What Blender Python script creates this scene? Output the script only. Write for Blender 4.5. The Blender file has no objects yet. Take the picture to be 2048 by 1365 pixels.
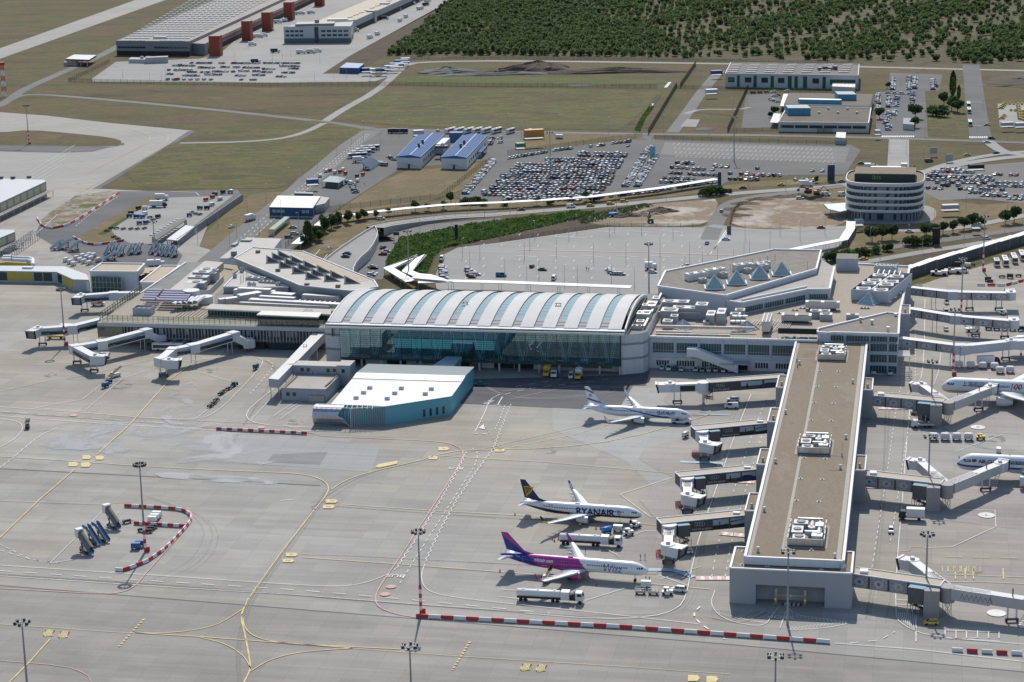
import bpy,math,random
import numpy as np
from math import cos,sin,pi
from mathutils import Vector,Matrix
from mathutils.geometry import tessellate_polygon
random.seed(7);RNG=np.random.default_rng(7)
R=math.radians;sc=bpy.context.scene;COL=sc.collection
# ---------------------------------------------------------------- survey: camera and site axes
def Z_(z): return Vector((0,0,z))
F,PITCH,ROLL,HC=4206.317,R(14.3417),R(-1.26846),218.442
fw=Vector((0,cos(PITCH),-sin(PITCH)));_r0=Vector((1,0,0));_u0=_r0.cross(fw)
rt=cos(ROLL)*_r0+sin(ROLL)*_u0;up=-sin(ROLL)*_r0+cos(ROLL)*_u0
def G(px,py,z=0.0):
 d=fw*F+rt*(px-1024)-up*(py-682.5);t=(z-HC)/d.z
 p=Z_(HC)+d*t;p.z=z;return p
TH=R(-11.1);U=Vector((cos(TH),sin(TH),0));V=Vector((-sin(TH),cos(TH),0))
def W(u,v,z=0.0):return U*u+V*v+Z_(z)
def heading(a,b):d=b-a;return math.atan2(d.y,d.x)
cam=bpy.data.cameras.new('camera');co=bpy.data.objects.new('camera',cam);COL.objects.link(co)
cam.sensor_width=36;cam.lens=F/2048*36;cam.clip_start=1;cam.clip_end=30000
co.matrix_world=Matrix(((rt.x,up.x,-fw.x,0),(rt.y,up.y,-fw.y,0),(rt.z,up.z,-fw.z,HC),(0,0,0,1)))
sc.camera=co
# ---------------------------------------------------------------- light
SUN_EL,SUN_AZ=R(43.5),R(2.5)
wd=bpy.data.worlds.new('World');sc.world=wd;wd.use_nodes=True;nt=wd.node_tree
sky=nt.nodes.new('ShaderNodeTexSky');sky.sky_type='NISHITA';sky.sun_disc=False
sky.sun_elevation=SUN_EL;sky.sun_rotation=SUN_AZ;sky.air_density=1.0;sky.dust_density=0.8
bg=nt.nodes['Background'];bg.inputs[1].default_value=0.135;nt.links.new(sky.outputs[0],bg.inputs[0])
sl=bpy.data.lights.new('sun','SUN');sl.energy=4.0;sl.angle=R(0.53);sl.color=(1.0,0.94,0.85)
so=bpy.data.objects.new('sun',sl);COL.objects.link(so);so.location=(0,0,400)
sd=Vector((sin(SUN_AZ)*cos(SUN_EL),cos(SUN_AZ)*cos(SUN_EL),sin(SUN_EL)))
so.rotation_euler=sd.to_track_quat('Z','Y').to_euler()
sc.view_settings.view_transform='Standard';sc.view_settings.look='None';sc.view_settings.exposure=0
sc.cycles.max_bounces=6;sc.cycles.transparent_max_bounces=12;sc.cycles.sample_clamp_indirect=4
# ---------------------------------------------------------------- materials
MATS={}
def M(name,rgb,rough=0.75,metal=0.0,var=0.12,scale=0.6,alpha=None,spec=0.35,stripe=None,trans=0,streak=0):
 if name in MATS:return MATS[name]
 m=bpy.data.materials.new(name);m.use_nodes=True;n=m.node_tree.nodes;l=m.node_tree.links
 b=n['Principled BSDF'];b.inputs['Roughness'].default_value=rough;b.inputs['Metallic'].default_value=metal
 b.inputs['Specular IOR Level'].default_value=spec
 tc=n.new('ShaderNodeTexCoord');out=None
 rgb=tuple(rgb)+(1,)
 if var>0:
  no=n.new('ShaderNodeTexNoise');no.inputs['Scale'].default_value=scale;no.inputs['Detail'].default_value=5;no.inputs['Roughness'].default_value=.6
  mp=n.new('ShaderNodeMapping');l.new(tc.outputs['Object'],mp.inputs[0]);l.new(mp.outputs[0],no.inputs['Vector'])
  if streak:mp.inputs['Scale'].default_value=(1,1,.15)
  mr=n.new('ShaderNodeMapRange');mr.inputs[1].default_value=.25;mr.inputs[2].default_value=.75
  mr.inputs[3].default_value=1-var;mr.inputs[4].default_value=1+var;l.new(no.outputs[0],mr.inputs[0])
  mx=n.new('ShaderNodeVectorMath');mx.operation='SCALE';mx.inputs[0].default_value=rgb[:3];l.new(mr.outputs[0],mx.inputs['Scale']);out=mx.outputs[0]
 if stripe:# (axis vector, period, duty, factor) thin dark lines: seams, ribs, joints
  for (ax,per,duty,fac) in stripe:
   dp=n.new('ShaderNodeVectorMath');dp.operation='DOT_PRODUCT';dp.inputs[1].default_value=tuple(ax);l.new(tc.outputs['Object'],dp.inputs[0])
   mu=n.new('ShaderNodeMath');mu.operation='MULTIPLY';mu.inputs[1].default_value=1/per;l.new(dp.outputs['Value'],mu.inputs[0])
   fr=n.new('ShaderNodeMath');fr.operation='FRACT';l.new(mu.outputs[0],fr.inputs[0])
   gt=n.new('ShaderNodeMath');gt.operation='LESS_THAN';gt.inputs[1].default_value=duty;l.new(fr.outputs[0],gt.inputs[0])
   mr2=n.new('ShaderNodeMapRange');mr2.inputs[3].default_value=1;mr2.inputs[4].default_value=fac;l.new(gt.outputs[0],mr2.inputs[0])
   s2=n.new('ShaderNodeVectorMath');s2.operation='SCALE'
   if out:l.new(out,s2.inputs[0])
   else:s2.inputs[0].default_value=rgb[:3]
   l.new(mr2.outputs[0],s2.inputs['Scale']);out=s2.outputs[0]
 if out:l.new(out,b.inputs['Base Color'])
 else:b.inputs['Base Color'].default_value=rgb
 if alpha is not None:b.inputs['Alpha'].default_value=alpha
 MATS[name]=m;return m
def glass(name,rgb,rough=0.04,tint=0.7):
 m=bpy.data.materials.new(name);m.use_nodes=True;b=m.node_tree.nodes['Principled BSDF']
 b.inputs['Base Color'].default_value=tuple(rgb)+(1,);b.inputs['Roughness'].default_value=rough
 b.inputs['Specular IOR Level'].default_value=tint;b.inputs['IOR'].default_value=1.5
 MATS[name]=m;return m
def nodes(m):
 m.use_nodes=True;return m.node_tree.nodes,m.node_tree.links,m.node_tree.nodes['Principled BSDF']
def terrain_mat(name,cols,scales=(0.004,0.03,0.5),stretch=(1,1),rough=.95,rot=0,detail=.18,mow=0):
 """ground cover: colours blended by large and small noise"""
 m=bpy.data.materials.new(name);n,l,b=nodes(m);b.inputs['Roughness'].default_value=rough;b.inputs['Specular IOR Level'].default_value=.1
 g=n.new('ShaderNodeNewGeometry');mp=n.new('ShaderNodeMapping');mp.inputs['Scale'].default_value=(stretch[0],stretch[1],1);mp.inputs['Rotation'].default_value=(0,0,rot)
 l.new(g.outputs['Position'],mp.inputs[0])
 a=n.new('ShaderNodeTexNoise');a.inputs['Scale'].default_value=scales[0];a.inputs['Detail'].default_value=8;a.inputs['Roughness'].default_value=.68;l.new(mp.outputs[0],a.inputs['Vector'])
 cr=n.new('ShaderNodeValToRGB');l.new(a.outputs[0],cr.inputs[0]);e=cr.color_ramp.elements
 k=len(cols);pos=np.linspace(.36,.64,k)
 e[0].position=pos[0];e[0].color=cols[0]+(1,);e[1].position=pos[-1];e[1].color=cols[-1]+(1,)
 for i in range(1,k-1):x=e.new(pos[i]);x.color=cols[i]+(1,)
 c=n.new('ShaderNodeTexNoise');c.inputs['Scale'].default_value=scales[2];c.inputs['Detail'].default_value=6;c.inputs['Roughness'].default_value=.75;l.new(g.outputs['Position'],c.inputs['Vector'])
 mr=n.new('ShaderNodeMapRange');mr.inputs[1].default_value=.3;mr.inputs[2].default_value=.7;mr.inputs[3].default_value=1-detail;mr.inputs[4].default_value=1+detail;l.new(c.outputs[0],mr.inputs[0])
 s=n.new('ShaderNodeVectorMath');s.operation='SCALE';l.new(cr.outputs[0],s.inputs[0]);l.new(mr.outputs[0],s.inputs['Scale'])
 o=s.outputs[0]
 if mow:
  wv=n.new('ShaderNodeTexWave');wv.inputs['Scale'].default_value=.05;wv.inputs['Distortion'].default_value=1.5;wv.inputs['Detail'].default_value=2;q=n.new('ShaderNodeMapping');q.inputs['Rotation'].default_value=(0,0,mow);l.new(g.outputs['Position'],q.inputs[0]);l.new(q.outputs[0],wv.inputs[0])
  w2=n.new('ShaderNodeMapRange');w2.inputs[3].default_value=.96;w2.inputs[4].default_value=1.04;l.new(wv.outputs['Fac'],w2.inputs[0]);s2=n.new('ShaderNodeVectorMath');s2.operation='SCALE';l.new(o,s2.inputs[0]);l.new(w2.outputs[0],s2.inputs['Scale']);o=s2.outputs[0]
 l.new(o,b.inputs['Base Color']);MATS[name]=m;return m
def slab_mat(name,c1,c2,cj,size=(7.5,7.5),rot=TH,joint=.035,stain=.22,rough=.85,offs=(0,0),warm=None):
 """cast concrete: slabs of slightly different tone, joints, long wheel streaks, stains"""
 m=bpy.data.materials.new(name);n,l,b=nodes(m);b.inputs['Roughness'].default_value=rough;b.inputs['Specular IOR Level'].default_value=.25
 g=n.new('ShaderNodeNewGeometry');vr=n.new('ShaderNodeVectorRotate');vr.rotation_type='Z_AXIS';vr.inputs['Angle'].default_value=-rot;l.new(g.outputs['Position'],vr.inputs['Vector'])
 ad=n.new('ShaderNodeVectorMath');ad.inputs[1].default_value=(offs[0],offs[1],0);l.new(vr.outputs[0],ad.inputs[0]);P=ad.outputs[0]
 br=n.new('ShaderNodeTexBrick');br.offset=0;br.inputs['Color1'].default_value=c1+(1,);br.inputs['Color2'].default_value=c2+(1,);br.inputs['Mortar'].default_value=cj+(1,)
 br.inputs['Scale'].default_value=1;br.inputs['Mortar Size'].default_value=joint;br.inputs['Mortar Smooth'].default_value=.3;br.inputs['Bias'].default_value=0;br.inputs['Brick Width'].default_value=size[0];br.inputs['Row Height'].default_value=size[1]
 l.new(P,br.inputs['Vector'])
 def noise(sc_,det,st,lo,hi,a=.3,bb=.7):
  mp=n.new('ShaderNodeMapping');mp.inputs['Scale'].default_value=st;l.new(P,mp.inputs[0])
  t=n.new('ShaderNodeTexNoise');t.inputs['Scale'].default_value=sc_;t.inputs['Detail'].default_value=det;t.inputs['Roughness'].default_value=.65;l.new(mp.outputs[0],t.inputs['Vector'])
  r=n.new('ShaderNodeMapRange');r.inputs[1].default_value=a;r.inputs[2].default_value=bb;r.inputs[3].default_value=lo;r.inputs[4].default_value=hi;l.new(t.outputs[0],r.inputs[0]);return r.outputs[0]
 f1=noise(.012,5,(1,1.6,1),1-stain,1+stain*.8);f2=noise(.16,7,(.07,1.6,1),1-stain*.8,1+stain*.5);f3=noise(1.2,4,(1,1,1),.95,1.05)
 f4=noise(.035,9,(1,1,1),.82,1.0,.25,.42)
 o=br.outputs['Color']
 for f in (f1,f2,f3,f4):
  s=n.new('ShaderNodeVectorMath');s.operation='SCALE';l.new(o,s.inputs[0]);l.new(f,s.inputs['Scale']);o=s.outputs[0]
 if warm:
  t=noise(.008,3,(1,1,1),0,1,.42,.6);mx=n.new('ShaderNodeMix');mx.data_type='RGBA';mx.blend_type='MULTIPLY';l.new(t,mx.inputs[0]);l.new(o,mx.inputs[6]);mx.inputs[7].default_value=warm+(1,);o=mx.outputs[2]
 l.new(o,b.inputs['Base Color']);MATS[name]=m;return m
# ---------------------------------------------------------------- mesh builder
class MB:
 def __init__(s):s.v=[];s.f=[];s.m=[];s.sm=[]
 def add(s,vs,fs,m=0,smooth=False):
  o=len(s.v);s.v+= [tuple(v) for v in vs]
  for f in fs:s.f.append([i+o for i in f]);s.m.append(m);s.sm.append(smooth)
  return s
 def poly(s,pts,m=0):return s.add(pts,[list(range(len(pts)))],m)
 def box(s,c,d,rz=0,m=0,taper=1.0):
  """box standing on c (centre of its base)"""
  c=Vector(c);x=Vector((cos(rz),sin(rz),0))*d[0]/2;y=Vector((-sin(rz),cos(rz),0))*d[1]/2;z=Z_(d[2])
  b=[c-x-y,c+x-y,c+x+y,c-x+y];t=[c+(p-c)*taper+z for p in b]
  return s.add(b+t,[(3,2,1,0),(4,5,6,7),(0,1,5,4),(1,2,6,5),(2,3,7,6),(3,0,4,7)],m)
 def prism(s,pts,z0,z1,m=0,mt=None,bottom=False):
  """pts: plan outline; z0,z1 numbers or lists"""
  n=len(pts);a=sum(pts[i][0]*pts[(i+1)%n][1]-pts[(i+1)%n][0]*pts[i][1] for i in range(n))
  zb=z0 if hasattr(z0,'__len__') else [z0]*n;zt=z1 if hasattr(z1,'__len__') else [z1]*n
  L=[(p[0],p[1],zb[i],zt[i]) for i,p in enumerate(pts)]
  if a<0:L.reverse()
  vs=[(p[0],p[1],p[2]) for p in L]+[(p[0],p[1],p[3]) for p in L]
  s.add(vs,[(i,(i+1)%n,(i+1)%n+n,i+n) for i in range(n)],m)
  s.add(vs[n:],[list(range(n))],m if mt is None else mt)
  if bottom:s.add(vs[:n],[list(range(n))[::-1]],m)
  return s
 def bar(s,p,q,w,h=None,m=0,up_=(0,0,1)):
  h=h or w;p=Vector(p);q=Vector(q);d=(q-p)
  if d.length<1e-6:return s
  d.normalize();u=Vector(up_)
  if abs(d.dot(u))>.98:u=Vector((1,0,0)) if abs(d.x)<.9 else Vector((0,1,0))
  x=d.cross(u).normalized()*w/2;y=x.cross(d).normalized()*h/2
  a=[p-x-y,p+x-y,p+x+y,p-x+y];b=[t+(q-p) for t in a]
  return s.add(a+b,[(0,1,2,3),(7,6,5,4),(0,4,5,1),(1,5,6,2),(2,6,7,3),(3,7,4,0)],m)
 def tube(s,p,q,r0,r1=None,n=8,m=0,cap=True):
  r1=r0 if r1 is None else r1;p=Vector(p);q=Vector(q);d=(q-p).normalized();u=Z_(1) if abs(d.z)<.9 else Vector((1,0,0))
  x=d.cross(u).normalized();y=d.cross(x)
  vs=[];
  for c,r in((p,r0),(q,r1)):vs+=[c+(x*cos(2*pi*i/n)+y*sin(2*pi*i/n))*r for i in range(n)]
  s.add(vs,[(i,i+n,(i+1)%n+n,(i+1)%n) for i in range(n)],m,True)
  if cap:s.add(vs,[list(range(n)),list(range(2*n-1,n-1,-1))],m)
  return s
 def rings(s,rings,m=0,cap=True,smooth=True,close=True):
  n=len(rings[0]);vs=[p for r in rings for p in r];fs=[]
  for k in range(len(rings)-1):
   for i in range(n if close else n-1):fs.append((k*n+i,k*n+(i+1)%n,(k+1)*n+(i+1)%n,(k+1)*n+i))
  s.add(vs,fs,m,smooth)
  if cap:s.add(vs,[list(range(n))[::-1],list(range(len(vs)-n,len(vs)))],m)
  return s
 def ball(s,c,r,m=0,n=8,k=5,sz=1):
  c=Vector(c);rg=[]
  for j in range(k+1):
   a=pi*j/k;rg.append([c+Vector((cos(2*pi*i/n)*sin(a)*r,sin(2*pi*i/n)*sin(a)*r,-cos(a)*r*sz)) for i in range(n)])
  return s.rings(rg,m,cap=False)
 def wheel(s,c,r,w,axis,m=0,n=12):
  c=Vector(c);a=Vector(axis).normalized()*w/2;return s.tube(c-a,c+a,r,r,n,m)
 def join(s,o,mat=None):
  return s.add([mat@Vector(v) for v in o.v] if mat else o.v,[],0) if not o.f else s._join(o,mat)
 def _join(s,o,mat):
  k=len(s.v);s.v+=[tuple(mat@Vector(v)) for v in o.v] if mat else o.v
  s.f+=[[i+k for i in f] for f in o.f];s.m+=o.m;s.sm+=o.sm;return s
 def mesh(s,name,mats,off=(0,0,0)):
  me=bpy.data.meshes.new(name);off=Vector(off)
  me.from_pydata([tuple(Vector(v)-off) for v in s.v],[],s.f)
  for x in (mats if isinstance(mats,(list,tuple)) else [mats]):me.materials.append(x)
  me.polygons.foreach_set('material_index',s.m);me.polygons.foreach_set('use_smooth',s.sm);me.update();return me
 def obj(s,name,mats,parent=None,label=None,loc=None,world=True):
  """world=True: vertices are world coordinates; a part is moved into its thing's frame"""
  off=Z_(0)
  if world:
   if parent is not None:off=abs_loc(parent)
   else:
    a=np.array(s.v);off=Vector(((a[:,0].min()+a[:,0].max())/2,(a[:,1].min()+a[:,1].max())/2,a[:,2].min()))
  o=bpy.data.objects.new(name,s.mesh(name,mats,off));COL.objects.link(o)
  if parent is not None:o.parent=parent
  elif world:o.location=off
  if loc is not None:o.location=loc
  if label:o['label']=label
  return o
def abs_loc(o):
 l=Z_(0)
 while o is not None:l+=o.location;o=o.parent
 return l
def tag(o,label,cat,group=None):
 o['label']=label;o['category']=cat
 if group:o['group']=group
 return o
def thing(name,label,cat,loc=(0,0,0),rz=0,group=None):
 o=bpy.data.objects.new(name,None);COL.objects.link(o);o.location=loc;o.rotation_euler=(0,0,rz);o.empty_display_size=.5
 return tag(o,label,cat,group)
def struct(name,mb,mats):
 o=mb.obj(name,mats);o['kind']='structure';return o
def dup(o,loc=None,rz=None,label=None,group=None,parent=None,scale=None):
 c=o.copy();COL.objects.link(c)
 if parent is not None:c.parent=parent
 if loc is not None:c.location=loc
 if rz is not None:c.rotation_euler=(0,0,rz)
 if scale is not None:c.scale=(scale,)*3
 if label:c['label']=label
 if group:c['group']=group
 for ch in list(o.children):dup(ch,parent=c)
 return c
ORD=['','first','second','third','fourth','fifth','sixth','seventh','eighth','ninth','tenth','eleventh','twelfth','thirteenth','fourteenth','fifteenth','sixteenth','seventeenth','eighteenth','nineteenth','twentieth']
def nth(i):
 if i<=20:return ORD[i]
 t={2:'twenty',3:'thirty',4:'forty',5:'fifty'}[i//10]
 return t+'-'+ORD[i%10] if i%10 else {2:'twentieth',3:'thirtieth',4:'fortieth',5:'fiftieth'}[i//10]
def text_mesh(txt,size,bold=0.0,extr=0.0,align='CENTER',shear=0,spacing=1.0):
 """letter outlines as flat mesh data: (verts 2D, faces)"""
 c=bpy.data.curves.new('lettering','FONT');c.body=txt;c.size=size;c.align_x=align;c.align_y='CENTER';c.offset=bold;c.shear=shear;c.space_character=spacing;c.resolution_u=3
 o=bpy.data.objects.new('lettering',c);COL.objects.link(o);dg=bpy.context.evaluated_depsgraph_get();me=bpy.data.meshes.new_from_object(o.evaluated_get(dg))
 vs=[(v.co.x,v.co.y) for v in me.vertices];fs=[list(p.vertices) for p in me.polygons]
 bpy.data.objects.remove(o);bpy.data.meshes.remove(me);bpy.data.curves.remove(c);return vs,fs
def ribbon(mb,pts,w,z=.1,m=0,dash=None,zig=None):
 """painted line along world points"""
 P=[Vector((p[0],p[1],0)) for p in pts]
 segs=[];
 if dash or zig:
  L=[0]
  for a,b in zip(P,P[1:]):L.append(L[-1]+(b-a).length)
  def at(t):
   for i in range(len(P)-1):
    if t<=L[i+1] or i==len(P)-2:
     k=(t-L[i])/max(L[i+1]-L[i],1e-6);return P[i].lerp(P[i+1],k),(P[i+1]-P[i]).normalized()
  t=0
  if dash:
   while t<L[-1]:
    a,_=at(t);b,_=at(min(t+dash[0],L[-1]));segs.append([a,b]);t+=dash[0]+dash[1]
  else:
   q=[]
   while t<L[-1]:
    a,d=at(t);q.append(a+Vector((-d.y,d.x,0))*.3*sin(t*1.5));t+=zig
   segs.append(q)
 else:segs=[P]
 for S in segs:
  l=[];r=[]
  for i,p in enumerate(S):
   d=(S[min(i+1,len(S)-1)]-S[max(i-1,0)]);d.normalize();n_=Vector((-d.y,d.x,0))*w/2
   l.append(p+n_);r.append(p-n_)
  k=len(S);vs=[(q.x,q.y,z) for q in l+r]
  mb.add(vs,[(i,i+k,i+k+1,i+1) for i in range(k-1)],m)
def smooth(pts,it=2,closed=False):
 for _ in range(it):
  q=[] if closed else [pts[0]]
  n=len(pts)
  for i in range(n if closed else n-1):
   a=Vector(pts[i]);b=Vector(pts[(i+1)%n]);q+=[a.lerp(b,.25),a.lerp(b,.75)]
  if not closed:q.append(pts[-1])
  pts=[Vector(p) for p in q]
 return pts
def gp(pts,z=0):return [G(x,y,z) for x,y in pts]
LAY=[]
def lay(z,P,w=0):
 b=(min(p.x for p in P)-w,max(p.x for p in P)+w,min(p.y for p in P)-w,max(p.y for p in P)+w)
 for z0,q in sorted(LAY,key=lambda t:t[0]):
  if abs(z0-z)<.0045 and not (b[1]<q[0] or b[0]>q[1] or b[3]<q[2] or b[2]>q[3]):z=z0+.005
 LAY.append((z,b));return z
def sheet(name,px,z,mat,sm=0):
 P=[Vector((p.x,p.y,0)) for p in gp(px)];z=lay(z,P)
 if sm:P=smooth(P,sm,True)
 a=sum(P[i].x*P[(i+1)%len(P)].y-P[(i+1)%len(P)].x*P[i].y for i in range(len(P)))
 if a<0:P.reverse()
 mb=MB();vs=[(p.x,p.y,z) for p in P];fs=[]
 for t in tessellate_polygon([P]):
  t=list(t);x=(P[t[1]]-P[t[0]]).cross(P[t[2]]-P[t[0]]).z
  if abs(x)>1e-9:fs.append(t if x>0 else t[::-1])
 mb.add(vs,fs)
 return struct(name,mb,mat)
def road(name,px,w,z,mat,sm=2):
 P=gp(px)
 if sm:P=smooth(P,sm)
 z=lay(z,P,w);mb=MB();ribbon(mb,P,w,z);return struct(name,mb,mat)
# ================================================================ GROUND
grass=terrain_mat('dry_grass',[(.080,.064,.042),(.115,.092,.055),(.098,.094,.046),(.130,.112,.056),(.118,.084,.055),(.150,.124,.068)],(.011,.03,.25),(1,2.2),rot=TH)
green=terrain_mat('green_grass',[(.098,.076,.048),(.120,.100,.055),(.085,.096,.042),(.140,.130,.055),(.105,.085,.05),(.078,.090,.04)],(.016,.03,.3),(1,2.4),rot=TH,detail=.22)
brown=terrain_mat('parched_grass',[(.215,.165,.098),(.185,.148,.085),(.155,.128,.07),(.235,.185,.115)],(.02,.03,.35),mow=R(30))
orchg=terrain_mat('orchard_soil',[(.145,.118,.080),(.12,.105,.062),(.085,.085,.045),(.16,.132,.09)],(.012,.03,.12))
soil=terrain_mat('embankment_soil',[(.085,.066,.048),(.105,.082,.06),(.07,.058,.042)],(.05,.03,.4))
sand=terrain_mat('excavated_sand',[(.20,.155,.11),(.27,.215,.16),(.24,.19,.135),(.40,.35,.29),(.47,.42,.36)],(.028,.03,.3))
apron=slab_mat('apron_concrete',(.352,.342,.312),(.304,.297,.276),(.25,.245,.232),(7.5,7.5),joint=.05,stain=.19,warm=(1.02,.965,.87))
taxi=slab_mat('taxiway_concrete',(.325,.315,.288),(.308,.30,.278),(.22,.22,.21),(7.5,7.5),R(30),joint=.06,stain=.10)
park=slab_mat('car_park_concrete',(.30,.294,.278),(.285,.28,.268),(.22,.22,.215),(12,12),joint=.04,stain=.10)
asph=slab_mat('asphalt',(.122,.122,.120),(.112,.113,.112),(.09,.09,.09),(40,9),joint=.02,stain=.2)
asphd=slab_mat('dark_asphalt',(.105,.107,.11),(.12,.12,.122),(.09,.09,.09),(22,14),joint=.02,stain=.25)
road_=slab_mat('road_asphalt',(.162,.160,.153),(.15,.149,.144),(.13,.13,.13),(50,50),joint=.02,stain=.15)
lconc=slab_mat('light_concrete',(.305,.298,.28),(.288,.283,.268),(.22,.22,.21),(9,9),joint=.03,stain=.14)
redap=slab_mat('stand_concrete',(.335,.305,.28),(.315,.293,.27),(.25,.235,.22),(7.5,7.5),joint=.05,stain=.2)
bm=MB();bm.poly([(-9000,-1500,0),(9000,-1500,0),(9000,16000,0),(-9000,16000,0)]);t_=struct('ground',bm,grass)
Z1,Z2,Z3,Z4,ZM=.03,.07,.12,.18,.25
sheet('apron',[(-900,1900),(3100,1900),(3100,250),(2300,440),(2048,508),(1870,560),(1815,580),(1700,600),(1300,640),(650,640),(560,500),(470,520),(400,490),(440,390),(196,378),(385,262),(215,246),(95,232),(0,225),(-300,213),(-900,190)],Z1,apron)
sheet('taxiway',[(-300,213),(0,225),(95,232),(215,246),(385,262),(196,378),(110,376),(-20,470),(-300,480)],Z2,taxi)
sheet('taxiway_shoulder',[(385,262),(376,263),(340,288),(186,378),(200,378),(392,263)],Z3,asphd)
sheet('grass_island',[(-200,268),(0,266),(60,260),(150,268),(225,276),(247,284),(232,295),(0,291),(-200,290)],Z3,grass,1)
sheet('asphalt_band',[(-60,291),(228,294),(247,286),(250,290),(215,296),(185,304),(120,306),(-60,302)],Z4,asphd)
sheet('runway',[(-400,255),(0,97),(272,0),(420,-54),(500,-54),(332,0),(0,118),(-400,270)],Z1,taxi)
sheet('taxiway_apron_asphalt',[(78,452),(150,392),(240,383),(320,383),(475,380),(485,392),(345,490),(365,512),(345,545),(215,545),(120,500),(70,470)],Z2,asphd)
sheet('service_yard',[(345,396),(466,392),(340,490),(262,488),(215,466),(300,400)],Z3,lconc)
sheet('grass_island',[(78,440),(150,393),(215,382),(240,386),(236,396),(140,452),(110,458),(85,452)],Z3,terrain_mat('weedy_rubble',[(.13,.12,.05),(.30,.28,.24),(.17,.13,.07),(.34,.31,.27),(.12,.12,.045)],(.035,.03,.4)),1)
sheet('grass_strip',[(150,478),(200,450),(300,392),(335,384),(330,396),(270,425),(228,448),(222,465),(248,482),(200,488),(170,488)],Z3,brown,1)
sheet('green_strip',[(262,434),(240,440),(206,462),(192,470),(212,470),(230,455)],Z4,terrain_mat('lush_grass',[(.07,.10,.028),(.06,.088,.025),(.085,.11,.035)],(.06,.03,.4)),1)
sheet('landside_asphalt',[(600,250),(745,258),(1000,263),(1310,268),(1300,282),(1060,290),(1050,312),(985,320),(800,338),(640,440),(560,520),(480,520),(420,500),(555,392),(580,378),(600,350)],Z1,asph)
sheet('mown_field',[(196,379),(385,263),(600,236),(745,262),(735,272),(600,352),(572,374),(545,378)],Z3,green,1)
road('service_road',[(-60,228),(0,214),(20,197),(60,188),(150,194),(400,217),(520,230),(650,244),(745,258)],8,Z2,road_)
road('perimeter_road',[(20,200),(45,180),(130,143),(190,118),(260,80),(445,0),(560,-45)],9,Z2,road_)
sheet('grass_verge',[(45,188),(75,178),(200,176),(700,178),(735,182),(700,200),(655,232),(520,226),(400,212),(150,191)],Z3-.01,grass,1)
sheet('meadow',[(770,180),(1330,178),(1310,200),(1250,255),(1235,261),(1000,258),(790,252),(680,240),(715,215)],Z3,green,1)
sheet('meadow',[(800,155),(860,152),(1340,158),(1330,172),(790,174)],Z3,terrain_mat('fresh_grass',[(.10,.115,.045),(.12,.125,.05),(.085,.105,.04),(.135,.122,.058)],(.02,.03,.3),(1,2)),1)
road('concrete_track',[(650,243),(690,217),(750,185),(790,150),(812,128)],7,Z2,lconc,1)
road('concrete_track',[(648,247),(610,266),(560,279),(480,285),(360,287)],5.5,Z4,lconc,2)
sheet('cargo_yard',[(184,158),(232,124),(400,118),(440,108),(560,0),(640,-50),(960,-50),(905,0),(700,112),(645,148),(740,148),(760,156),(735,164),(560,166),(186,164)],Z2,lconc)
sheet('embankment',[(655,144),(700,112),(925,-8),(880,-8),(905,0),(950,-5),(820,70),(745,128),(700,140)],Z3,soil)
road('gravel_track',[(735,122),(800,84),(960,-8)],9,Z2,orchg,1)
road('back_road',[(740,163),(780,150),(812,128),(870,124),(1020,122),(1450,128),(1750,135),(2048,142),(2400,150)],9,Z3,lconc,1)
sheet('orchard_ground',[(755,118),(905,0),(1060,-110),(2500,-110),(2500,150),(2048,136),(1450,121),(1020,117)],Z1,orchg)
road('perimeter_road',[(745,259),(1000,264),(1300,269),(1500,271),(1640,274),(1780,277),(1960,283),(2100,288)],8,Z3,road_,1)
sheet('mown_field',[(1050,266),(1260,270),(1300,280),(1215,286),(1085,298),(1060,305),(1040,300)],Z2,brown)
sheet('mown_field',[(660,432),(800,340),(880,338),(985,320),(985,332),(903,398),(700,425),(640,442)],Z3,brown,1)
sheet('verge',[(548,385),(600,384),(560,412),(470,500),(440,505),(385,490),(490,392),(530,386)],Z3,brown,1)
sheet('verge',[(520,455),(560,446),(598,450),(560,480),(470,502),(455,500)],Z3,brown,1)
road('service_road',[(745,262),(700,292),(640,345),(580,395),(505,455),(440,510),(400,545)],15,Z4,road_,1)
sheet('long_stay_car_park',[(985,322),(1050,302),(1085,298),(1215,284),(1310,279),(1700,290),(1722,300),(1690,350),(1480,352),(1440,372),(1230,392),(1000,402),(920,398),(922,385)],Z2,asph)
sheet('car_park_bays',[(1330,285),(1700,296),(1690,325),(1480,318),(1320,310)],Z3,slab_mat('worn_asphalt',(.185,.18,.17),(.172,.168,.16),(.18,.18,.18),(50,50),stain=.12))
sheet('verge',[(690,438),(900,400),(1230,394),(1440,374),(1500,365),(1690,352),(1700,362),(1500,376),(1270,402),(1000,424),(870,428),(780,440),(745,460),(690,500),(610,515)],Z2,brown)
road('approach_road',[(2300,300),(2048,312),(1960,322),(1890,335),(1835,348),(1690,372),(1500,385),(1400,394),(1270,407),(1150,417),(1000,429),(900,433),(830,441),(785,452)],9,Z3,lconc,2)
sheet('slope',[(785,470),(820,452),(900,441),(1000,437),(1160,424),(1290,410),(1420,398),(1430,402),(1235,452),(1000,486),(880,503),(850,560),(790,560),(770,520)],Z1+.01,soil)
sheet('arrivals_road',[(680,560),(735,500),(775,468),(850,450),(1000,437),(1020,444),(900,462),(830,482),(790,510),(765,560)],Z3,road_)
sheet('front_car_park',[(868,560),(884,512),(915,496),(1000,486),(1215,455),(1400,455),(1420,450),(1520,462),(1700,452),(1690,482),(1640,525),(1560,560),(1300,620),(880,600)],Z3,park)
sheet('building_site',[(1150,440),(1230,420),(1290,410),(1400,401),(1440,398),(1425,440),(1392,453),(1215,454)],Z2,sand,1)
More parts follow.
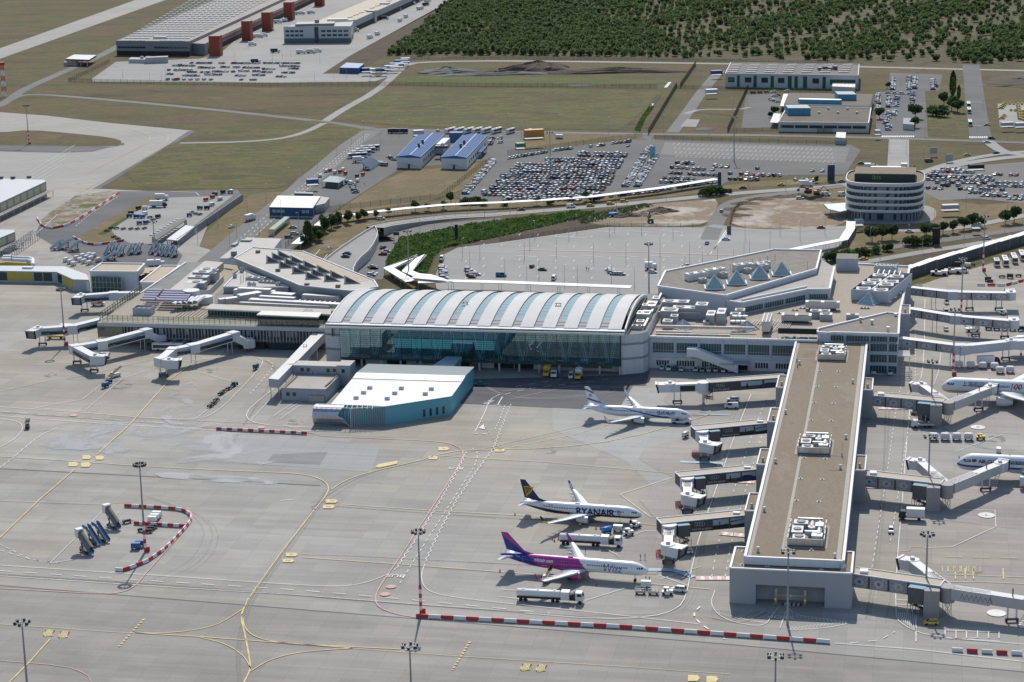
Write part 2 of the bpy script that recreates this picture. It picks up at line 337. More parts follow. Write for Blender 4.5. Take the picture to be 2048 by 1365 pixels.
sheet('building_site',[(1462,457),(1470,420),(1500,402),(1560,392),(1640,395),(1700,425),(1690,452),(1600,459)],Z2,sand,1)
sheet('verge',[(1495,392),(1690,368),(1860,350),(1900,400),(1960,410),(2048,405),(2100,440),(1900,480),(1690,455),(1700,420),(1600,390)],Z1,brown)
road('site_road',[(1418,480),(1435,440),(1455,408),(1500,396),(1600,384),(1690,372)],9,Z4,road_,2)
road('access_road',[(1798,276),(1796,345)],13,Z3,lconc,0)
sheet('rental_car_park',[(1848,352),(1900,335),(2048,325),(2200,322),(2200,410),(2048,408),(1950,398),(1880,402),(1845,385)],Z3,road_)
road('curved_road',[(1835,350),(1890,330),(1940,318),(2000,308),(2048,304),(2150,300)],7,Z4,lconc,2)
road('curved_road',[(1975,282),(1990,295),(2010,306),(2060,312)],8,Z4+.01,lconc,2)
road('bus_road',[(1942,130),(1950,200),(1962,282)],14,Z4,asphd,0)
sheet('lawn',[(1855,195),(1935,185),(1945,275),(1860,272)],Z3,green)
sheet('lawn',[(1380,205),(1480,200),(1470,232),(1372,224)],Z3,grass)
sheet('office_car_park',[(1752,185),(1850,182),(1856,276),(1752,276)],Z2,asphd)
sheet('office_car_park',[(1780,146),(1885,150),(1878,183),(1776,183)],Z2,asphd)
sheet('taxi_rank',[(1995,208),(2080,208),(2080,252),(2000,255)],Z3,lconc)
sheet('police_yard',[(1492,190),(1560,188),(1560,258),(1483,256)],Z2,asph)
road('farm_road',[(1345,266),(1372,230),(1400,190),(1420,165),(1440,142)],9,Z4,road_,1)
road('farm_road',[(1372,228),(1400,219),(1480,220),(1500,215)],5,Z4,lconc,1)
road('highway',[(1560,580),(1640,525),(1700,508),(1760,498),(1880,482),(1980,468),(2120,446)],8,Z3,road_,1)
road('highway',[(1640,540),(1760,520),(1850,504),(1960,488),(2120,458)],7,Z4,lconc,1)
sheet('embankment',[(1640,545),(1760,524),(1850,508),(1960,491),(2120,461),(2120,470),(1975,500),(1815,545),(1815,570),(1650,560)],Z2,soil)
sheet('verge',[(1815,572),(1815,548),(2048,484),(2300,410),(2300,430),(2048,500),(1900,545),(1850,560)],Z2+.01,green)
sheet('verge',[(1700,455),(1900,470),(2048,440),(2100,440),(2048,455),(1880,478),(1700,500)],Z2,brown)
road('hotel_drive',[(1420,452),(1520,464),(1620,460),(1700,455),(1780,462),(1900,462),(2048,432),(2200,405)],7,Z4,lconc,2)
sheet('stand_pavement',[(1105,790),(1400,770),(1360,880),(1330,1000),(1255,925),(1105,860)],Z2,slab_mat('worn_apron',(.362,.356,.335),(.335,.331,.314),(.27,.266,.255),joint=.05,stain=.16))
for px in ([(1255,905),(1400,870),(1390,955),(1345,960)],[(1265,985),(1370,955),(1360,1045),(1320,1050)],[(1215,1090),(1335,1065),(1330,1150),(1260,1150)],[(1310,790),(1420,775),(1405,830),(1370,835)]):sheet('stand_pavement',px,Z3,redap,1)
sheet('stand_pavement',[(1905,660),(2200,640),(2200,760),(1895,740)],Z2,redap)
sheet('stand_pavement',[(1880,790),(2200,790),(2200,880),(1870,860)],Z2,redap)
sheet('stand_pavement',[(1870,950),(2200,930),(2200,1080),(1880,1040)],Z2,redap)
sheet('stand_pavement',[(1880,1130),(2200,1130),(2200,1260),(1900,1250)],Z2,redap)
sheet('apron_repair',[(480,868),(760,895),(742,945),(450,925)],Z2,slab_mat('mottled_apron',(.345,.345,.33),(.33,.33,.32),(.2,.2,.19),joint=.04,stain=.12))
sheet('apron_repair',[(545,910),(655,905),(640,930),(535,925)],Z3,slab_mat('patched_apron',(.27,.268,.258),(.25,.25,.243),(.2,.2,.19),joint=.05,stain=.2))
sheet('taxilane',[(-900,1120),(0,1172),(800,1236),(1460,1290),(2048,1345),(3100,1440),(3100,1900),(-900,1900)],Z2,slab_mat('taxilane_concrete',(.30,.282,.25),(.272,.258,.232),(.215,.207,.19),(7.5,7.5),joint=.05,stain=.22))
sheet('hall_shadow_paving',[(905,760),(1240,752),(1300,742),(1292,772),(1266,772),(1236,822),(1165,819),(925,808),(890,808)],Z3,slab_mat('painted_hall_shadow',(.115,.122,.132),(.098,.105,.115),(.085,.09,.095),(9,9),joint=.03,stain=.3))  # the hall's cast shadow, put into the ground colour as a dark sheet
sheet('hall_shadow_left',[(683,760),(740,745),(720,755),(660,790),(650,780)],Z3,asphd)  # left piece of the hall's shadow, also laid as dark paving
road('apron_joint',[(-200,925),(0,938),(640,972)],.7,Z2,asphd,0)
road('apron_joint',[(-200,1158),(0,1172),(800,1236),(1460,1290),(2048,1345),(2400,1375)],.7,Z2,asph,0)
wm=bpy.data.materials.new('water_film');n,l,b=nodes(wm);b.inputs['Base Color'].default_value=(.33,.34,.36,1);b.inputs['Roughness'].default_value=.4;b.inputs['Specular IOR Level'].default_value=.6
g=n.new('ShaderNodeNewGeometry');no=n.new('ShaderNodeTexNoise');no.inputs['Scale'].default_value=.05;no.inputs['Detail'].default_value=6;no.inputs['Roughness'].default_value=.55;no.inputs['Distortion'].default_value=.8;l.new(g.outputs['Position'],no.inputs['Vector'])
mr=n.new('ShaderNodeMapRange');mr.inputs[1].default_value=.47;mr.inputs[2].default_value=.60;mr.inputs[3].default_value=0;mr.inputs[4].default_value=.62;l.new(no.outputs[0],mr.inputs[0]);l.new(mr.outputs[0],b.inputs['Alpha'])
sheet('puddle',[(60,850),(230,840),(420,860),(560,880),(575,900),(540,935),(440,925),(300,930),(180,900),(70,900)],Z4,wm,2)
sheet('puddle',[(330,800),(380,760),(400,780),(370,840),(460,850),(420,862),(320,850)],Z4,wm,1)
sheet('puddle',[(300,945),(420,950),(620,965),(640,975),(330,960)],Z4,wm,1)
sheet('puddle',[(0,930),(110,935),(100,950),(0,948)],Z4,wm,1)
om=bpy.data.materials.new('oil_stain');n,l,b=nodes(om);b.inputs['Base Color'].default_value=(.06,.06,.06,1);b.inputs['Roughness'].default_value=.6
g=n.new('ShaderNodeNewGeometry');no=n.new('ShaderNodeTexNoise');no.inputs['Scale'].default_value=.35;no.inputs['Detail'].default_value=6;l.new(g.outputs['Position'],no.inputs['Vector'])
mr=n.new('ShaderNodeMapRange');mr.inputs[1].default_value=.5;mr.inputs[2].default_value=.62;mr.inputs[3].default_value=0;mr.inputs[4].default_value=.55;l.new(no.outputs[0],mr.inputs[0]);l.new(mr.outputs[0],b.inputs['Alpha'])
for cx,cy,rx in ((330,732,30),(100,750,16),(590,845,20),(240,770,30),(1250,1060,14),(1960,1150,18),(1990,880,25),(420,740,20),(560,790,12),(300,700,25),(1920,1180,30),(1100,900,25),(640,1010,25),(1400,830,18)):
 sheet('oil_stain',[(cx-rx,cy),(cx-rx*.4,cy-rx*.35),(cx+rx*.6,cy-rx*.3),(cx+rx,cy+rx*.05),(cx+rx*.3,cy+rx*.35),(cx-rx*.6,cy+rx*.3)],Z4+.005,om,2)
tm=bpy.data.materials.new('tyre_mark');n,l,b=nodes(tm);b.inputs['Base Color'].default_value=(.09,.09,.09,1);b.inputs['Alpha'].default_value=.22;tk=MB();r5=np.random.default_rng(3)
def tyres(px,k,sp):
 for i in range(k):
  o=(r5.random()-.5)*sp;P=[G(x+o*(1+.3*r5.random()),y+o*.25) for x,y in px];ribbon(tk,smooth(P,2),.35+.4*r5.random(),Z4+.03+.002*i)
tyres([(1420,830),(1270,835),(1100,870),(960,905),(760,940),(670,985),(630,1020)],3,16);tyres([(1250,1048),(1000,1036),(760,1020),(640,1010)],3,10);tyres([(1280,1140),(1000,1128),(700,1112),(600,1110)],3,10);tyres([(655,975),(600,1060),(520,1170),(490,1215),(470,1300),(480,1400)],4,14)
tyres([(960,770),(1000,790),(1060,800),(1200,790),(1290,760)],5,26);tyres([(1010,785),(1120,770),(1260,770)],4,30);tyres([(1480,800),(1440,900),(1405,1010),(1385,1120),(1375,1200),(1330,1232),(1150,1228)],4,40);tyres([(1530,1225),(1480,1248),(1420,1236)],3,20);tyres([(1780,800),(1775,950),(1760,1120),(1740,1240)],4,60)
tyres([(0,825),(250,842),(430,858),(620,866)],4,14);tyres([(0,1150),(400,1175),(830,1210),(1200,1236)],5,14);tyres([(520,720),(550,735),(520,790),(480,850)],3,20);tyres([(280,990),(420,1040),(400,1120),(300,1165)],3,40);tyres([(1900,860),(1960,900),(2048,905)],3,30)
struct('tyre_marks',tk,tm)
# ================================================================ MARKINGS
yel=M('yellow_paint',(.56,.45,.20),.7,var=.3,scale=.25);wht=M('white_paint',(.66,.66,.64),.7,var=.25,scale=.3);red=M('red_paint',(.52,.30,.27),.7,var=.3,scale=.25);blu=M('blue_paint',(.33,.46,.54),.7,var=.2);dkp=M('black_paint',(.05,.05,.05),.7);lyel=M('faded_yellow_paint',(.60,.48,.22),.7,var=.25);prd=M('pink_paint',(.62,.36,.32),.7,var=.2)
mk=MB()
Y=lambda px,w=.45,sm=0,**k:ribbon(mk,smooth(gp(px),sm) if sm else gp(px),w*.75,ZM,0,**k)
Y([(0,914),(130,922),(300,935),(520,945),(600,948),(640,958),(658,972),(655,990),(630,1020)],.5,2)
Y([(628,1022),(560,1110),(500,1195)],.5);Y([(497,1197),(490,1215)],.45)
Y([(490,1213),(481,1235),(490,1270),(502,1335),(497,1350),(470,1400)],.6,2);Y([(485,1220),(440,1250),(390,1262),(330,1268),(270,1267)],.4,2)
Y([(484,1230),(490,1262),(520,1280),(580,1290),(640,1292),(800,1300)],.5,2);Y([(270,1267),(400,1275),(600,1290),(705,1298)],.5)
Y([(400,1276),(455,1290),(490,1315),(502,1340)],.4,2);Y([(500,1345),(540,1320),(600,1305),(705,1298)],.5,2)
Y([(0,1250),(120,1258),(260,1268)],.25);Y([(705,1298),(900,1313),(1250,1335),(1460,1350)],.25)
Y([(100,1280),(60,1325),(20,1365),(-30,1415)],.6);Y([(0,1077),(80,1000),(150,940)],.6);Y([(193,911),(260,850),(340,760),(395,722)],.6)
Y([(0,784),(100,762),(170,752),(300,720),(400,712)],.4);
Y([(664,980),(690,962),(740,945),(830,925),(895,905),(960,900),(1100,898),(1250,880),(1420,830)],.5,1);Y([(870,912),(1000,920),(1100,926),(1240,938),(1345,948)],.35)
Y([(685,1010),(860,1022),(1040,1032),(1260,1048),(1330,1052)],.4);Y([(605,1116),(830,1132),(1000,1145),(1260,1165),(1420,1180)],.45)
Y([(960,838),(1000,900)],.3,dash=(2,1.5));Y([(1000,900),(1150,870),(1270,835)],.35,dash=(3,2))
Y([(1880,1165),(1960,1165),(2100,1172)],.4);Y([(1890,1115),(2048,1118)],.35,dash=(5,3));Y([(1895,1150),(2048,1156)],.4)
for x in (1910,1930,1946,2006):Y([(x,1138),(x+1,1160)],.5)
for bx in (1885,1897,1910,1923,1937,1950):Y([(bx,1134),(bx+10,1134),(bx+10,1145),(bx,1145),(bx,1134)],.25)
for (a,b2) in (((940,1285),(905,1342)),((288,1240),(238,1295))):Y([a,b2],.9,dash=(1.1,.8))
for px in ((97,1267),(127,1270),(1051,1335),(1082,1337)):# hatched location signs
 for k in range(7):Y([(px[0]-9+k*2.8,px[1]+7),(px[0]-5+k*2.8,px[1]-6)],.35)
 Y([(px[0]-11,px[1]+5),(px[0]-4,px[1]-7),(px[0]+12,px[1]-5),(px[0]+7,px[1]+6),(px[0]-5,px[1]+9),(px[0]-11,px[1]+5)],.3)
def arrowbox(x,y,w,h,s=1):
 P=gp([(x-w*s,y-h),(x+w*.6*s,y-h),(x+w*s,y),(x+w*.6*s,y+h),(x-w*s,y+h)]);
 if s<0:P.reverse()
 mk.poly([(p.x,p.y,ZM) for p in P][::-1],4)
for a in ((664,1004,12,3.5),(658,1015,12,3.5),(584,1111,12,3.5),(577,1123,12,3.5),(888,899,11,3.5),(867,917,10,3.5),(1000,902,11,3),(174,916,9,4),(200,917,9,4),(147,930,10,4.5),(172,931,10,4.5),(1388,1358,12,6),(1425,1360,12,6)):arrowbox(*a)
mk.poly([(p.x,p.y,ZM) for p in gp([(750,936),(757,930),(795,923),(795,929),(760,937)])],4)
ltr=MB()
def ground_text(txt,px,size,rz,m,mb=mk,z=ZM+.01,sx=1):
 vs,fs=text_mesh(txt,size);p=G(*px);c,s=cos(rz),sin(rz)
 mb.add([(p.x+c*x*sx-s*y,p.y+s*x*sx+c*y,z) for x,y in vs],fs,m)
for tx,px in (('P3',(664,1004)),('P4',(657,1015)),('P1',(584,1111)),('P2',(576,1123)),('36',(888,899)),('37',(866,917)),('38',(1000,902))):ground_text(tx,px,1.5,TH,3)
struct('yellow_marking',mk,[yel,wht,red,dkp,lyel])
wk=MB()
L=lambda px,w=.25,sm=0,**k:ribbon(wk,smooth(gp(px),sm) if sm else gp(px),w,ZM,0,**k)
L([(932,905),(926,922),(882,1000),(837,1072),(790,1142)],.24,0,zig=.7);L([(1021,810),(987,898),(950,948),(914,1000),(880,1062),(850,1126)],.24,0,zig=.7)
L([(850,1130),(842,1150),(846,1175),(870,1190),(960,1203),(1150,1222),(1400,1250)],.22,2);L([(945,898),(956,908),(950,932),(900,1010),(850,1088),(800,1168)],.25,dash=(2.5,2))
L([(775,1150),(740,1165),(690,1175),(600,1172),(400,1158),(200,1145),(0,1132)],.22,2);L([(0,1153),(250,1170),(600,1192),(830,1210),(1000,1222)],.22);L([(0,1143),(250,1160),(600,1182),(830,1202),(1100,1228)],.3,dash=(4,4))
L([(0,815),(170,826),(300,838),(380,840),(430,832),(500,760),(528,728),(520,716),(480,712),(300,730)],.25,2);L([(0,833),(200,848),(430,862),(560,865),(640,862)],.25);L([(0,824),(200,840),(380,850)],.3,dash=(4,4))
L([(560,770),(520,800),(490,828),(500,845),(540,852),(640,857)],.3,1);L([(535,722),(548,730),(540,745),(500,790)],.3,2,dash=(2.5,2))
L([(0,838),(40,845),(47,860),(30,880),(0,896)],.25,2);L([(0,938),(40,905),(80,872),(115,857)],.25,1,zig=.8)
for a,b2 in (((390,840),(480,770)),((480,770),(400,745)),((70,817),(165,800)),((165,800),(230,750)),((170,823),(245,758)),((70,817),(170,824)),((300,740),(245,758)),((430,720),(460,690)),((1240,990),(1350,955)),((1240,990),(1300,1035)),((1300,1035),(1330,1038)),((1170,1203),(1250,1178)),((1240,1080),(1290,1063)),((1290,1063),(1330,1064)),((1200,1092),(1240,1115)),((1085,1187),(1000,1180)),((1000,1195),(1090,1205)),((1320,1160),(1400,1135)),((1320,1153),(1375,1172)),((540,800),(500,845)),((590,805),(545,835)),((600,812),(560,840)),((620,795),(575,820))):L([a,b2],.22)
L([(590,1000),(560,1003)],.2)
L([(1502,790),(1470,870),(1430,985),(1400,1070),(1385,1130),(1372,1195),(1355,1220),(1300,1236),(1200,1240),(1050,1228)],.28,1)
for dx in (26,52):L([(1512+dx*.75,800),(1480+dx*.8,880),(1440+dx*.9,995),(1410+dx,1090),(1395+dx*1.05,1160)],.22,0,dash=(2.5,3.5))
L([(1400,1215),(1385,1230),(1400,1250),(1450,1280)],.5,1,dash=(2.5,2.5))
L([(1430,1183),(1420,1210),(1440,1235),(1475,1248),(1530,1255),(1545,1230),(1560,1215)],.22,2);L([(1560,1258),(1575,1215),(1590,1232),(1650,1240),(1705,1247),(1650,1258),(1575,1262)],.22,1)
for k in range(16):L([(1432+k*6.2,1228+k*1.9-.1*k*k*.4),(1440+k*6.2,1226+k*1.9-.1*k*k*.4)],.14)
for k in range(15):L([(1585+k*7.6,1231+k*1.0),(1588+k*7.6,1237+k*.9)],.14);L([(1580+k*7.4,1261-k*.8),(1586+k*7.4,1256-k*.8)],.14)
L([(1808,655),(1806,760),(1795,800),(1772,960),(1750,1100),(1740,1160)],.22,0,dash=(2.5,2.5));L([(1832,640),(1830,770),(1810,900),(1795,1000),(1780,1090)],.22,0,dash=(2.5,2.5))
L([(1850,600),(1848,720),(1840,770),(1800,800)],.25,1);L([(1883,700),(1875,760),(1850,790)],.22,1);L([(1820,815),(1812,900),(1805,1000),(1795,1110),(1790,1225),(1800,1250),(1860,1275),(2048,1290)],.25,1)
L([(1940,1278),(1960,1277)],.2);
for x in (1890,1912,1933,1955,1977,1998):L([(x,1263),(x,1278)],.25)
L([(1890,1262),(2000,1266)],.25);L([(1890,1278),(2000,1284)],.25)
for y in (1201,1210,1219,1228):L([(1790,y),(1832,y+2)],.25)
L([(1832,1200),(1832,1285)],.3)
for k in range(9):L([(1796+k*4,1228),(1800+k*4,1240+k*3)],.15)
L([(1810,870),(1900,870),(1910,905),(2005,870)],.22);L([(1900,1020),(1990,1022),(1992,1055),(1905,1095),(1850,1097)],.22);L([(1670,1288),(1830,1300),(2048,1325)],.25);L([(1700,1288),(1760,1282),(1790,1265)],.3,dash=(2.5,2.5))
for y0 in (0,6):L([(0,1090+y0*2),(60,1120),(120,1128)],.2,0,dash=(2,2))
L([(100,1128),(205,1024),(238,1025),(200,1062)],.2);L([(100,1128),(150,1120)],.2)
for (x,y) in ((1956,856),(1973,1032),(1993,1228)):
 p=G(x,y);wk.poly([(p.x+2.6*cos(a),p.y+2.6*sin(a),ZM) for a in np.linspace(0,2*pi,25)[:-1]],0)
for tx,px,s in (('B',(1956,856),2.2),('E',(1973,1032),2.2)):ground_text(tx,px,s,TH,1,wk)
ground_text('STOP',(1562,1236),3,TH+pi,0,wk);ground_text('BUS',(978,806),3.2,TH+R(75),0,wk);ground_text('BUS',(912,938),3.2,TH+pi,0,wk,sx=1);ground_text('BUS',(792,1153),3.2,TH+pi,0,wk)
L([(1000,790),(980,800),(968,830),(950,865)],.3,1);L([(970,812),(1003,812)],.4);L([(1005,795),(995,812)],.4);L([(945,868),(975,870)],.5,0,dash=(2,1.5))
wk.poly([(p.x,p.y,ZM) for p in gp([(957,858),(967,850),(970,860)])],0);L([(1030,775),(1120,760),(1200,750)],.25,0,dash=(3,3));L([(1010,790),(1060,778),(1130,770),(1230,758)],.25,0,dash=(3,3))
L([(990,860),(1000,840),(1010,812)],.25,0,dash=(2,1.6))
struct('white_marking',wk,[wht,dkp])
rk=MB();Rr=lambda px,w=.35,sm=0,mi=0,**k:ribbon(rk,smooth(gp(px),sm) if sm else gp(px),w,ZM-.01,mi,**k)
Rr([(640,873),(800,880),(880,884),(915,893),(929,908),(920,930),(875,1000),(828,1072),(786,1136),(758,1176),(749,1200),(758,1217),(790,1229),(832,1236)],.4,1);Rr([(0,1178),(120,1185),(220,1190),(265,1180),(290,1150),(380,1050),(385,1030),(375,1018)],.4,2);Rr([(0,1003),(200,1010),(260,1005)],.25);Rr([(300,838),(560,850),(640,872)],.25)
Rr([(1020,800),(1120,778),(1180,770)],.2);Rr([(0,1323),(130,1333),(175,1350),(182,1365)],.25,1);Rr([(1790,1105),(1820,1102),(1822,1095),(1850,1096)],.25)
for px in ((770,1190),(782,1175),(148,832),(523,856)):
 p=G(*px);rk.poly([(p.x+1.5*cos(a),p.y+1.5*sin(a),ZM) for a in np.linspace(0,2*pi,17)[:-1]],0)
for (a,b2) in (((1392,1158),(1460,1158)),((1440,1068),(1492,1073)),((1445,962),(1510,966)),((1475,860),(1533,862)),((1757,818),(1815,818)),((1733,975),(1800,977))):
 p,q=G(*a),G(*b2);n_=max(6,int((q-p).length/1.1));d=(q-p)/n_;w_=Vector((-d.y,d.x,0)).normalized()*1.5
 for k in range(n_):
  s0=p+d*k;s1=p+d*(k+1);rk.poly([(v.x,v.y,ZM) for v in (s0-w_,s1-w_,s1+w_,s0+w_)],1 if k%2 else 2)
for P in ([(1160,1148-20)],):pass
ribbon(rk,gp([(1297,1141),(1330,1141),(1350,1143),(1387,1156)]),2.2,ZM,3);ribbon(rk,gp([(1360,925),(1445,928),(1440,934)]),2,ZM,3);ribbon(rk,gp([(1395,830),(1460,832)]),.8,ZM,3)
struct('red_marking',rk,[red,wht,prd,blu])
lk=MB();Lk=lambda px,w=.3,sm=0,mi=0,**k:ribbon(lk,smooth(gp(px),sm) if sm else gp(px),w,ZM,mi,**k)
for off in (-10,0,10):Lk([(735+off*.4,270),(650+off*.8,342),(560+off,418),(480+off*1.3,490)],.3,0,dash=(4,5))
for y,xs in ((463,(1195,1262,1325)),(512,(1030,1095,1165,1232,1300)),(474,(1110,1130))):
 for x in xs:Lk([(x,y),(x+42,y+3)],.5)
for y in (470,492,520,535,553):
 for x in range(930,1400,36):Lk([(x,y+(x%7)),(x+3,y-4+(x%7))],.3)
ribbon(lk,gp([(1034,501),(1300,506),(1520,514),(1640,520)]),1.2,ZM,1);Lk([(1000,487),(1215,457),(1400,458)],.4);Lk([(1460,458),(1420,510),(1395,512)],.5);Lk([(1425,505),(1452,462)],.5)
for r in range(4):
 for k in range(34):
  x0=1350+k*9.5+r*2;y0=287+r*8+k*.35
  if x0<1688:Lk([(x0,y0),(x0-5,y0+4.5)],.2)
 Lk([(1350,291+r*8),(1690,302+r*8)],.2)
for k in range(17):Lk([(1765+k*3.9,272.5),(1764+k*3.9,275.5)],.9)
for k in range(9):Lk([(1940+k*4.2,274),(1939.6+k*4.2,277)],.9)
for y in (205,252):Lk([(1943,y),(1964,y)],.6)
Lk([(300,262),(335,270),(338,282),(300,310),(230,350),(160,385)],.35,2,2);Lk([(255,258),(290,268),(302,277),(290,290),(230,320),(180,345)],.35,2,2);Lk([(0,255),(150,252),(240,270)],.3,1,2)
for k in range(5):Lk([(150-k*9,291+k*13),(60-k*9,345+k*13)],.25)
Lk([(115,430),(60,480),(20,515)],.3);Lk([(235,395),(180,430),(150,455)],.3,0,dash=(3,3));Lk([(340,384),(392,386),(398,392)],.4);
for x,y in ((640,500),(655,510),(670,505)):Lk([(x,y),(x-14,y+16)],.3)
for k in range(8):Lk([(722+k*-3,512+k*6),(735+k*-3,514+k*6)],.25)
struct('road_marking',lk,[wht,red,yel])
# ================================================================ MAIN TERMINAL BUILDINGS
UA=tuple(U);VA=tuple(V)
panel=M('white_cladding',(.56,.57,.58),.5,var=.05,scale=.2,stripe=[(UA,2.1,.03,.72),((0,0,1),6.5,.02,.8)])
panel2=M('pale_blue_cladding',(.50,.54,.60),.5,var=.05,scale=.2,stripe=[(UA,1.6,.035,.75)])
greyp=M('grey_cladding',(.38,.39,.41),.55,var=.06,scale=.15,stripe=[(UA,3.0,.02,.8)])
greyb=M('grey_band',(.26,.27,.29),.6,var=.06)
whitep=M('white_metal',(.66,.66,.65),.4,var=.05,scale=.3)
coping=M('white_coping',(.66,.67,.69),.4,var=.04)
sheet_roof=M('ribbed_roof',(.74,.72,.68),.45,var=.07,scale=.15,stripe=[(UA,.85,.3,.80)])
gravel=terrain_mat('roof_gravel',[(.225,.185,.138),(.262,.218,.164),(.248,.204,.150),(.285,.240,.185)],(.06,.03,1.6),(1,.35),rot=TH)
gravel2=M('grey_roof_gravel',(.235,.215,.185),.95,var=.22,scale=.25)
paver=M('roof_pavers',(.36,.315,.25),.9,var=.1,scale=.4,stripe=[(UA,1.2,.07,.86),(VA,1.2,.07,.88)])
felt=M('roof_felt',(.40,.375,.335),.9,var=.12,scale=.12,stripe=[(VA,6,.02,.85)])
lfelt=M('pale_roof_membrane',(.47,.45,.41),.8,var=.1,scale=.12,stripe=[(UA,3,.015,.85)])
dfelt=M('dark_roof_felt',(.24,.235,.225),.95,var=.2,scale=.15)
beige=M('beige_roof_strip',(.46,.39,.29),.9,var=.1,scale=.3)
dark=M('dark_interior',(.03,.033,.036),.8,var=.2)
steel=M('galvanised_steel',(.52,.53,.54),.35,.6,var=.12,scale=.6)
mech=M('plant_casing',(.38,.39,.40),.45,.1,var=.1,scale=.5)
duct=M('silver_duct',(.50,.50,.50),.35,.4,var=.14,scale=.9)
mull=M('dark_mullion',(.045,.06,.065),.4,var=0)
frame_=M('light_frame',(.55,.57,.58),.4,var=0)
concr=M('concrete_wall',(.42,.41,.39),.85,var=.1,scale=.3)
bglass=glass('window_glass',(.03,.05,.06),.08,.45);gglass=glass('green_glass',(.03,.09,.095),.08,.45);skyl=M('skylight_glass',(.30,.43,.47),.8,var=.05,spec=.1)
teal=M('teal_cladding',(.125,.37,.44),.45,var=.06,scale=.15,stripe=[((1,0,0),1.5,.03,.85)])
def tglass(name,tint,refl,rough=.02,mixf=.32):
 m=bpy.data.materials.new(name);n,l,b=nodes(m);n.remove(b);o=n['Material Output']
 t=n.new('ShaderNodeBsdfTransparent');t.inputs[0].default_value=tint+(1,);g=n.new('ShaderNodeBsdfGlossy');g.inputs['Color'].default_value=refl+(1,);g.inputs['Roughness'].default_value=rough
 lw=n.new('ShaderNodeLayerWeight');lw.inputs[0].default_value=.25;mr=n.new('ShaderNodeMapRange');mr.inputs[3].default_value=mixf;mr.inputs[4].default_value=.9;l.new(lw.outputs['Fresnel'],mr.inputs[0])
 mx=n.new('ShaderNodeMixShader');l.new(mr.outputs[0],mx.inputs[0]);l.new(t.outputs[0],mx.inputs[1]);l.new(g.outputs[0],mx.inputs[2]);l.new(mx.outputs[0],o.inputs[0]);MATS[name]=m;return m
cwall=tglass('teal_curtain_glass',(.42,.76,.82),(.56,.84,.92),.02,.36)
def ub(mb,u0,u1,v0,v1,z0,z1,m=0,mt=None):
 return mb.prism([W(u0,v0),W(u1,v0),W(u1,v1),W(u0,v1)],z0,z1,m,mt)
def wb(mb,ws,z0,z1,m=0,mt=None):return mb.prism([W(*w) for w in ws],z0,z1,m,mt)
def parapet(mb,ws,z0,z1,t=.6,m=0,world=0):
 P=[Vector((p.x,p.y,0)) for p in (ws if world else [W(*w) for w in ws])];n=len(P)
 for i in range(n):
  a,b=P[i],P[(i+1)%n];mb.bar(a+Vector((0,0,(z0+z1)/2)),b+Vector((0,0,(z0+z1)/2)),t,z1-z0,m)
# ---------------------------------------------------------------- central hall
T=thing('terminal_building','glazed central terminal hall with white arched roof and blue skylight strips','terminal',W(-170,820,0))
u0,u1,v0=-229.5,-109.6,787.0
def arch(v,lift=0):t=(v-v0-31)/31;return 18.4+3.6*(1-t*t)+lift
vs_=[v0+x for x in (1.2,4,7,10.5,14,18,22,26,31,36,41,46,51,56,61,67)]
sk=MB();np_=13;pitch=(u1-u0-1.5)/(np_+.62);per_roof=[]
mb=MB()
for k in range(np_+1):
 a=u0+k*pitch;b=min(a+pitch*.62,u1)
 for u in np.linspace(a,b,9)[:-1]:
  w=(b-a)/8
  mb.rings([[W(u,v,arch(v)+.35),W(u+w*.55,v,arch(v)+.35),W(u+w*.62,v,arch(v)+.22),W(u+w,v,arch(v)+.22)] for v in vs_],0,False,False,close=False)
 for uu in (a,b):mb.rings([[W(uu,v,arch(v)-.5),W(uu,v,arch(v)+.34)] for v in vs_],1,False,False,close=False)
 mb.poly([W(a,vs_[0],arch(vs_[0])-.4),W(b,vs_[0],arch(vs_[0])-.4),W(b,vs_[0],arch(vs_[0])+.33),W(a,vs_[0],arch(vs_[0])+.33)],2)
rf=mb.obj('roof',[M('arched_roof_metal',(.76,.75,.72),.8,0,spec=.08,var=.06,scale=.12,stripe=[(UA,.66,.3,.90)]),dark,whitep],T)
for k in range(np_):
 a=u0+k*pitch+pitch*.62;b=u0+(k+1)*pitch
 g=MB();vv=[v for v in vs_ if v>=v0+10.4];g.rings([[W(a,v,arch(v)-.1),W(b,v,arch(v)-.1)] for v in vv],0,False,False,close=False)
 vv=[v for v in vs_ if v<=v0+10.6];g.rings([[W(a,v,arch(v)-.1),W(b,v,arch(v)-.1)] for v in vv],1,False,False,close=False)
 for v in vv[:-1]:g.bar(W(a,v,arch(v)-.02),W(b,v,arch(v)-.02),.12,.1,1)
 for v in vs_[4:]:g.bar(W(a,v,arch(v)-.06),W(b,v,arch(v)-.06),.09,.05,2)
 g.obj('skylight',[skyl,M('grey_roof_sheet',(.42,.425,.44),.8,0,spec=.1,var=.05),M('skylight_bar',(.33,.45,.48),.4,var=0)],rf)
m=MB();ub(m,u0,u1,v0-1.2,v0+1.4,17.6,18.7);ub(m,u0,u1,v0-2.2,v0-1.3,17.3,18.1);m.bar(W(u0,v0-1.35,18.2),W(u1,v0-1.35,18.2),.5,.35,1)
for k in range(5):ub(m,u0+12+k*25,u0+13+k*25,v0-1.3,v0-.9,18.1,18.75);ub(m,u0+14+k*25,u0+14.6+k*25,v0-1.3,v0-.9,18.1,18.75)
m.obj('eaves_gutter',[whitep,dark],T)
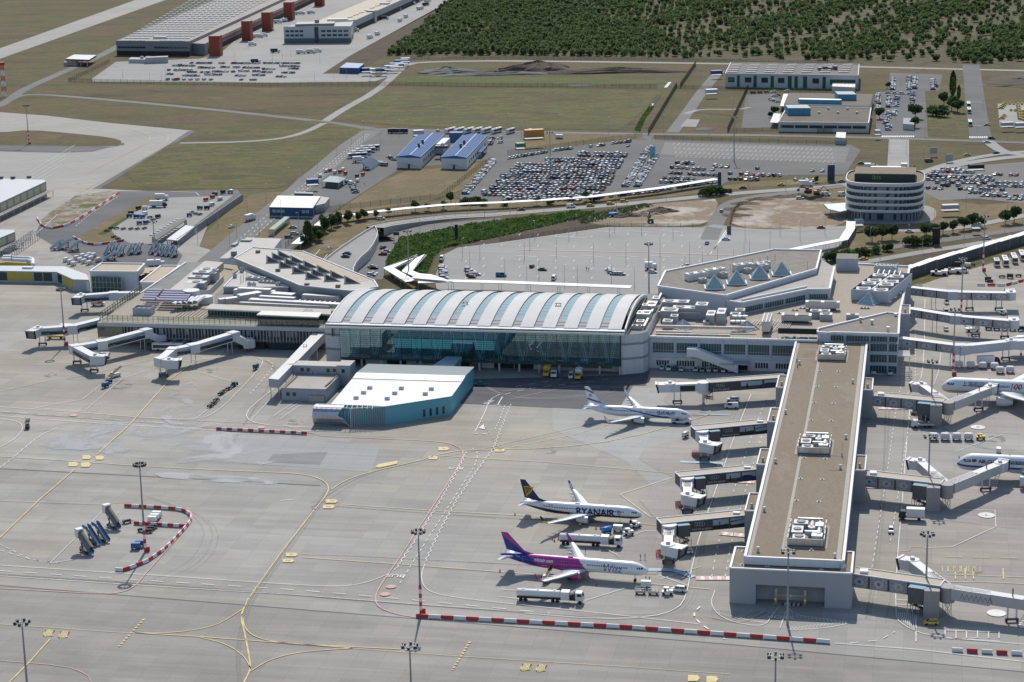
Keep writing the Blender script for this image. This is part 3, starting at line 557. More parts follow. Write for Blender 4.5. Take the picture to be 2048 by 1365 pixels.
for uu,nm in ((u0,-1),(u1,1)):
 m=MB();m.rings([[W(uu-.3,v,arch(v)-.9),W(uu-.3,v,arch(v)+.6),W(uu+.3,v,arch(v)+.6),W(uu+.3,v,arch(v)-.9)] for v in vs_],0);m.obj('roof_edge',whitep,T)
 m=MB();vv=vs_[1:];m.poly([W(uu-.6*nm,v,arch(v)-.8) for v in vv]+[W(uu-.6*nm,v,12) for v in vv[::-1]][:]);m.obj('gable_glazing',gglass,T)
gu0,gu1,gv,gz0,gz1=-225.4,-111.9,790.2,4.0,17.6
m=MB();m.poly([W(gu0,gv,gz0),W(gu1,gv,gz0),W(gu1,gv,gz1),W(gu0,gv,gz1)]);m.poly([W(gu1,gv,gz0),W(gu1,gv+5,gz0),W(gu1,gv+5,gz1),W(gu1,gv,gz1)]);cw=m.obj('curtain_wall',cwall,T)
m=MB()
for z in np.linspace(gz0,gz1,17):m.bar(W(gu0,gv-.05,z),W(gu1,gv-.05,z),.12,.09)
for u in np.linspace(gu0,gu1,28):m.bar(W(u,gv-.08,gz0),W(u,gv-.08,gz1),.14,.14)
m.obj('mullion_grid',mull,cw)
m=MB();ub(m,gu0-.1,gu1+.2,gv-.15,gv+1.2,3.3,4.0);m.obj('sill_beam',M('dark_teal_sill',(.03,.075,.085),.4,var=0),T)
lt=M('truss_white',(.88,.90,.90),.5,var=.05)
for k in range(13):
 c=gu0+5+k*8.65;m=MB()
 for s in (-1,1):m.bar(W(c,gv+2.2,4.0),W(c+s*3.0,gv+2.2,17.8),.45,.45);m.bar(W(c+s*.9,gv+2.2,4.0),W(c+s*3.7,gv+2.2,17.8),.22,.3)
 m.obj('truss',lt,T)
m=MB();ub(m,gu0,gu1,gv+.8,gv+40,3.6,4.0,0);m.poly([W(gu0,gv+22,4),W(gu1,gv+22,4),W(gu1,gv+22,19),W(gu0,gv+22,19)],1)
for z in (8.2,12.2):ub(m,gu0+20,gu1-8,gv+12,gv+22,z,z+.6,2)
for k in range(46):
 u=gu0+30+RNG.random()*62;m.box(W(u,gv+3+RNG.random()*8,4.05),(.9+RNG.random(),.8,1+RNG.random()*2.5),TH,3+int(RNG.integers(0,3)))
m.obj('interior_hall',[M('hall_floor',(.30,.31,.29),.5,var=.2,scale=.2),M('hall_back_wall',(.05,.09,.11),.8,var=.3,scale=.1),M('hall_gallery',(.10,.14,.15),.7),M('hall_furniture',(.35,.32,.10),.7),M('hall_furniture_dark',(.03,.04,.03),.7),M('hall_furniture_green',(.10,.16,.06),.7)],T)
m=MB();wb(m,[(-232.3,793.2),(gu0,792),(gu0,850),(-232.3,850)],0,16.9,0,1)
for z in (6.2,12.2):wb(m,[(-232.42,793.08),(gu0,791.88),(gu0,793),(-232.42,794)],z,z+.9,2)
m.obj('side_block',[panel,felt,greyb],T)
m=MB();wb(m,[(gu1+.3,790.6),(-109.8,790.6),(-103.4,793.8),(-102.0,797),(-102.0,862),(gu1+.3,862)],0,16.2,0,1)
for z in (6.0,11.8):wb(m,[(gu1+.25,790.48),(-109.75,790.48),(-103.3,793.7),(-101.9,797),(-101.9,799),(-109,796)],z,z+.9,2)
m.obj('side_block',[panel,dfelt,greyb],T)
for k in range(15):
 u=gu0+.5+k*8.05;m=MB();m.bar(W(u,gv+.4,0),W(u,gv+.4,3.4),.75,.75);m.obj('column',concr,T)
m=MB();ub(m,gu0,gu1,gv+4.5,gv+40,0,3.3,0)
for k,(a,b) in enumerate([(1,9),(18,26),(44,53),(62,70),(70.3,78)]):ub(m,gu0+a,gu0+b,gv+4.42,gv+4.6,0.1,2.9,1)
ub(m,gu0+52,gu0+57,gv+4.4,gv+4.7,0.1,1.9,2);ub(m,gu0+30,gu0+42,gv+4.4,gv+4.7,1.2,2.0,2);ub(m,gu0+82,gu1-4,gv+4.4,gv+4.7,1.2,2.0,2)
m.obj('ground_storey',[M('ground_storey_wall',(.50,.49,.47),.8,var=.1),dark,M('brown_band',(.20,.17,.13),.8)],T)
def rooftop_unit(mb,c,d,rz=TH,m=0,fan=1):
 mb.box(c,d,rz,m);c=Vector(c);a=Vector((cos(rz),sin(rz),0))
 n_=max(1,int(d[0]/max(d[1],1.2)))
 for i in range(n_):
  q=c+a*((i+.5)/n_-.5)*d[0]+Z_(d[2]);mb.tube(q,q+Z_(.25),min(d[0]/n_,d[1])*.36,n=10,m=fan)
m=MB();b=W(-105.5,812,16.2)
for (u,v,d) in ((-106,806,(3,4,2)),(-105,818,(3.4,7,2.6)),(-107.5,816,(2,6,3)),(-105,834,(4,9,2.4)),(-107,828,(2,4,3.4)),(-104.5,846,(3,5,2.2)),(-106.5,800,(4,2,1.6))):rooftop_unit(m,W(u,v,16.25),d)
m.bar(W(-103.8,800,17.3),W(-103.8,858,17.3),.8,.8,0)
m.obj('roof_plant',[duct,mull],T)
for (u,v) in ((-178,811),(-140,812)):
 m=MB();z=arch(v)+.4
 for s in (-.8,.8):m.box(W(u+s,v,z),(.25,.25,.7),TH)
 m.box(W(u,v,z+.7),(2.6,1.2,.18),TH);m.obj('roof_hatch',M('dark_roof_hatch',(.13,.12,.12),.6),T)
# ---------------------------------------------------------------- teal annex in front of the hall
T=thing('arrivals_annex','teal clad low annex with white ribbed roof and nine roof vents','annex',W(-187,740,0))
ws=[(-207.6,712.7),(-187,712.7),(-166.3,728.4),(-166.3,769),(-208.4,769),(-208.6,746.5)]
m=MB();wb(m,ws,0,7.0,0);m.obj('wall',teal,T)
m=MB();a=[(-207.8,712.5),(-187,712.5),(-166.0,728.3),(-166.0,746.5),(-208.8,746.5)]
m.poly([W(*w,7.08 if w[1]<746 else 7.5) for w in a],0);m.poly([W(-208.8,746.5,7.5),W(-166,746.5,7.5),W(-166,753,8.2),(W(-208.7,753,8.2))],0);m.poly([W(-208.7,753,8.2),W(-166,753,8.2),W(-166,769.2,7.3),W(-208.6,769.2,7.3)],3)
m.poly([W(-166.02,728.3,7.0),W(-166.02,769.2,7.0),W(-166.02,769.2,7.3),W(-166.02,753,8.2),W(-166.02,746.5,7.5),W(-166.02,728.3,7.08)],1)
m.poly([W(-208.75,769.2,7.0),W(-208.75,712.6,7.0),W(-208.75,712.6,7.08),W(-208.75,746.5,7.5),W(-208.75,753,8.2),W(-208.75,769.2,7.3)],1)
m.bar(W(-208.8,746.4,7.6),W(-166,746.4,7.6),.3,.15,2)
m.obj('roof',[M('annex_roof_sheet',(.62,.62,.605),.45,var=.05,scale=.2,stripe=[(UA,.9,.22,.86)]),teal,greyb,M('shadow_blue_sheet',(.115,.165,.20),.5,var=.06,stripe=[(UA,.9,.22,.8)])],T)  # last sheet: hall's shadow on the rear slope, painted as a darker blue
for (u,v) in ((-198.6,734),(-186.6,734.6),(-175.2,734.9),(-199.3,727.5),(-187.5,728),(-176,728.4),(-200.3,720.5),(-188.6,720.9)):
 m=MB();z=7.1+.42*(v-712.5)/34;m.box(W(u,v,z),(1.7,1.5,.7),TH);m.box(W(u,v,z+.7),(1.9,1.2,.35),TH,taper=.7);m.obj('roof_vent',M('vent_casing',(.60,.60,.60),.5,var=.1),T)
d=(W(-166.3,728.4)-W(-187,712.7)).normalized();nr=Vector((d.y,-d.x,0))
for k in range(4):
 c=W(-166.3,728.4)-d*(3.2+k*2.6)+nr*.04;m=MB();m.bar(c-d*.45+Z_(2.2),c+d*.45+Z_(2.2),.16,2.8,0);m.obj('window',[bglass],T)
m=MB();
prof=[(712.4,6.9),(710.4,6.8),(709.2,6.3),(708.4,5.4),(708.0,4.2),(708.0,2.9),(708.3,1.7),(708.9,.7),(709.6,.05)]
for j in range(len(prof)-1):
 (va,za),(vb,zb)=prof[j],prof[j+1];ea=-204.5+(6.9-za)/6.9*5.5;eb=-204.5+(6.9-zb)/6.9*5.5
 if za>3.5:ea=-204.5+(za-3.5)/3.4*2
 if zb>3.5:eb=-204.5+(zb-3.5)/3.4*2
 m.add([W(-213.6,va,za),W(ea,va,za),W(eb,vb,zb),W(-213.6,vb,zb)],[(0,3,2,1)],0,True)
m.poly([W(-213.6,v,z) for v,z in prof]+[W(-213.6,712.4,0)],0)
m.obj('barrel_canopy',M('corrugated_silver',(.50,.52,.56),.32,.7,var=.08,stripe=[(UA,.5,.4,.7)]),T)
m=MB()
for k in range(12):m.bar(W(-213+k*1.9,712.9,7.0),W(-213+k*1.9+.8,708.9+k*.0,6.95),.16,.16)
m.bar(W(-213.6,712.9,7.02),W(-190,712.6,7.02),.2,.2);m.bar(W(-213.6,708.9,7.0),W(-199.5,708.7,7.0),.2,.2);m.bar(W(-199.3,708.3,0),W(-199.3,708.3,7.0),.22,.22);m.bar(W(-199.3,708.4,7.0),W(-187,712.6,7.0),.2,.2);m.bar(W(-204,708.2,3.4),W(-199.3,708.3,0.1),.18,.18)
for i in range(3):m.bar(W(-203+i*1.2,710,0),W(-203+i*1.2,710,5.5),.12,.12)
m.obj('pergola_frame',whitep,T)
m=MB()
for k in range(16):
 t=k/15;p=W(-198.8+t*11.6,708.5+t*4.1);m.bar(p,p+Z_(6.9),.12,.35)
m.obj('slat_screen',M('grey_slats',(.30,.33,.35),.5,var=.05),T)
m=MB();m.prism([W(-184,769.2),W(-175,769.2),W(-174.8,787),(W(-181,787))],4.6,6.4,0,1);m.obj('link_bridge',[teal,skyl],T)
# ---------------------------------------------------------------- low grey service block left of the annex
T=thing('service_block','low grey service building with raised corridors beside the teal annex','building',W(-226,755,0))
m=MB();ub(m,-237.0,-214.2,761.5,768.5,0,8.0,0,1);ub(m,-219,-213.6,761.2,769.2,0,8.5,0,1);m.obj('upper_block',[greyp,lfelt],T)
m=MB();ub(m,-235,-217.6,740,760.5,0,4.6,0,1);m.obj('front_annex',[greyp,felt],T)
m=MB();parapet(m,[(-235,740),(-217.6,740),(-217.6,760.3),(-235,760.3)],4.6,4.9,.35);m.bar(W(-233.8,741,4.8),W(-233.8,757,4.8),.5,.3,1);m.bar(W(-218.8,744,4.9),W(-217.9,757.5,5.4),.5,.25,1);m.obj('roof_edge',[greyb,M('rust_brown',(.16,.11,.08),.8)],T)
for (u,v,z) in ((-232.5,739.9,1.8),(-230,739.9,1.8),(-233,761.4,5.6),(-230.5,761.4,5.6),(-222.5,761.4,5.6),(-220,761.4,5.6),(-216.4,761.1,5.6)):
 m=MB();ub(m,u-.6,u+.6,v-.06,v+.1,z,z+1.4);m.obj('window',bglass,T)
for (u,v) in ((-229.6,760.9),(-227.6,760.9),(-219.6,760.9)):
 m=MB();ub(m,u-.5,u+.5,v-.5,v+.4,4.9,5.8);m.tube(W(u,v-.55,5.35),W(u,v-.5,5.35),.38,m=1);m.obj('air_conditioner',[whitep,mull],T)
m=MB();ub(m,-224,-218,738.6,740,0.1,2.4,0);m.obj('louvre_box',M('louvre',(.48,.45,.40),.6,stripe=[(UA,.5,.3,.6)]),T)
m=MB();wb(m,[(-243.2,811.5),(-238.2,813),(-236.6,764),(-240.8,762)],4.6,8.0,0,1);m.obj('corridor',[greyp,M('corridor_roof',(.52,.52,.51),.5,var=.06,stripe=[(VA,3,.03,.8)])],T)
m=MB();wb(m,[(-240.2,741),(-236.0,740),(-236.8,762),(-240.8,762)],4.7,8.1,0,1);m.obj('corridor',[greyp,MATS['corridor_roof']],T)
for v in (742.5,752,775,787,799):
 for s in (-1,1):
  m=MB();u=-238.4+s*1.6-(v>765)*1;m.bar(W(u,v,0),W(u,v,4.7),.3,.3);m.obj('stilt',steel,T)
m=MB();p=W(-240,790,8);m.box(p,(1.6,1.2,.2),TH);
for s in (-.5,.5):m.bar(p+Vector((s,0,0)),p+Vector((s,0,1.1)),.25,.25,1)
m.obj('roof_vent',[whitep,M('vent_red',(.35,.10,.09),.6)],T)
# ---------------------------------------------------------------- pier
T=thing('pier_building','long pier with tan gravel roof running towards the viewer','pier',W(-30.5,680,0))
pu0,pu1,pv0,pv1=-44.2,-17.0,557.5,803
m=MB();ub(m,pu0+.8,pu1-.8,pv0+.4,pv1,0,10.4,0);m.obj('wall',[M('pier_wall',(.34,.36,.39),.6,var=.06,stripe=[(VA,6,.02,.8)])],T)
m=MB();ub(m,pu0+.4,pu1-.4,pv0+.3,pv1,10.3,12.2,0,1);rf=m.obj('roof',[panel2,gravel],T)
m=MB()
for a,b in (((pu0,pv0),(pu1,pv0)),((pu1,pv0),(pu1,pv1)),((pu0,pv1),(pu0,pv0))):m.bar(W(*a,11.55),W(*b,11.55),.7,2.2,0)
m.obj('parapet',[M('parapet_cladding',(.56,.60,.66),.5,var=.05,stripe=[(UA,4.2,.02,.75),(VA,4.2,.02,.75)])],rf)
m=MB()
for a,b in (((pu0,pv0),(pu1,pv0)),((pu1,pv0),(pu1,pv1)),((pu0,pv1),(pu0,pv0))):m.bar(W(*a,12.72),W(*b,12.72),.8,.14,0)
m.obj('coping',coping,rf)
m=MB();strip=M('paving_strip',(.40,.38,.33),.9,var=.12,scale=1)
m.bar(W(-34.2,pv0+6,12.22),W(-34.2,pv1-2,12.22),.9,.06);m.bar(W(pu0+1,pv0+1,12.22),W(pu0+1,pv1,12.22),1.0,.06);m.bar(W(pu1-1.4,pv0+1,12.22),W(pu1-1.4,pv1,12.22),1.3,.06)
for v in (790,776):m.bar(W(pu0+.6,v,12.24),W(-34.4,v,12.24),.5,.06)
m.obj('walkway_strip',strip,rf)
m=MB()
for k in range(58):ub(m,pu1-.4,pu1+.15,pv0+4+k*4.1,pv0+4.25+k*4.1,.5,12.3,0)
m.obj('facade_fin_row',M('blue_fin',(.30,.36,.52),.4,var=0),T)
m=MB();m.poly([W(pu1-.6,pv0+6,1.2),W(pu1-.6,pv1,1.2),W(pu1-.6,pv1,10),W(pu1-.6,pv0+6,10)]);m.obj('glazing',bglass,T)
def plant_deck(u,v,w,d,name='plant_enclosure'):
 m=MB();z=12.2
 ub(m,u-w/2-1,u+w/2+1,v-d/2-.8,v+d/2+.8,z+.02,z+.12,3)
 for s in (-1,1):m.bar(W(u+s*w/2,v-d/2,z+1.3),W(u+s*w/2,v+d/2,z+1.3),.15,2.2,0)
 m.bar(W(u-w/2,v-d/2,z+1.3),W(u+w/2,v-d/2,z+1.3),.15,2.3,4);m.bar(W(u-w/2,v-d/2,z+.25),W(u+w/2,v-d/2,z+.25),.3,.3,1)
 for k in range(6):
  for s in (-1,1):m.bar(W(u-w/2+k*w/5,v+s*d/2,z),W(u-w/2+k*w/5,v+s*d/2,z+2.7),.14,.14,5)
 for k in range(5):
  for s in (-1,1):m.bar(W(u+s*w/2,v-d/2+k*d/4,z),W(u+s*w/2,v-d/2+k*d/4,z+2.8),.14,.14,5)
 e=m.obj(name,[M('screen_panel',(.45,.46,.47),.4,.4,var=.12,stripe=[(VA,2,.05,.7)]),mull,duct,M('deck_strip',(.34,.32,.28),.9),M('silver_screen',(.55,.56,.57),.28,.7,var=.15,stripe=[(UA,2.2,.04,.6)]),steel],rf)
 m=MB();rr=np.random.default_rng(int(v))
 rooftop_unit(m,W(u-w*.27,v-d*.05,z+.3),(w*.32,d*.32,2.2),TH,0);rooftop_unit(m,W(u-w*.2,v-d*.32,z+.3),(w*.36,d*.2,1.8),TH,0,1);rooftop_unit(m,W(u-w*.2,v+d*.28,z+.3),(w*.4,d*.2,2.4),TH,0);m.obj('air_handling_unit',[mech,mull],e)
 m=MB();m.tube(W(u+w*.12,v-d*.05,z+.3),W(u+w*.12,v-d*.05,z+3.4),w*.1,n=14);m.tube(W(u+w*.12,v+d*.35,z+2),W(u+w*.12,v-d*.05,z+2.9),w*.075,n=12);m.tube(W(u-w*.3,v+d*.4,z+2.6),W(u+w*.4,v+d*.4,z+2.6),w*.06,n=12);m.tube(W(u+w*.34,v-d*.3,z+2.2),W(u+w*.34,v+d*.3,z+2.2),w*.085,n=12);m.tube(W(u-w*.05,v-d*.2,z+2.4),W(u+w*.3,v-d*.2,z+2.4),w*.07,n=12)
 m.box(W(u+w*.3,v-d*.32,z+.3),(w*.3,d*.16,2.5),TH);m.box(W(u+w*.33,v+d*.1,z+.3),(w*.22,d*.18,3.0),TH);m.obj('ventilation_duct',duct,e)
 m=MB()
 for k in range(5):m.box(W(u+w*(.02+.05*k),v+d*(.1-.09*k),z+.3),(1,.8,1+.3*(k%2)),TH)
 m.obj('control_cabinet',M('dark_cabinet',(.10,.10,.11),.6),e)
for (u,v,d) in ((-28.0,577.5,18),(-30.2,664,16),(-29.5,782,15)):plant_deck(u,v,10.2,d)
def mushroom(u,v,z,par):
 m=MB();m.tube(W(u,v,z),W(u,v,z+1.0),.35);m.ball(W(u,v,z+1.2),.62,1,10,5,.6);m.obj('roof_fan',[steel,M('white_cowl',(.70,.70,.69),.4)],par)
for (u,v) in ((-41,563),(-19.4,560.5),(-41.8,598),(-41.7,646),(-42,702),(-41,768),(-21,642),(-20.5,744),(-20.5,675)):mushroom(u,v,12.2,rf)
for k in range(11):
 for u in (-32.9,-26.2):
  v=566+k*21.5
  if any(abs(v-q)<11 for q in (577.5,664,782)):continue
  m=MB();m.box(W(u,v,12.2),(1.4,1.4,.12),TH);m.box(W(u,v,12.32),(.5,.5,.35),TH,1);m.obj('roof_drain',[M('drain_slab',(.50,.48,.43),.9),greyb],rf)
m=MB()
for (u,v) in ((-21,655),(-42.3,772),(-41.5,764)):m.tube(W(u,v,12.2),W(u,v,16.5),.05);m.tube(W(u,v,12.2),W(u,v,13.6),.22)
m.bar(W(-25,656,12.5),W(-20.5,655,12.5),.1,.1);m.bar(W(-24.5,640,12.5),W(-21,641,12.5),.1,.1);m.obj('antenna',M('antenna_grey',(.35,.35,.36),.5),rf)
H=thing('gatehouse','grey cubic end hall of the pier with a drive-through opening','hall',W(-31,562,0))
hw=M('gatehouse_wall',(.36,.37,.395),.7,var=.05,scale=.1,stripe=[((0,0,1),.62,.03,.93)])
m=MB();hv,hb=553.6,571
for a,b in ((-48.2,-40.9),(-21.8,-14.4)):ub(m,a,b,hv,hb,.0,10.2,0,1)
ub(m,-40.9,-21.8,hv,hb,5.9,10.2,0,1);m.obj('wall',[hw,gravel],H)
m=MB();parapet(m,[(-48,hv+.2),(-14.6,hv+.2),(-14.6,hb),(-48,hb)],10.2,10.6,.6);m.obj('coping',coping,H)
m=MB();ub(m,-40.9,-21.8,hv+1,hv+2,4.6,5.95,0);m.obj('lintel',M('dark_lintel',(.17,.17,.18),.7,stripe=[(UA,1,.04,.7)]),H)
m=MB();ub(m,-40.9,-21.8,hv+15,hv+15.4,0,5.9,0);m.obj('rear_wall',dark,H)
for u in (-35.4,-27.3):
 m=MB();ub(m,u-.35,u+.35,hv+2.2,hv+3,0,5.0,0);ub(m,u-.38,u+.38,hv+2.15,hv+3.05,.4,2.4,1);m.obj('pillar',[concr,M('orange_guard',(.65,.32,.05),.6)],H)
m=MB();m.bar(W(-35,hv+1.9,2.4),W(-27.6,hv+1.9,2.4),.12,.12);m.obj('height_bar',whitep,H)
m=MB();m.tube(W(-31.2,hv+1.85,2.35),W(-31.2,hv+1.75,2.35),.35,n=14,m=0);
for s in (-1,1):
 for j in (0,1):m.bar(W(-31.2+s*(1+j*.4)-.15*s,hv+1.75,2.5),W(-31.2+s*(1+j*.4)+.15*s,hv+1.75,2.3),.08,.12,1)
m.obj('height_sign',[M('sign_yellow',(.75,.62,.10),.6),whitep],H)
m=MB();ub(m,-25.8,-23.4,hv+5,hv+5.2,1.0,2.6,0);m.obj('notice_board',concr,H)
m=MB()
for k in range(9):ub(m,-33.6+k*.6,-33.0+k*.6,hv-.2,hv+1.9,.22,.26,k%2)
m.obj('ramp_stripes',[M('dark_red_paint',(.30,.05,.06),.7),wht],H)
for u in (-35.4,-27.2):
 m=MB()
 for k in range(6):m.tube(W(u,hv-.6,k*.3),W(u,hv-.6,k*.3+.3),.09,m=k%2)
 m.tube(W(u,hv-.62,2.1),W(u,hv-.68,2.1),.3,n=12,m=2);q=m.obj('height_sign_post',[mull,M('post_yellow',(.7,.6,.2),.6),whitep],H)
m=MB();m.ball(W(-17,hv+2.8,11.2),.75,0,12,6);m.ball(W(-17,hv+4.2,11.2),.75,0,12,6);m.box(W(-17,hv+3.5,10.2),(1.4,3,.5),TH);m.obj('roof_fan',duct,H)
for (u,v) in ((-45.5,568),(-45,557),(-17.5,568),(-23,556),(-38,557)):
 m=MB();m.box(W(u,v,10.22),(1.3,1.3,.1),TH);m.box(W(u,v,10.32),(.5,.5,.35),TH,1);m.obj('roof_drain',[MATS['drain_slab'],greyb],H)
def tower(u0,u1,v0,v1,z,lab):
 t=thing('gate_tower',lab,'gate tower',W((u0+u1)/2,(v0+v1)/2,0),0,'gate towers along the pier');m=MB();ub(m,u0,u1,v0,v1,.0,z,0,1);m.obj('wall',[M('tower_wall',(.33,.34,.365),.6,var=.05,scale=.2),gravel],t)
 m=MB();parapet(m,[(u0+.15,v0+.15),(u1-.15,v0+.15),(u1-.15,v1-.15),(u0+.15,v1-.15)],z,z+.45,.4);m.obj('coping',coping,t)
 m=MB();c=((u0+u1)/2,v0+4);m.tube(W(*c,z),W(*c,z+.9),.4);m.ball(W(*c,z+1.1),.6,0,10,5,.6);m.obj('roof_fan',mech,t);return t
for i,v in enumerate((741,697,648.5,602.5)):tower(-48.0,-44.3,v,v+17,10.3,'grey gate tower on the left flank of the pier, %s from the far end'%nth(i+1))
for i,v in enumerate((741,646)):tower(-17,-13.3,v,v+16,10.4,'grey gate tower on the right flank of the pier, %s'%('nearest the terminal' if i==0 else 'halfway along'))
for i,v in enumerate((898.5,847.5)):tower(-4.8,-.8,v,v+15.5,13.2,'tall grey gate tower on the right end wall of the terminal, %s one'%('rear' if i==0 else 'nearer'))
# ---------------------------------------------------------------- right terminal
T=thing('terminal_building','right hand terminal with stepped roofs, four glass pyramids and rooftop plant','terminal',W(-55,850,0))
fv,zt=801.5,13.0
m=MB();wb(m,[(-102,fv),(-5.2,fv),(-5.2,846),(-1.6,940),(-34,945),(-40,930),(-108,905),(-110,870),(-102,862)],0,12.6,0,1);m.obj('main_block',[panel2,paver],T)
m=MB()
for a,b in (((-102,fv),(-36,fv)),((-5.2,fv),(-5.2,846)),((-5.2,846),(-1.6,940)),((-1.6,940),(-34,945))):m.bar(W(*a,12.9),W(*b,12.9),.9,.8)
m.obj('parapet',coping,T)
for z0,h in ((6.6,4.0),):
 for k in range(7):
  a=-101+k*9.4;m=MB();ub(m,a+.5,a+8.9,fv-.12,fv+.2,z0,z0+h,0);w_=m.obj('window',gglass,T);m=MB()
  for j in range(9):ub(m,a+.5+j*1.05,a+.58+j*1.05,fv-.2,fv-.1,z0,z0+h)
  ub(m,a+.5,a+8.9,fv-.2,fv-.1,z0+.9,z0+1.0);m.obj('window_bars',frame_,w_)
for k in range(8):
 a=-101.2+k*9.4;m=MB();ub(m,a-.35,a+.35,fv-.5,fv+.2,4.5,12.2);m.obj('pilaster',panel2,T)
m=MB();ub(m,-102,-44,fv-.25,fv+.1,4.6,6.0);m.obj('string_course',panel2,T)
m=MB();ub(m,-102,-44,fv-.1,fv+.2,.2,4.5,0)
for a,n_ in ((-99,5),(-91,7),(-81,7),(-60,5),(-52,6)):
 for j in range(n_):ub(m,a+j*1.05,a+.7+j*1.05,fv-.2,fv,1.3,3.4,1)
ub(m,-73,-63,fv-.22,fv,.3,3.8,2);m.obj('ground_storey',[M('pale_render',(.62,.62,.61),.7,var=.06),bglass,dark],T)
m=MB();ub(m,-73.5,-62,fv-5,fv,3.6,4.1);m.obj('entrance_canopy',greyp,T)
m=MB();wb(m,[(-36,fv+1.2),(-32,fv+.2),(-30,fv+1.4),(-5.0,fv+1.0),(-5.0,836),(-10,837.5),(-36,808)],12.6,15.9,0,1);up_=m.obj('upper_block',[panel2,gravel2],T)
m=MB();P=[(-36,fv+1.2),(-32,fv+.2),(-30,fv+1.4),(-5.0,fv+1.0),(-5.0,836),(-10,837.5),(-36,808)];parapet(m,P,15.7,16.5,.8);m.obj('coping',coping,up_)
for z0 in (.6,5.0,9.4,13.0):
 h=3.0 if z0<13 else 2.0
 for a,b in ((-15.6,-9.2),(-8.6,-5.4)) if z0<9 else ((-34.5,-26),(-25,-16.2),(-15.6,-9.2),(-8.6,-5.4)):
  vv=fv-.1 if z0<12 else fv+.85
  m=MB();ub(m,a,b,vv,vv+.3,z0,z0+h,0);w_=m.obj('window',gglass,T);m=MB()
  for j in range(int((b-a)/1.1)+1):ub(m,a+j*1.1,a+.07+j*1.1,vv-.08,vv+.02,z0,z0+h)
  m.obj('window_bars',frame_,w_)
for (u,v,h) in ((-20,822,1.6),(-15.5,819,1.4),(-9,806,2),(-6.5,833,.8)):
 m=MB();m.tube(W(u,v,15.9),W(u,v,15.9+h),.5);m.tube(W(u,v,15.9+h),W(u,v,16.2+h),.75);m.obj('roof_fan',steel,up_)
m=MB();wb(m,[(-103,862),(-69,843.5),(-43.4,870.8),(-34.4,872),(-34.2,915),(-40,930),(-108,905)],12.6,17.4,0,1);md=m.obj('middle_block',[panel2,felt],T)
m=MB();
for a,b in (((-103,862),(-69,843.5)),((-69,843.5),(-43.4,870.8)),((-43.4,870.8),(-34.4,872)),((-34.4,872),(-34.2,915))):m.bar(W(*a,17.5),W(*b,17.5),.9,.7);
m.bar(W(-69,847,17.9),W(-44,874,17.9),.6,.8);m.obj('coping',coping,md)
for (a,b) in (((-67.6,845.0),(-61,852.0)),((-60.2,852.9),(-53,860.5)),((-52.2,861.4),(-44.6,869.5)),((-42.8,870.9),(-35.2,871.9))):
 pa,pb=W(*a),W(*b);d=(pb-pa).normalized();nr=Vector((d.y,-d.x,0))*.15;m=MB();m.bar(pa+nr+Z_(14.3),pb+nr+Z_(14.3),.3,2.0);w_=m.obj('window',gglass,md)
 m=MB()
 for j in range(9):q=pa.lerp(pb,j/8)+nr*2.1;m.bar(q+Z_(13.3),q+Z_(15.3),.1,.1)
 m.obj('window_bars',frame_,w_)
hx=[(-105.6,853),(-76,838.5),(-41.4,893),(-41.2,932),(-62.5,932),(-106,882)]
hx=[(u,v+8) for u,v in hx]
m=MB();wb(m,hx,12.6,19.4,0,1);hr=m.obj('pyramid_hall',[panel2,gravel2],T);m=MB();parapet(m,hx,19.2,20.0,.8);m.obj('coping',coping,hr)
for i,(px) in enumerate(((1427,579),(1471,570),(1517,559),(1561,552))):
 c=G(px[0]+2,px[1]-3,19.6);m=MB();s=4.1;b_=[c+Vector((cos(TH+R(8)+k*pi/2+pi/4)*s*1.35,sin(TH+R(8)+k*pi/2+pi/4)*s*1.35,.3)) for k in range(4)];ap=c+Z_(5.6)
 for k in range(4):m.poly([b_[k],b_[(k+1)%4],ap],0)
 py=m.obj('glass_pyramid',[M('pyramid_glass',(.30,.42,.45),.25,var=.08,spec=.6)],hr);m=MB()
 for k in range(4):
  m.bar(b_[k],ap,.3,.3);m.bar(b_[k],b_[(k+1)%4],.7,.6,0);e0,e1=b_[k].lerp(ap,.33),b_[(k+1)%4].lerp(ap,.33)
  m.bar(e0,e1,.1,.1,0)
  for j in (1,2,3):m.bar(b_[k].lerp(b_[(k+1)%4],j/4),ap.lerp(b_[k].lerp(b_[(k+1)%4],j/4),.5),.1,.1,0)
 m.obj('pyramid_frame',frame_,py)
for (px,d) in (((1391,559),(9,3.4,3)),((1429,551),(9,3.6,3)),((1484,541),(8,3.6,3)),((1515,537),(12,3,2.6)),((1405,565),(3,2.6,1.8)),((1446,555),(3,3,2.2)),((1495,546),(3,3,2)),((1525,542),(4,4,3))):
 m=MB();rooftop_unit(m,G(*px,19.4),d,R(28),0,1);m.obj('air_handling_unit',[whitep if d[0]>5 else mech,mull],hr)
m=MB();c=G(1615,540,19.4);m.tube(c,c+Z_(4),.1);m.bar(c+Vector((-2,0,2)),c+Vector((2,0,2)),.1);m.bar(c+Vector((-1.5,0,3)),c+Vector((1.5,0,3)),.1);m.obj('antenna',MATS['antenna_grey'],hr)
m=MB();
for k in range(12):a=G(1385+k*15,556-k*3.2,19.4);m.bar(a,a+Z_(2.6),.15,.15)
m.bar(G(1385,556,21.8),G(1550,521,21.8),.12,.12);m.bar(G(1385,556,20.6),G(1550,521,20.6),.12,.12);m.obj('screen_frame',mull,hr)
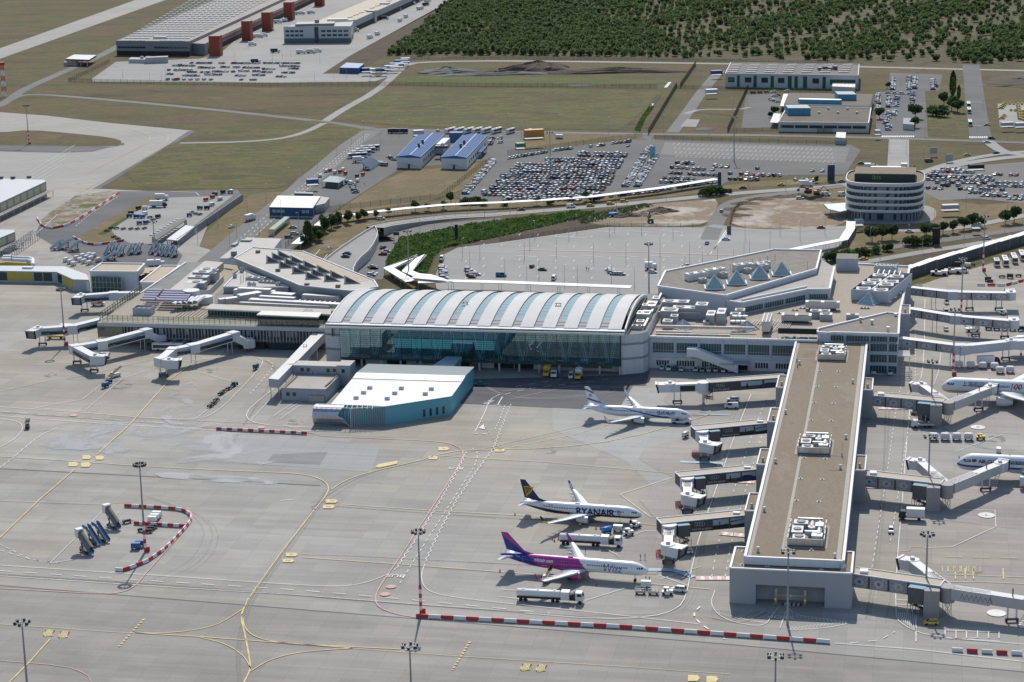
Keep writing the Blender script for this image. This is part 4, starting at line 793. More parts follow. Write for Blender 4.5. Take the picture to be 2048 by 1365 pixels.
def plantscreen(px0,px1,dep,z,h,name='plant_enclosure'):
 a,b=G(*px0,z),G(*px1,z);m=MB();w=(b-a);n_=Vector((-w.y,w.x,0)).normalized()*dep
 for p,q in ((a,b),(b,b+n_),(a,a+n_),(a+n_,b+n_)):m.bar(p+Z_(h/2+.4),q+Z_(h/2+.4),.15,h)
 e=m.obj(name,[M('blue_grey_screen',(.42,.46,.50),.5,var=.06,stripe=[(UA,1.6,.04,.8)])],T);return a,b,n_,e
a,b,n_,e=plantscreen((1702,602),(1776,608),38,12.6,4.6)
d=(b-a).normalized();m=MB()
for i in range(2):
 for j in range(4):rooftop_unit(m,a+d*(4+i*7.5)+n_*(.12+j*.22)+Z_(1.2),(6,5.5,3.6+.5*(j%2)),TH,0,1)
m.obj('air_handling_unit',[mech,mull],e);m=MB()
for j in range(5):q=a+d*(2.2+j*2.4)+n_*.85+Z_(4.5);m.tube(q,q+n_*.08+Z_(1.4),.7,n=10)
m.tube(a+d*7.6+n_*.1+Z_(4),a+d*7.6+n_*.85+Z_(4),.8,n=10);m.obj('ventilation_duct',duct,e)
m=MB();c=G(1738,607,12.6);b4=[c+Vector((cos(TH+R(20)+k*pi/2)*5.2,sin(TH+R(20)+k*pi/2)*5.2,.2)) for k in range(4)];ap=c+Z_(4.6)
for k in range(4):m.poly([b4[k],b4[(k+1)%4],ap],0)
py=m.obj('glass_pyramid',MATS['pyramid_glass'],T);m=MB()
for k in range(4):
 m.bar(b4[k],ap,.2);m.bar(b4[k],b4[(k+1)%4],.3)
 for t in (.3,.6):m.bar(b4[k].lerp(ap,t),b4[(k+1)%4].lerp(ap,t),.1)
 for t in (.33,.66):m.bar(b4[k].lerp(b4[(k+1)%4],t),ap,.08)
m.obj('pyramid_frame',frame_,py)
for px in ((1366,661),(1494,663)):
 m=MB();c=G(px[0],px[1]-4,12.6);b4=[c+Vector((cos(TH+R(4)+k*pi/2)*5,sin(TH+R(4)+k*pi/2)*5,.2)) for k in range(4)];ap=c+Z_(3.6)
 for k in range(4):m.poly([b4[k],b4[(k+1)%4],ap],0)
 py=m.obj('glass_pyramid',MATS['pyramid_glass'],T);m=MB()
 for k in range(4):
  m.bar(b4[k],ap,.2);m.bar(b4[k],b4[(k+1)%4],.3)
  for t in (.33,.66):m.bar(b4[k].lerp(b4[(k+1)%4],t),ap,.08);m.bar(b4[k].lerp(ap,t),b4[(k+1)%4].lerp(ap,t),.08)
 m.obj('pyramid_frame',frame_,py)
def rt_(px,d,rz=TH,z=12.6,mat=None,name='air_handling_unit',fan=1):
 m=MB();rooftop_unit(m,G(*px,z),d,rz,0,fan);return m.obj(name,[mat or mech,mull],T)
for px,d in (((1340,640),(7,7,4.5)),((1352,628),(11,5,5.5)),((1375,636),(12,5,4.6)),((1404,636),(5,6,6)),((1336,655),(4,5,3)),((1349,650),(3,4,4)),((1422,646),(3.4,9,4.2)),((1443,644),(3.4,10,4.6)),((1413,652),(2.6,3,2)),((1471,644),(4.2,4,3.6)),((1480,636),(4,4,3.6)),((1640,635),(8,4,3)),((1652,640),(5,4,2.6)),((1705,650-12),(5,3,2))):rt_(px,d)
for px,d,rz in (((1534,660),(3.2,15,4.2),0),((1593,645),(12,4,2.4),0),((1645,620),(14,3,2.6),0)):
 m=MB();c=G(*px,12.6);m.box(c+Z_(1),d,TH+rz,0);m.box(c,(d[0]*.8,d[1]*.8,1),TH+rz,1)
 q=c+Z_(1+d[2]);
 for k in (-1,1):m.box(q+U*(k*d[0]*.23),(d[0]*.36,d[1]*.94,.15),TH,1)
 m.obj('cooling_unit',[duct,mull],T)
m=MB();
for i in range(3):
 for j in range(2):c=G(1470+i*10-j*4,634+j*10,15.9);m.tube(c,c+Z_(.5),1.2,n=10)
m.obj('cooling_fan_bank',M('white_fan',(.7,.7,.7),.4),T)
m=MB()
for y,xa,xb,z in ((655,1312,1512,14.3),(652,1312,1510,14.9),(663,1312,1382,13.6),(668,1312,1460,13.0),(625,1316,1400,15.5)):m.tube(G(xa,y,z),G(xb,y+(xb-xa)*.02,z),.35,n=8)
for k in range(9):m.tube(G(1500+k*6,650,13.2),G(1510+k*6,640,13.2),.18,n=6);m.tube(G(1545+k*4,664-k,13),G(1562+k*3,640,13),.16,n=6)
for x in range(1320,1520,22):c=G(x,656,12.6);m.bar(c,c+Z_(2.2),.14)
m.obj('pipe_run',M('insulated_pipe',(.62,.56,.52),.5,.2,var=.2),T)
m=MB()
for x in range(1312,1590,7):c=G(x,675+(x-1312)*.022,13.2);m.bar(c,c+Z_(1.0),.06,.06)
m.bar(G(1312,675,14.2),G(1590,681,14.2),.06,.06);m.bar(G(1312,675,13.7),G(1590,681,13.7),.05,.05);m.obj('guard_rail',M('rail_grey',(.45,.43,.42),.5),T)
m=MB();
for k in range(8):c=G(1554+k*12,672+k*.4,12.6);m.bar(c,c+Z_(3.6),.12);
m.bar(G(1554,672,16.2),G(1640,675,16.2),.12);m.bar(G(1554,672,14.6),G(1640,675,14.6),.1);m.bar(G(1556,662,15.6),G(1640,664,15.6),.4,2.2,1);
for k in range(9):m.box(G(1565+k*8,678,12.6),(1+k%3*.5,.8,.7+.3*(k%2)),TH,2+(k%3==0))
m.obj('terrace_frame',[frame_,dark,concr,MATS['hall_furniture_green']],T)
for px,d in (((1590,622),(3,1,.4)),((1605,618),(3,1,.4)),((1562,628),(3,1,.4)),((1730,618),(4,1,.5)),((1664,603),(1.2,1,1.6)),((1625,612),(2.5,2,2.2))):rt_(px,d)
m=MB();ub(m,-34,-24.5,930,941,12.6,18.2,0,1);m.obj('stair_head',[MATS['blue_grey_screen'],gravel2],T)
a,b,n_,e=plantscreen((1748,551),(1790,553),9,12.6,3.6);m=MB()
for k in range(5):rooftop_unit(m,a+(b-a)*(.1+.2*k)+n_*.5+Z_(1),(1.6,4,3),TH,0,1)
m.obj('air_handling_unit',[mech,mull],e)
m=MB()
for k in range(5):ub(m,-5.0,-.4,801.2+k*2.8,802.0+k*2.8,7.6-k*.25,7.9-k*.25)
m.bar(W(-.6,800,0),W(-.6,800,8),.25);m.bar(W(-.6,813,0),W(-.6,813,8),.25);m.obj('sun_louvre',whitep,T)
S=thing('outside_stair','enclosed white stair ramp descending along the right terminal front','stair',W(-80,798,0));m=MB()
pts=[(-86.5,9.6,6.4),(-83,9.6,6.4),(-66.5,3.4,.1)]
for (ua,ta,ba),(ub_,tb,bb) in zip(pts,pts[1:]):
 m.add([W(ua,796.5,ba),W(ub_,796.5,bb),W(ub_,796.5,tb),W(ua,796.5,ta),W(ua,800.5,ba),W(ub_,800.5,bb),W(ub_,800.5,tb),W(ua,800.5,ta)],[(0,1,2,3),(7,6,5,4),(3,2,6,7),(4,5,1,0),(0,3,7,4),(1,5,6,2)])
m.obj('casing',whitep,S)
for u in (-85.5,-78,-72):
 m=MB();m.bar(W(u,798,0),W(u,798,6.4-(u+85.5)*.36),.3);m.obj('stilt',steel,S)
# ================================================================ LEFT TERMINAL
T=thing('terminal_building','left hand terminal with glass fin front, roof terrace and sawtooth skylight wing','terminal',W(-290,840,0))
def pxy(px,z):return [(p.x,p.y) for p in (G(x,y,z) for x,y in px)]
def edge(px,z,t=.7,h=.6,mat=None,name='coping',par=None,closed=True):
 m=MB();P=[G(x,y,z) for x,y in px];n=len(P)
 for i in range(n if closed else n-1):m.bar(P[i]+Z_(.2),P[(i+1)%n]+Z_(.2),t,h)
 return m.obj(name,mat or coping,par or T)
lf=M('pale_grey_fascia',(.47,.47,.46),.7,var=.08,scale=.2)
m=MB();wb(m,[(-337.5,814),(-238.6,814),(-238.6,838),(-262,905),(-330,935),(-338.6,868)],3.4,10.0,0,1);m.obj('main_block',[lf,paver],T)
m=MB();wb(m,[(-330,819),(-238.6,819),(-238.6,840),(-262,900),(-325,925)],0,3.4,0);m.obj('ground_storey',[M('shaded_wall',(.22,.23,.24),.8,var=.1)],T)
m=MB();wb(m,[(-337.4,813.6),(-238.6,813.6),(-238.6,814.2),(-337.4,814.2)],4.0,8.4,0);m.obj('glazing',bglass,T)
m=MB();fin=M('grey_fin',(.36,.38,.40),.5,var=0)
for k in range(62):
 u=-326+k*1.42;ub(m,u,u+.28,812.9,814,3.2,8.3)
m.obj('fin_row',fin,T)
m=MB()
for k in range(46):
 if RNG.random()<.55:u=-325.4+k*1.9;ub(m,u,u+1.1,813.45,813.62,5.6,8.0)
m.obj('blind_row',M('roller_blind',(.30,.33,.33),.8,var=.2),T)
m=MB();ub(m,-337.6,-238.4,812.8,814.3,8.4,10.0);m.obj('fascia',lf,T)
m=MB();ub(m,-337.8,-326.5,812.9,822,3.2,8.6);m.obj('corner_glazing',tglass('pale_glass',(.45,.55,.52),(.5,.6,.58),.02,.3),T)
for k in range(6):
 u=-313+k*4.6;m=MB();r=[]
 for v in (808.5,813.5):r.append([W(u+1.7*cos(a),v,1.6+1.7*sin(a)) for a in np.linspace(0,pi,9)])
 m.rings(r,0,False,True,False);
 for v in (808.5,811,813.5):
  q=[W(u+1.75*cos(a),v,1.6+1.75*sin(a)) for a in np.linspace(0,pi,9)]
  for a_,b_ in zip(q,q[1:]):m.bar(a_,b_,.14,.14,1)
 m.obj('arched_canopy',[M('smoked_glass',(.10,.12,.13),.15,var=0),steel],T)
m=MB();ub(m,-263,-243,813.6,815,.1,3.6,0);ub(m,-276,-265,813.6,815,.1,3.0,1);m.obj('entrance_glazing',[bglass,dark],T)
bal=tglass('balustrade_glass',(.72,.80,.74),(.8,.85,.8),.03,.18);brown_=M('brown_steel',(.13,.10,.09),.6)
m=MB();m.poly([W(-336,815,10.2),W(-239,815,10.2),W(-239,815,12.6),W(-336,815,12.6)]);m.poly([W(-337.8,816,10.2),W(-339,870,10.2),W(-339,870,12.6),W(-337.8,816,12.6)]);bl=m.obj('balustrade',bal,T);m=MB()
for k in range(44):u=-336+k*2.25;m.bar(W(u,815,10.1),W(u,815,12.9),.16,.16)
m.bar(W(-336,815,11.4),W(-239,815,11.4),.08,.08);m.bar(W(-336,815,12.6),W(-239,815,12.6),.1,.1)
for k in range(18):v=817+k*3.1;m.bar(W(-337.9-k*.06,v,10.1),W(-337.9-k*.06,v,13.4),.22,.22)
for z in (10.6,12.0,13.3):m.bar(W(-337.9,816,z),W(-339,870,z),.25,.25)
m.obj('balustrade_frame',brown_,bl)
m=MB()
for k in range(5):
 c=G(330-k*3.5+6,583+k*4.6,13.4);
 for s,(x0,x1) in enumerate(((-9,-2.5),(-1.5,12))):
  r=[[c+U*x+V*(1.5*cos(a))+Vector((0,0,.9*sin(a))) for a in np.linspace(0,pi,7)] for x in (x0,x1)];m.rings(r,0,False,True,False)
 for x in (-8,-2,2,11):m.bar(c+U*x-Z_(3.2),c+U*x,.1,.1,1)
m.obj('terrace_canopy',[M('lilac_awning',(.30,.29,.38),.6,var=.06),steel],T)
for k in range(5):
 c=G(354+k*11,606-k*1.2,12.6);m=MB();r=[[c+V*x+U*(1.25*cos(a))+Vector((0,0,1.1*sin(a))) for a in np.linspace(0,pi,8)] for x in (-5,6)];m.rings(r,0,False,True,False)
 for x in (-4.5,5.5):m.bar(c+V*x+U*1.2-Z_(2.6),c+V*x+U*1.2,.1,.1,1)
 m.obj('barrel_awning',[M('pale_lilac_awning',(.56,.55,.62),.6,var=.05),steel],T)
m=MB();c=G(384,601,10);m.tube(c,c+Z_(4.6),3.6,n=14);m.obj('roof_drum',M('drum_cladding',(.60,.60,.58),.6,var=.06),T)
m=MB();c=G(412,606,10);m.tube(c,c+Z_(3),3.2,n=14);m.obj('roof_drum',MATS['drum_cladding'],T)
m=MB();c=G(288,628,10);
for s in (-1,1):m.box(c+U*s*4,(.2,5,3.2),TH);m.box(c+V*s*2.5,(8,.2,3.2),TH)
for k in range(3):m.box(c+U*(k*2.2-2.4),(1.7,3,2.4),TH,1)
m.obj('plant_enclosure',[M('grey_screen',(.42,.44,.46),.5,var=.1,stripe=[((0,0,1),1.0,.1,.8)]),mech],T)
m=MB()
for k in range(10):a=G(330+k*3.2,617-k*.0,10.1);m.bar(a,a+U*14,.25,.2)
for k in range(9):a=G(352+k*8,634,10.1);m.bar(a,a+V*14,.25,.2)
m.obj('timber_deck',M('deck_brown',(.20,.15,.13),.8,var=.2),T)
m=MB();m.prism(pxy([(337,581),(410,522),(447,525),(378,582)],13.2),10,13.2,0,1);m.obj('flat_roof_block',[lf,lfelt],T)
m=MB();m.prism(pxy([(289,584),(374,526),(408,524),(336,581)],12.2),10,12.2,0,1);m.obj('flat_roof_block',[lf,dfelt],T)
edge([(284,586),(372,526)],12.4,.6,.5,closed=False)
m=MB()
for px,d in (((393,577),(9,5,3)),((399,568),(9,5,3.6)),((406,562),(8,5,4.4)),((414,556),(6,5,4.2)),((427,563),(3,3,4)),((431,557),(3,3,4))):rooftop_unit(m,G(*px,10.3),d,TH,0,1)
uo=m.obj('air_handling_unit',[mech,mull],T)
m=MB();
for a,b in (((386,588),(418,587)),((418,587),(447,558))):m.bar(G(*a,11.4),G(*b,11.4),.2,3)
m.obj('plant_screen',M('pale_screen',(.50,.54,.54),.6,stripe=[(UA,2.2,.03,.8)]),T)
m=MB();m.prism(pxy([(447,575),(479,544),(488,541),(577,575.6)],13),9.5,13,0,1);tb=m.obj('triangular_block',[M('grey_block',(.33,.345,.36),.7,var=.05),lfelt],T);edge([(447,575),(479,544),(488,541),(577,575.6)],13,.5,.6,par=tb)
for px,d in (((499,572),(1.5,1.2,1.6)),((508,573),(1.5,1.2,1.6)),((470,556),(1.4,1.2,1.8)),((484,545),(1.4,1.2,2)),((556,572),(1.8,1.4,1.6)),((512,560),(9,3,1.2)),((535,566),(8,2,.9))):
 m=MB();rooftop_unit(m,G(*px,13),d,R(-20),0,1);m.obj('roof_unit',[mech,mull],tb)
m=MB()
for px in ((487,563),(494,560),(482,566)):c=G(*px,13);m.tube(c,c+Z_(3.6),.14);
m.obj('flue',steel,tb)
top=[(468.5,517),(505.6,496),(605.6,503.8),(748,562),(756,575),(703,583),(600.5,572)]
zt_=16;m=MB();P=[G(x,y,zt_) for x,y in top];cen=sum(P,Vector())/len(P);B=[cen+(p-cen)*.93 for p in P]
for p in B:p.z=9
n_=len(P);m.add([tuple(p) for p in B]+[tuple(p) for p in P],[(i,(i+1)%n_,(i+1)%n_+n_,i+n_) if True else 0 for i in range(n_)][::1],0);m.poly([tuple(p) for p in P][::-1],1);wg=m.obj('sawtooth_wing',[M('zinc_soffit',(.36,.38,.41),.45,.2,var=.05,stripe=[(UA,1.4,.05,.8)]),lfelt],T)
edge(top,16,.5,.45,par=wg)
m=MB();m.poly([tuple(p) for p in gp([(575,503),(601,505),(738,561),(712,566)],16.06)][::-1],0);m.obj('roof_strip',beige,wg)
for (x,y) in ((532.6,525),(543.7,519),(555.5,514.6),(557.6,535),(568.7,529.5),(580.7,524.7),(584.3,546),(595,540),(606.4,534.5),(611,557),(622,550.7),(633.8,545),(648.5,561.5),(660.2,555),(688.5,566)):
 c=G(x,y-.0,16.05);m=MB();h=3.4;e=Vector((.93,-.36,0)).normalized();w=Vector((.38,.92,0)).normalized()
 A=c;Bq=c+e*8.2;Cq=c+w*.1+Z_(h);D=c+w*3.2
 m.add([A,Bq,Cq,D,],[(0,1,2)],1);m.add([A,Bq,Cq,D],[(1,3,2),(3,0,2)],0);
 a2,b2,c2=[A.lerp((A+Bq+Cq)/3,.3)+Vector((0,-.05,0)),Bq.lerp((A+Bq+Cq)/3,.3)+Vector((0,-.05,0)),Cq.lerp((A+Bq+Cq)/3,.3)+Vector((0,-.05,0))];m.poly([a2,b2,c2],2)
 m.obj('sawtooth_skylight',[lfelt,mech,bglass],wg)
m=MB()
for px in ((516,506),(556,543),(614,572),(676,575)):m.box(G(*px,16),(2,1.4,1.2),TH,0)
m.obj('roof_unit',M('rust_unit',(.22,.17,.15),.7),wg)
m=MB();m.prism(pxy([(439,517),(493,475.5),(563,477.5),(545,501),(506,496),(468,517)],12),0,12,0,1);wr=m.obj('rear_block',[panel,lfelt],T)
m=MB();m.box(G(493,483,12),(5,3,.8),TH,0);m.box(G(470,492,12),(2,6,1.2),TH,0);m.box(G(468,511,12),(2.4,2,2),TH,0);m.bar(G(450,522,13),G(468,515,15),1.4,1.2,1);m.obj('roof_unit',[M('slate_unit',(.20,.23,.27),.5),mech],wr)
m=MB();m.prism(pxy([(410,617.5),(422,608),(662,619),(662,629)],13.6),13.0,13.6,0,1,True);pv=m.obj('pavilion_roof',[whitep,lfelt],T)
m=MB();P=[G(x,y,13.0) for x,y in ((414,618),(660,629))];a,b=P;a2,b2=a-Z_(3),b-Z_(3);a2,b2=a+V*1,b+V*1;
m.poly([(a2.x,a2.y,10.1),(b2.x,b2.y,10.1),(b2.x,b2.y,13),(a2.x,a2.y,13)]);gl=m.obj('pavilion_glazing',gglass,T);m=MB()
for k in range(40):q=a2.lerp(b2,k/39)-V*.1;m.bar(Vector((q.x,q.y,10.1)),Vector((q.x,q.y,13)),.1,.1)
m.obj('pavilion_frame',frame_,gl)
m=MB();m.prism(pxy([(513,629.5),(523.6,621.8),(644,625.6),(636.4,634.6)],14.2),13.7,14.2,0,1,True);m.obj('pavilion_roof',[M('cream_fascia',(.62,.60,.52),.6),M('cream_roof',(.62,.62,.54),.6,var=.06,stripe=[(UA,1.2,.06,.85)])],T)
m=MB();a,b=G(514,632,13.7)+V*.8,G(636,637,13.7)+V*.8;m.poly([(a.x,a.y,10),(b.x,b.y,10),(b.x,b.y,13.7),(a.x,a.y,13.7)]);gl=m.obj('pavilion_glazing',bglass,T);m=MB()
for k in range(28):q=a.lerp(b,k/27)-V*.1;m.bar(Vector((q.x,q.y,10)),Vector((q.x,q.y,13.7)),.12,.12)
for z in (11.2,12.4):m.bar(Vector((a.x,a.y-.1,z)),Vector((b.x,b.y-.1,z)),.12,.12)
m.obj('pavilion_frame',mull,gl)
vs,fs=text_mesh('2A',4.2);m=MB();c=G(617,620.5,13.75);m.add([(c+U*x+V*y*1.4) for x,y in vs],fs);m.obj('roof_lettering',M('faded_blue_letter',(.30,.36,.45),.7),pv)
m=MB();
for (a,b,w,h,z) in (((450,602),(480,598),3,2.2,12.5),((478,597),(520,590),4,3,13),((500,602),(680,612),3.2,2,12.6),((520,596),(590,600),2.2,2,13.4),((545,592),(588,595),4,3,12.4),((606,594),(680,598),2.6,2.4,12.5),((480,607),(660,615),1.6,1.2,12.2),((438,605),(452,603),2.6,3,12)):m.bar(G(*a,z),G(*b,z),w,h,0)
for k in range(9):m.box(G(478+k*8,592+k*.4,10),(4,3,3+.8*(k%2)),TH,0)
for k in range(16):m.box(G(520+k*10,605+k*.55,10),(.5,2.5,2),TH,1)
m.obj('ventilation_duct',[duct,steel],T)
m=MB();m.prism(pxy([(430,590),(447,577),(577,577),(700,584),(700,600),(430,608)],10.4),9.9,10.5,0,1);m.obj('roof_deck',[lf,dfelt],T)
H=thing('glazed_hall','white cubic hall with large glass front and flat brown roof','hall',G(230,580));z=9.5
m=MB();m.prism(pxy([(180,544),(203,528),(289,529),(274,545)],z),0,z,0,1);w=m.obj('wall',[M('white_render',(.60,.62,.64),.6,var=.04),beige],H);edge([(180,544),(203,528),(289,529),(274,545)],z,.8,.7,par=H)
a,b=G(184,580),G(243,580);m=MB();k=Vector((0,-.3,0));a=G(183,550,z-1.2);b=G(242,552.5,z-1.2);m.poly([(a.x,a.y-.3,.3),(b.x,b.y-.3,.3),(b.x,b.y-.3,7.6),(a.x,a.y-.3,7.6)]);gl=m.obj('glazing',gglass,H);m=MB()
for i in range(9):q=a.lerp(b,i/8);m.bar((q.x,q.y-.4,.3),(q.x,q.y-.4,7.6),.12)
for zz in (2.5,5):m.bar((a.x,a.y-.4,zz),(b.x,b.y-.4,zz),.1)
m.obj('glazing_bars',steel,gl)
H2=thing('link_building','low white link block with flat roof running to the left terminal','building',G(310,585));z=8
m=MB();m.prism(pxy([(281,566),(318,567),(359,533),(322,533)],z),0,z,0,1);m.obj('wall',[MATS['white_render'],beige],H2);edge([(281,566),(318,567),(359,533),(322,533)],z,.8,.7,par=H2)
m=MB();m.prism(pxy([(274,546),(281,552),(322,534),(290,536)],7),0,7,0,1);a=G(274,547,6.8);m.bar(a,G(302,548,6.8),1,1,2);m.obj('wall',[bglass,beige,M('mustard_panel',(.50,.38,.06),.6,var=.06)],H2)
H3=thing('gate_corridor','long yellow panelled corridor with grey metal roof at the left edge','corridor',G(60,570))
zc=5.6;rp=[(-60,533),(95,535),(134,546),(178,560)];bp=[(-60,541),(113,544),(146,559)]
m=MB();m.prism(pxy([(-60,541),(113,544),(146,559),(178,560),(173,549),(129,533),(-60,531)],zc),0,zc,2,1);m.obj('wall',[MATS['mustard_panel'],M('grey_sheet_roof',(.40,.42,.44),.5,.1,var=.05,stripe=[(UA,3,.03,.85)]),greyp],H3)
a,b,c=[G(x,y,zc) for x,y in ((-60,541),(113,544),(146,559))]
def onwall(a,b,t0,t1,z0,z1,off=.08):
 d=(b-a);d.z=0;p,q=a+d*t0,a+d*t1;n_=Vector((d.y,-d.x,0)).normalized()*off;p+=n_;q+=n_;return [(p.x,p.y,z0),(q.x,q.y,z0),(q.x,q.y,z1),(p.x,p.y,z1)]
for t0,t1,k in ((.02,.08,0),(.10,.20,1),(.22,.32,0),(.335,.425,1),(.43,.52,0),(.455+.08,.62,0),(.63,.72,0),(.735,.835,1),(.845,.945,1)):
 m=MB();m.poly(onwall(a,b,t0,t1,1,5));m.obj('panel' if k==0 else 'window',MATS['mustard_panel'] if k==0 else bglass,H3)
for t0,t1,k in ((.05,.3,1),(.36,.66,0),(.72,.97,0)):m=MB();m.poly(onwall(b,c,t0,t1,.8,5));m.obj('panel' if k==0 else 'window',MATS['mustard_panel'] if k==0 else bglass,H3)
m=MB();m.prism(pxy([(146,560),(180,563),(179,550),(160,553)],5),0,5,0,1);m.obj('wall',[MATS['white_render'],beige],H3)
m=MB();c=G(56,537,5.6);m.box(c,(5,2.5,.8),TH);m.obj('roof_hatch',whitep,H3)
for i,(lab,y0) in enumerate((('pair of long white ducts bending down behind the yellow corridor, rear pipe',515),('long white bent duct behind the yellow corridor, front pipe',520))):
 m=MB();q=[G(6-i*2,y0,3.5),G(22,y0,3.2),G(27,y0+1.5,2.6),G(58,y0+2.5,2.4),G(65,y0+5,2.2),G(66,y0+11,1.6)]
 for p0,p1 in zip(q,q[1:]):m.tube(p0,p1,1.15,n=10)
 o=m.obj('bent_duct',whitep);tag(o,lab,'duct')
m=MB();
for p0,p1 in (((-5,530),(12,528)),((12,528),(54,530.5))):m.tube(G(*p0,2.4),G(*p1,2.4),1.3,n=10)
tag(m.obj('bent_duct',MATS['mustard_panel']),'yellow bent duct lying just behind the yellow corridor','duct')
def metal_hall(lab,roofpx,z,canopy,n_,colr):
 t=thing('storage_hall',lab,'hall',G(*roofpx[0]));m=MB();m.prism(pxy(roofpx,z),0,z,0,1);m.obj('wall',[M('hall_grey',(.25,.27,.29),.6,var=.05),MATS['grey_sheet_roof']],t)
 a,b=G(*roofpx[0],z),G(*roofpx[1],z)
 for k in range(n_):
  m=MB();m.poly(onwall(a,b,(k+.12)/n_,(k+.88)/n_,z*.45,z*.9));m.obj('wall_panel',M(colr,(.46,.44,.28),.6,var=.06),t)
 m=MB();d=(b-a);nr=Vector((d.y,-d.x,0)).normalized();A=[a+nr*.1,b+nr*.1,b+nr*4,a+nr*4];m.add([(p.x,p.y,z*.42-(.3 if i>1 else 0)) for i,p in enumerate(A)],[(3,2,1,0),(0,1,2,3)],0);
 for k in range(n_+1):q=a.lerp(b,k/n_)+nr*3.8;m.bar((q.x,q.y,0),(q.x,q.y,z*.4),.3,.3,1)
 m.obj('side_canopy',[lfelt,steel],t)
 for k in range(3):m=MB();m.box(G(*canopy[k],z),(2.2,2,1.4),TH);m.obj('roof_fan',MATS['dark_cabinet'],t)
 return t
metal_hall('grey metal hall with yellow panelled side beside the taxiway, upper left edge',[(-90,448),(92,363),(88,360),(-10,357),(-200,400)],9,((2,358),(26,358),(58,357)),13,'pale_yellow_panel')
metal_hall('grey metal hall end with red fronted ground floor at the left edge',[(-60,500),(30,464),(27,460),(-20,459),(-120,470)],8,((-20,460),(-30,462),(-40,463)),5,'pale_yellow_panel2')
m=MB();
for k in range(14):
 a=G(2+k*4.6,519-k*3.1);
 for h in (0,4.2):m.bar(a+Z_(h),G(2+(k+1)*4.6,519-(k+1)*3.1)+Z_(h),.2,.2)
 m.bar(a,a+Z_(4.4),.25,.25);m.bar(a,G(2+(k+1)*4.6,519-(k+1)*3.1)+Z_(4.2),.12,.12);c=a+U*5;m.bar(c,c+Z_(4.4),.25);m.bar(a+Z_(4.3),c+Z_(4.3),.2)
tag(m.obj('steel_cage',MATS['antenna_grey']),'long open steel frame cage beside the lower left hall','cage')
# ================================================================ JET BRIDGES
jb_white=M('bridge_white',(.60,.605,.62),.45,var=.05,scale=.4);jb_roof=M('bridge_roof',(.60,.60,.595),.5,var=.05);jb_tan=M('bridge_tan_roof',(.46,.40,.31),.8,var=.06);rub=M('black_rubber',(.05,.05,.055),.8,var=.2)
ad_grey=M('advert_grey',(.075,.08,.085),.5,var=.1,scale=1.2);ad_sky=M('advert_pale',(.42,.47,.52),.5,var=.15,scale=.5);ad_blue=M('advert_blue',(.03,.06,.14),.4,var=.1);ad_dark=M('advert_dark',(.03,.04,.04),.6,var=.2)
redf=M('red_frame',(.55,.07,.06),.6);hyd=M('undercarriage',(.13,.13,.14),.6)
lace=bpy.data.materials.new('folk_lace_print');n,l,b=nodes(lace);tc=n.new('ShaderNodeTexCoord');vo=n.new('ShaderNodeTexVoronoi');vo.inputs['Scale'].default_value=1.15;l.new(tc.outputs['Object'],vo.inputs[0])
no=n.new('ShaderNodeTexNoise');no.inputs['Scale'].default_value=1.6;l.new(tc.outputs['Object'],no.inputs[0]);ad=n.new('ShaderNodeMath');ad.operation='MULTIPLY_ADD';ad.inputs[1].default_value=1.4;l.new(no.outputs[0],ad.inputs[0]);l.new(vo.outputs[0],ad.inputs[2]);si=n.new('ShaderNodeMath');si.operation='FRACT';mu=n.new('ShaderNodeMath');mu.operation='MULTIPLY';mu.inputs[1].default_value=2.6;l.new(ad.outputs[0],mu.inputs[0]);l.new(mu.outputs[0],si.inputs[0])
cr=n.new('ShaderNodeValToRGB');cr.color_ramp.interpolation='CONSTANT';cr.color_ramp.elements[0].color=(.46,.48,.50,1);cr.color_ramp.elements[1].position=.52;cr.color_ramp.elements[1].color=(.20,.155,.14,1);l.new(si.outputs[0],cr.inputs[0]);l.new(cr.outputs[0],b.inputs['Base Color'])
med={'blue':M('medallion_blue',(.06,.16,.30),.6,var=0),'red':M('medallion_red',(.42,.13,.12),.6,var=0),'gold':M('medallion_gold',(.45,.32,.10),.6,var=0)}
def seg(t,name,p,q,w,h,mats,top=None,rim=True):
 """corridor box between two points given at roof level"""
 m=MB();d=(q-p);x=Vector((-d.y,d.x,0)).normalized()*w/2;dz=Z_(h)
 m.add([p-x-dz,q-x-dz,q+x-dz,p+x-dz,p-x,q-x,q+x,p+x],[(3,2,1,0),(0,1,5,4),(1,2,6,5),(2,3,7,6),(3,0,4,7)],0);m.add([p-x,q-x,q+x,p+x],[(0,1,2,3)],1)
 o=m.obj(name,mats,t)
 if rim:
  m=MB()
  for s in (-1,1):m.bar(p+x*s+Z_(.12),q+x*s+Z_(.12),.25,.28)
  m.bar(q-x+Z_(.12),q+x+Z_(.12),.25,.28);m.obj('roof_rim',coping,o)
 return o
def face(p,q,w,h,t0,t1,z0,z1,side=-1,off=.06):
 """rectangle lying on the long side of a corridor; z0,z1 as fraction of height"""
 d=(q-p);x=Vector((-d.y,d.x,0)).normalized()*(w/2+off)*side
 if x.y>0 and side==-1:x=-x
 a,b=p+d*t0+x,p+d*t1+x;dz=Z_(h);r=[a-dz*(1-z0),b-dz*(1-z0),b-dz*(1-z1),a-dz*(1-z1)]
 return r
def wall_text(txt,size,o,ax,upv,m,mb):
 vs,fs=text_mesh(txt,size,align='LEFT');mb.add([o+ax*x+upv*y for x,y in vs],fs,m)
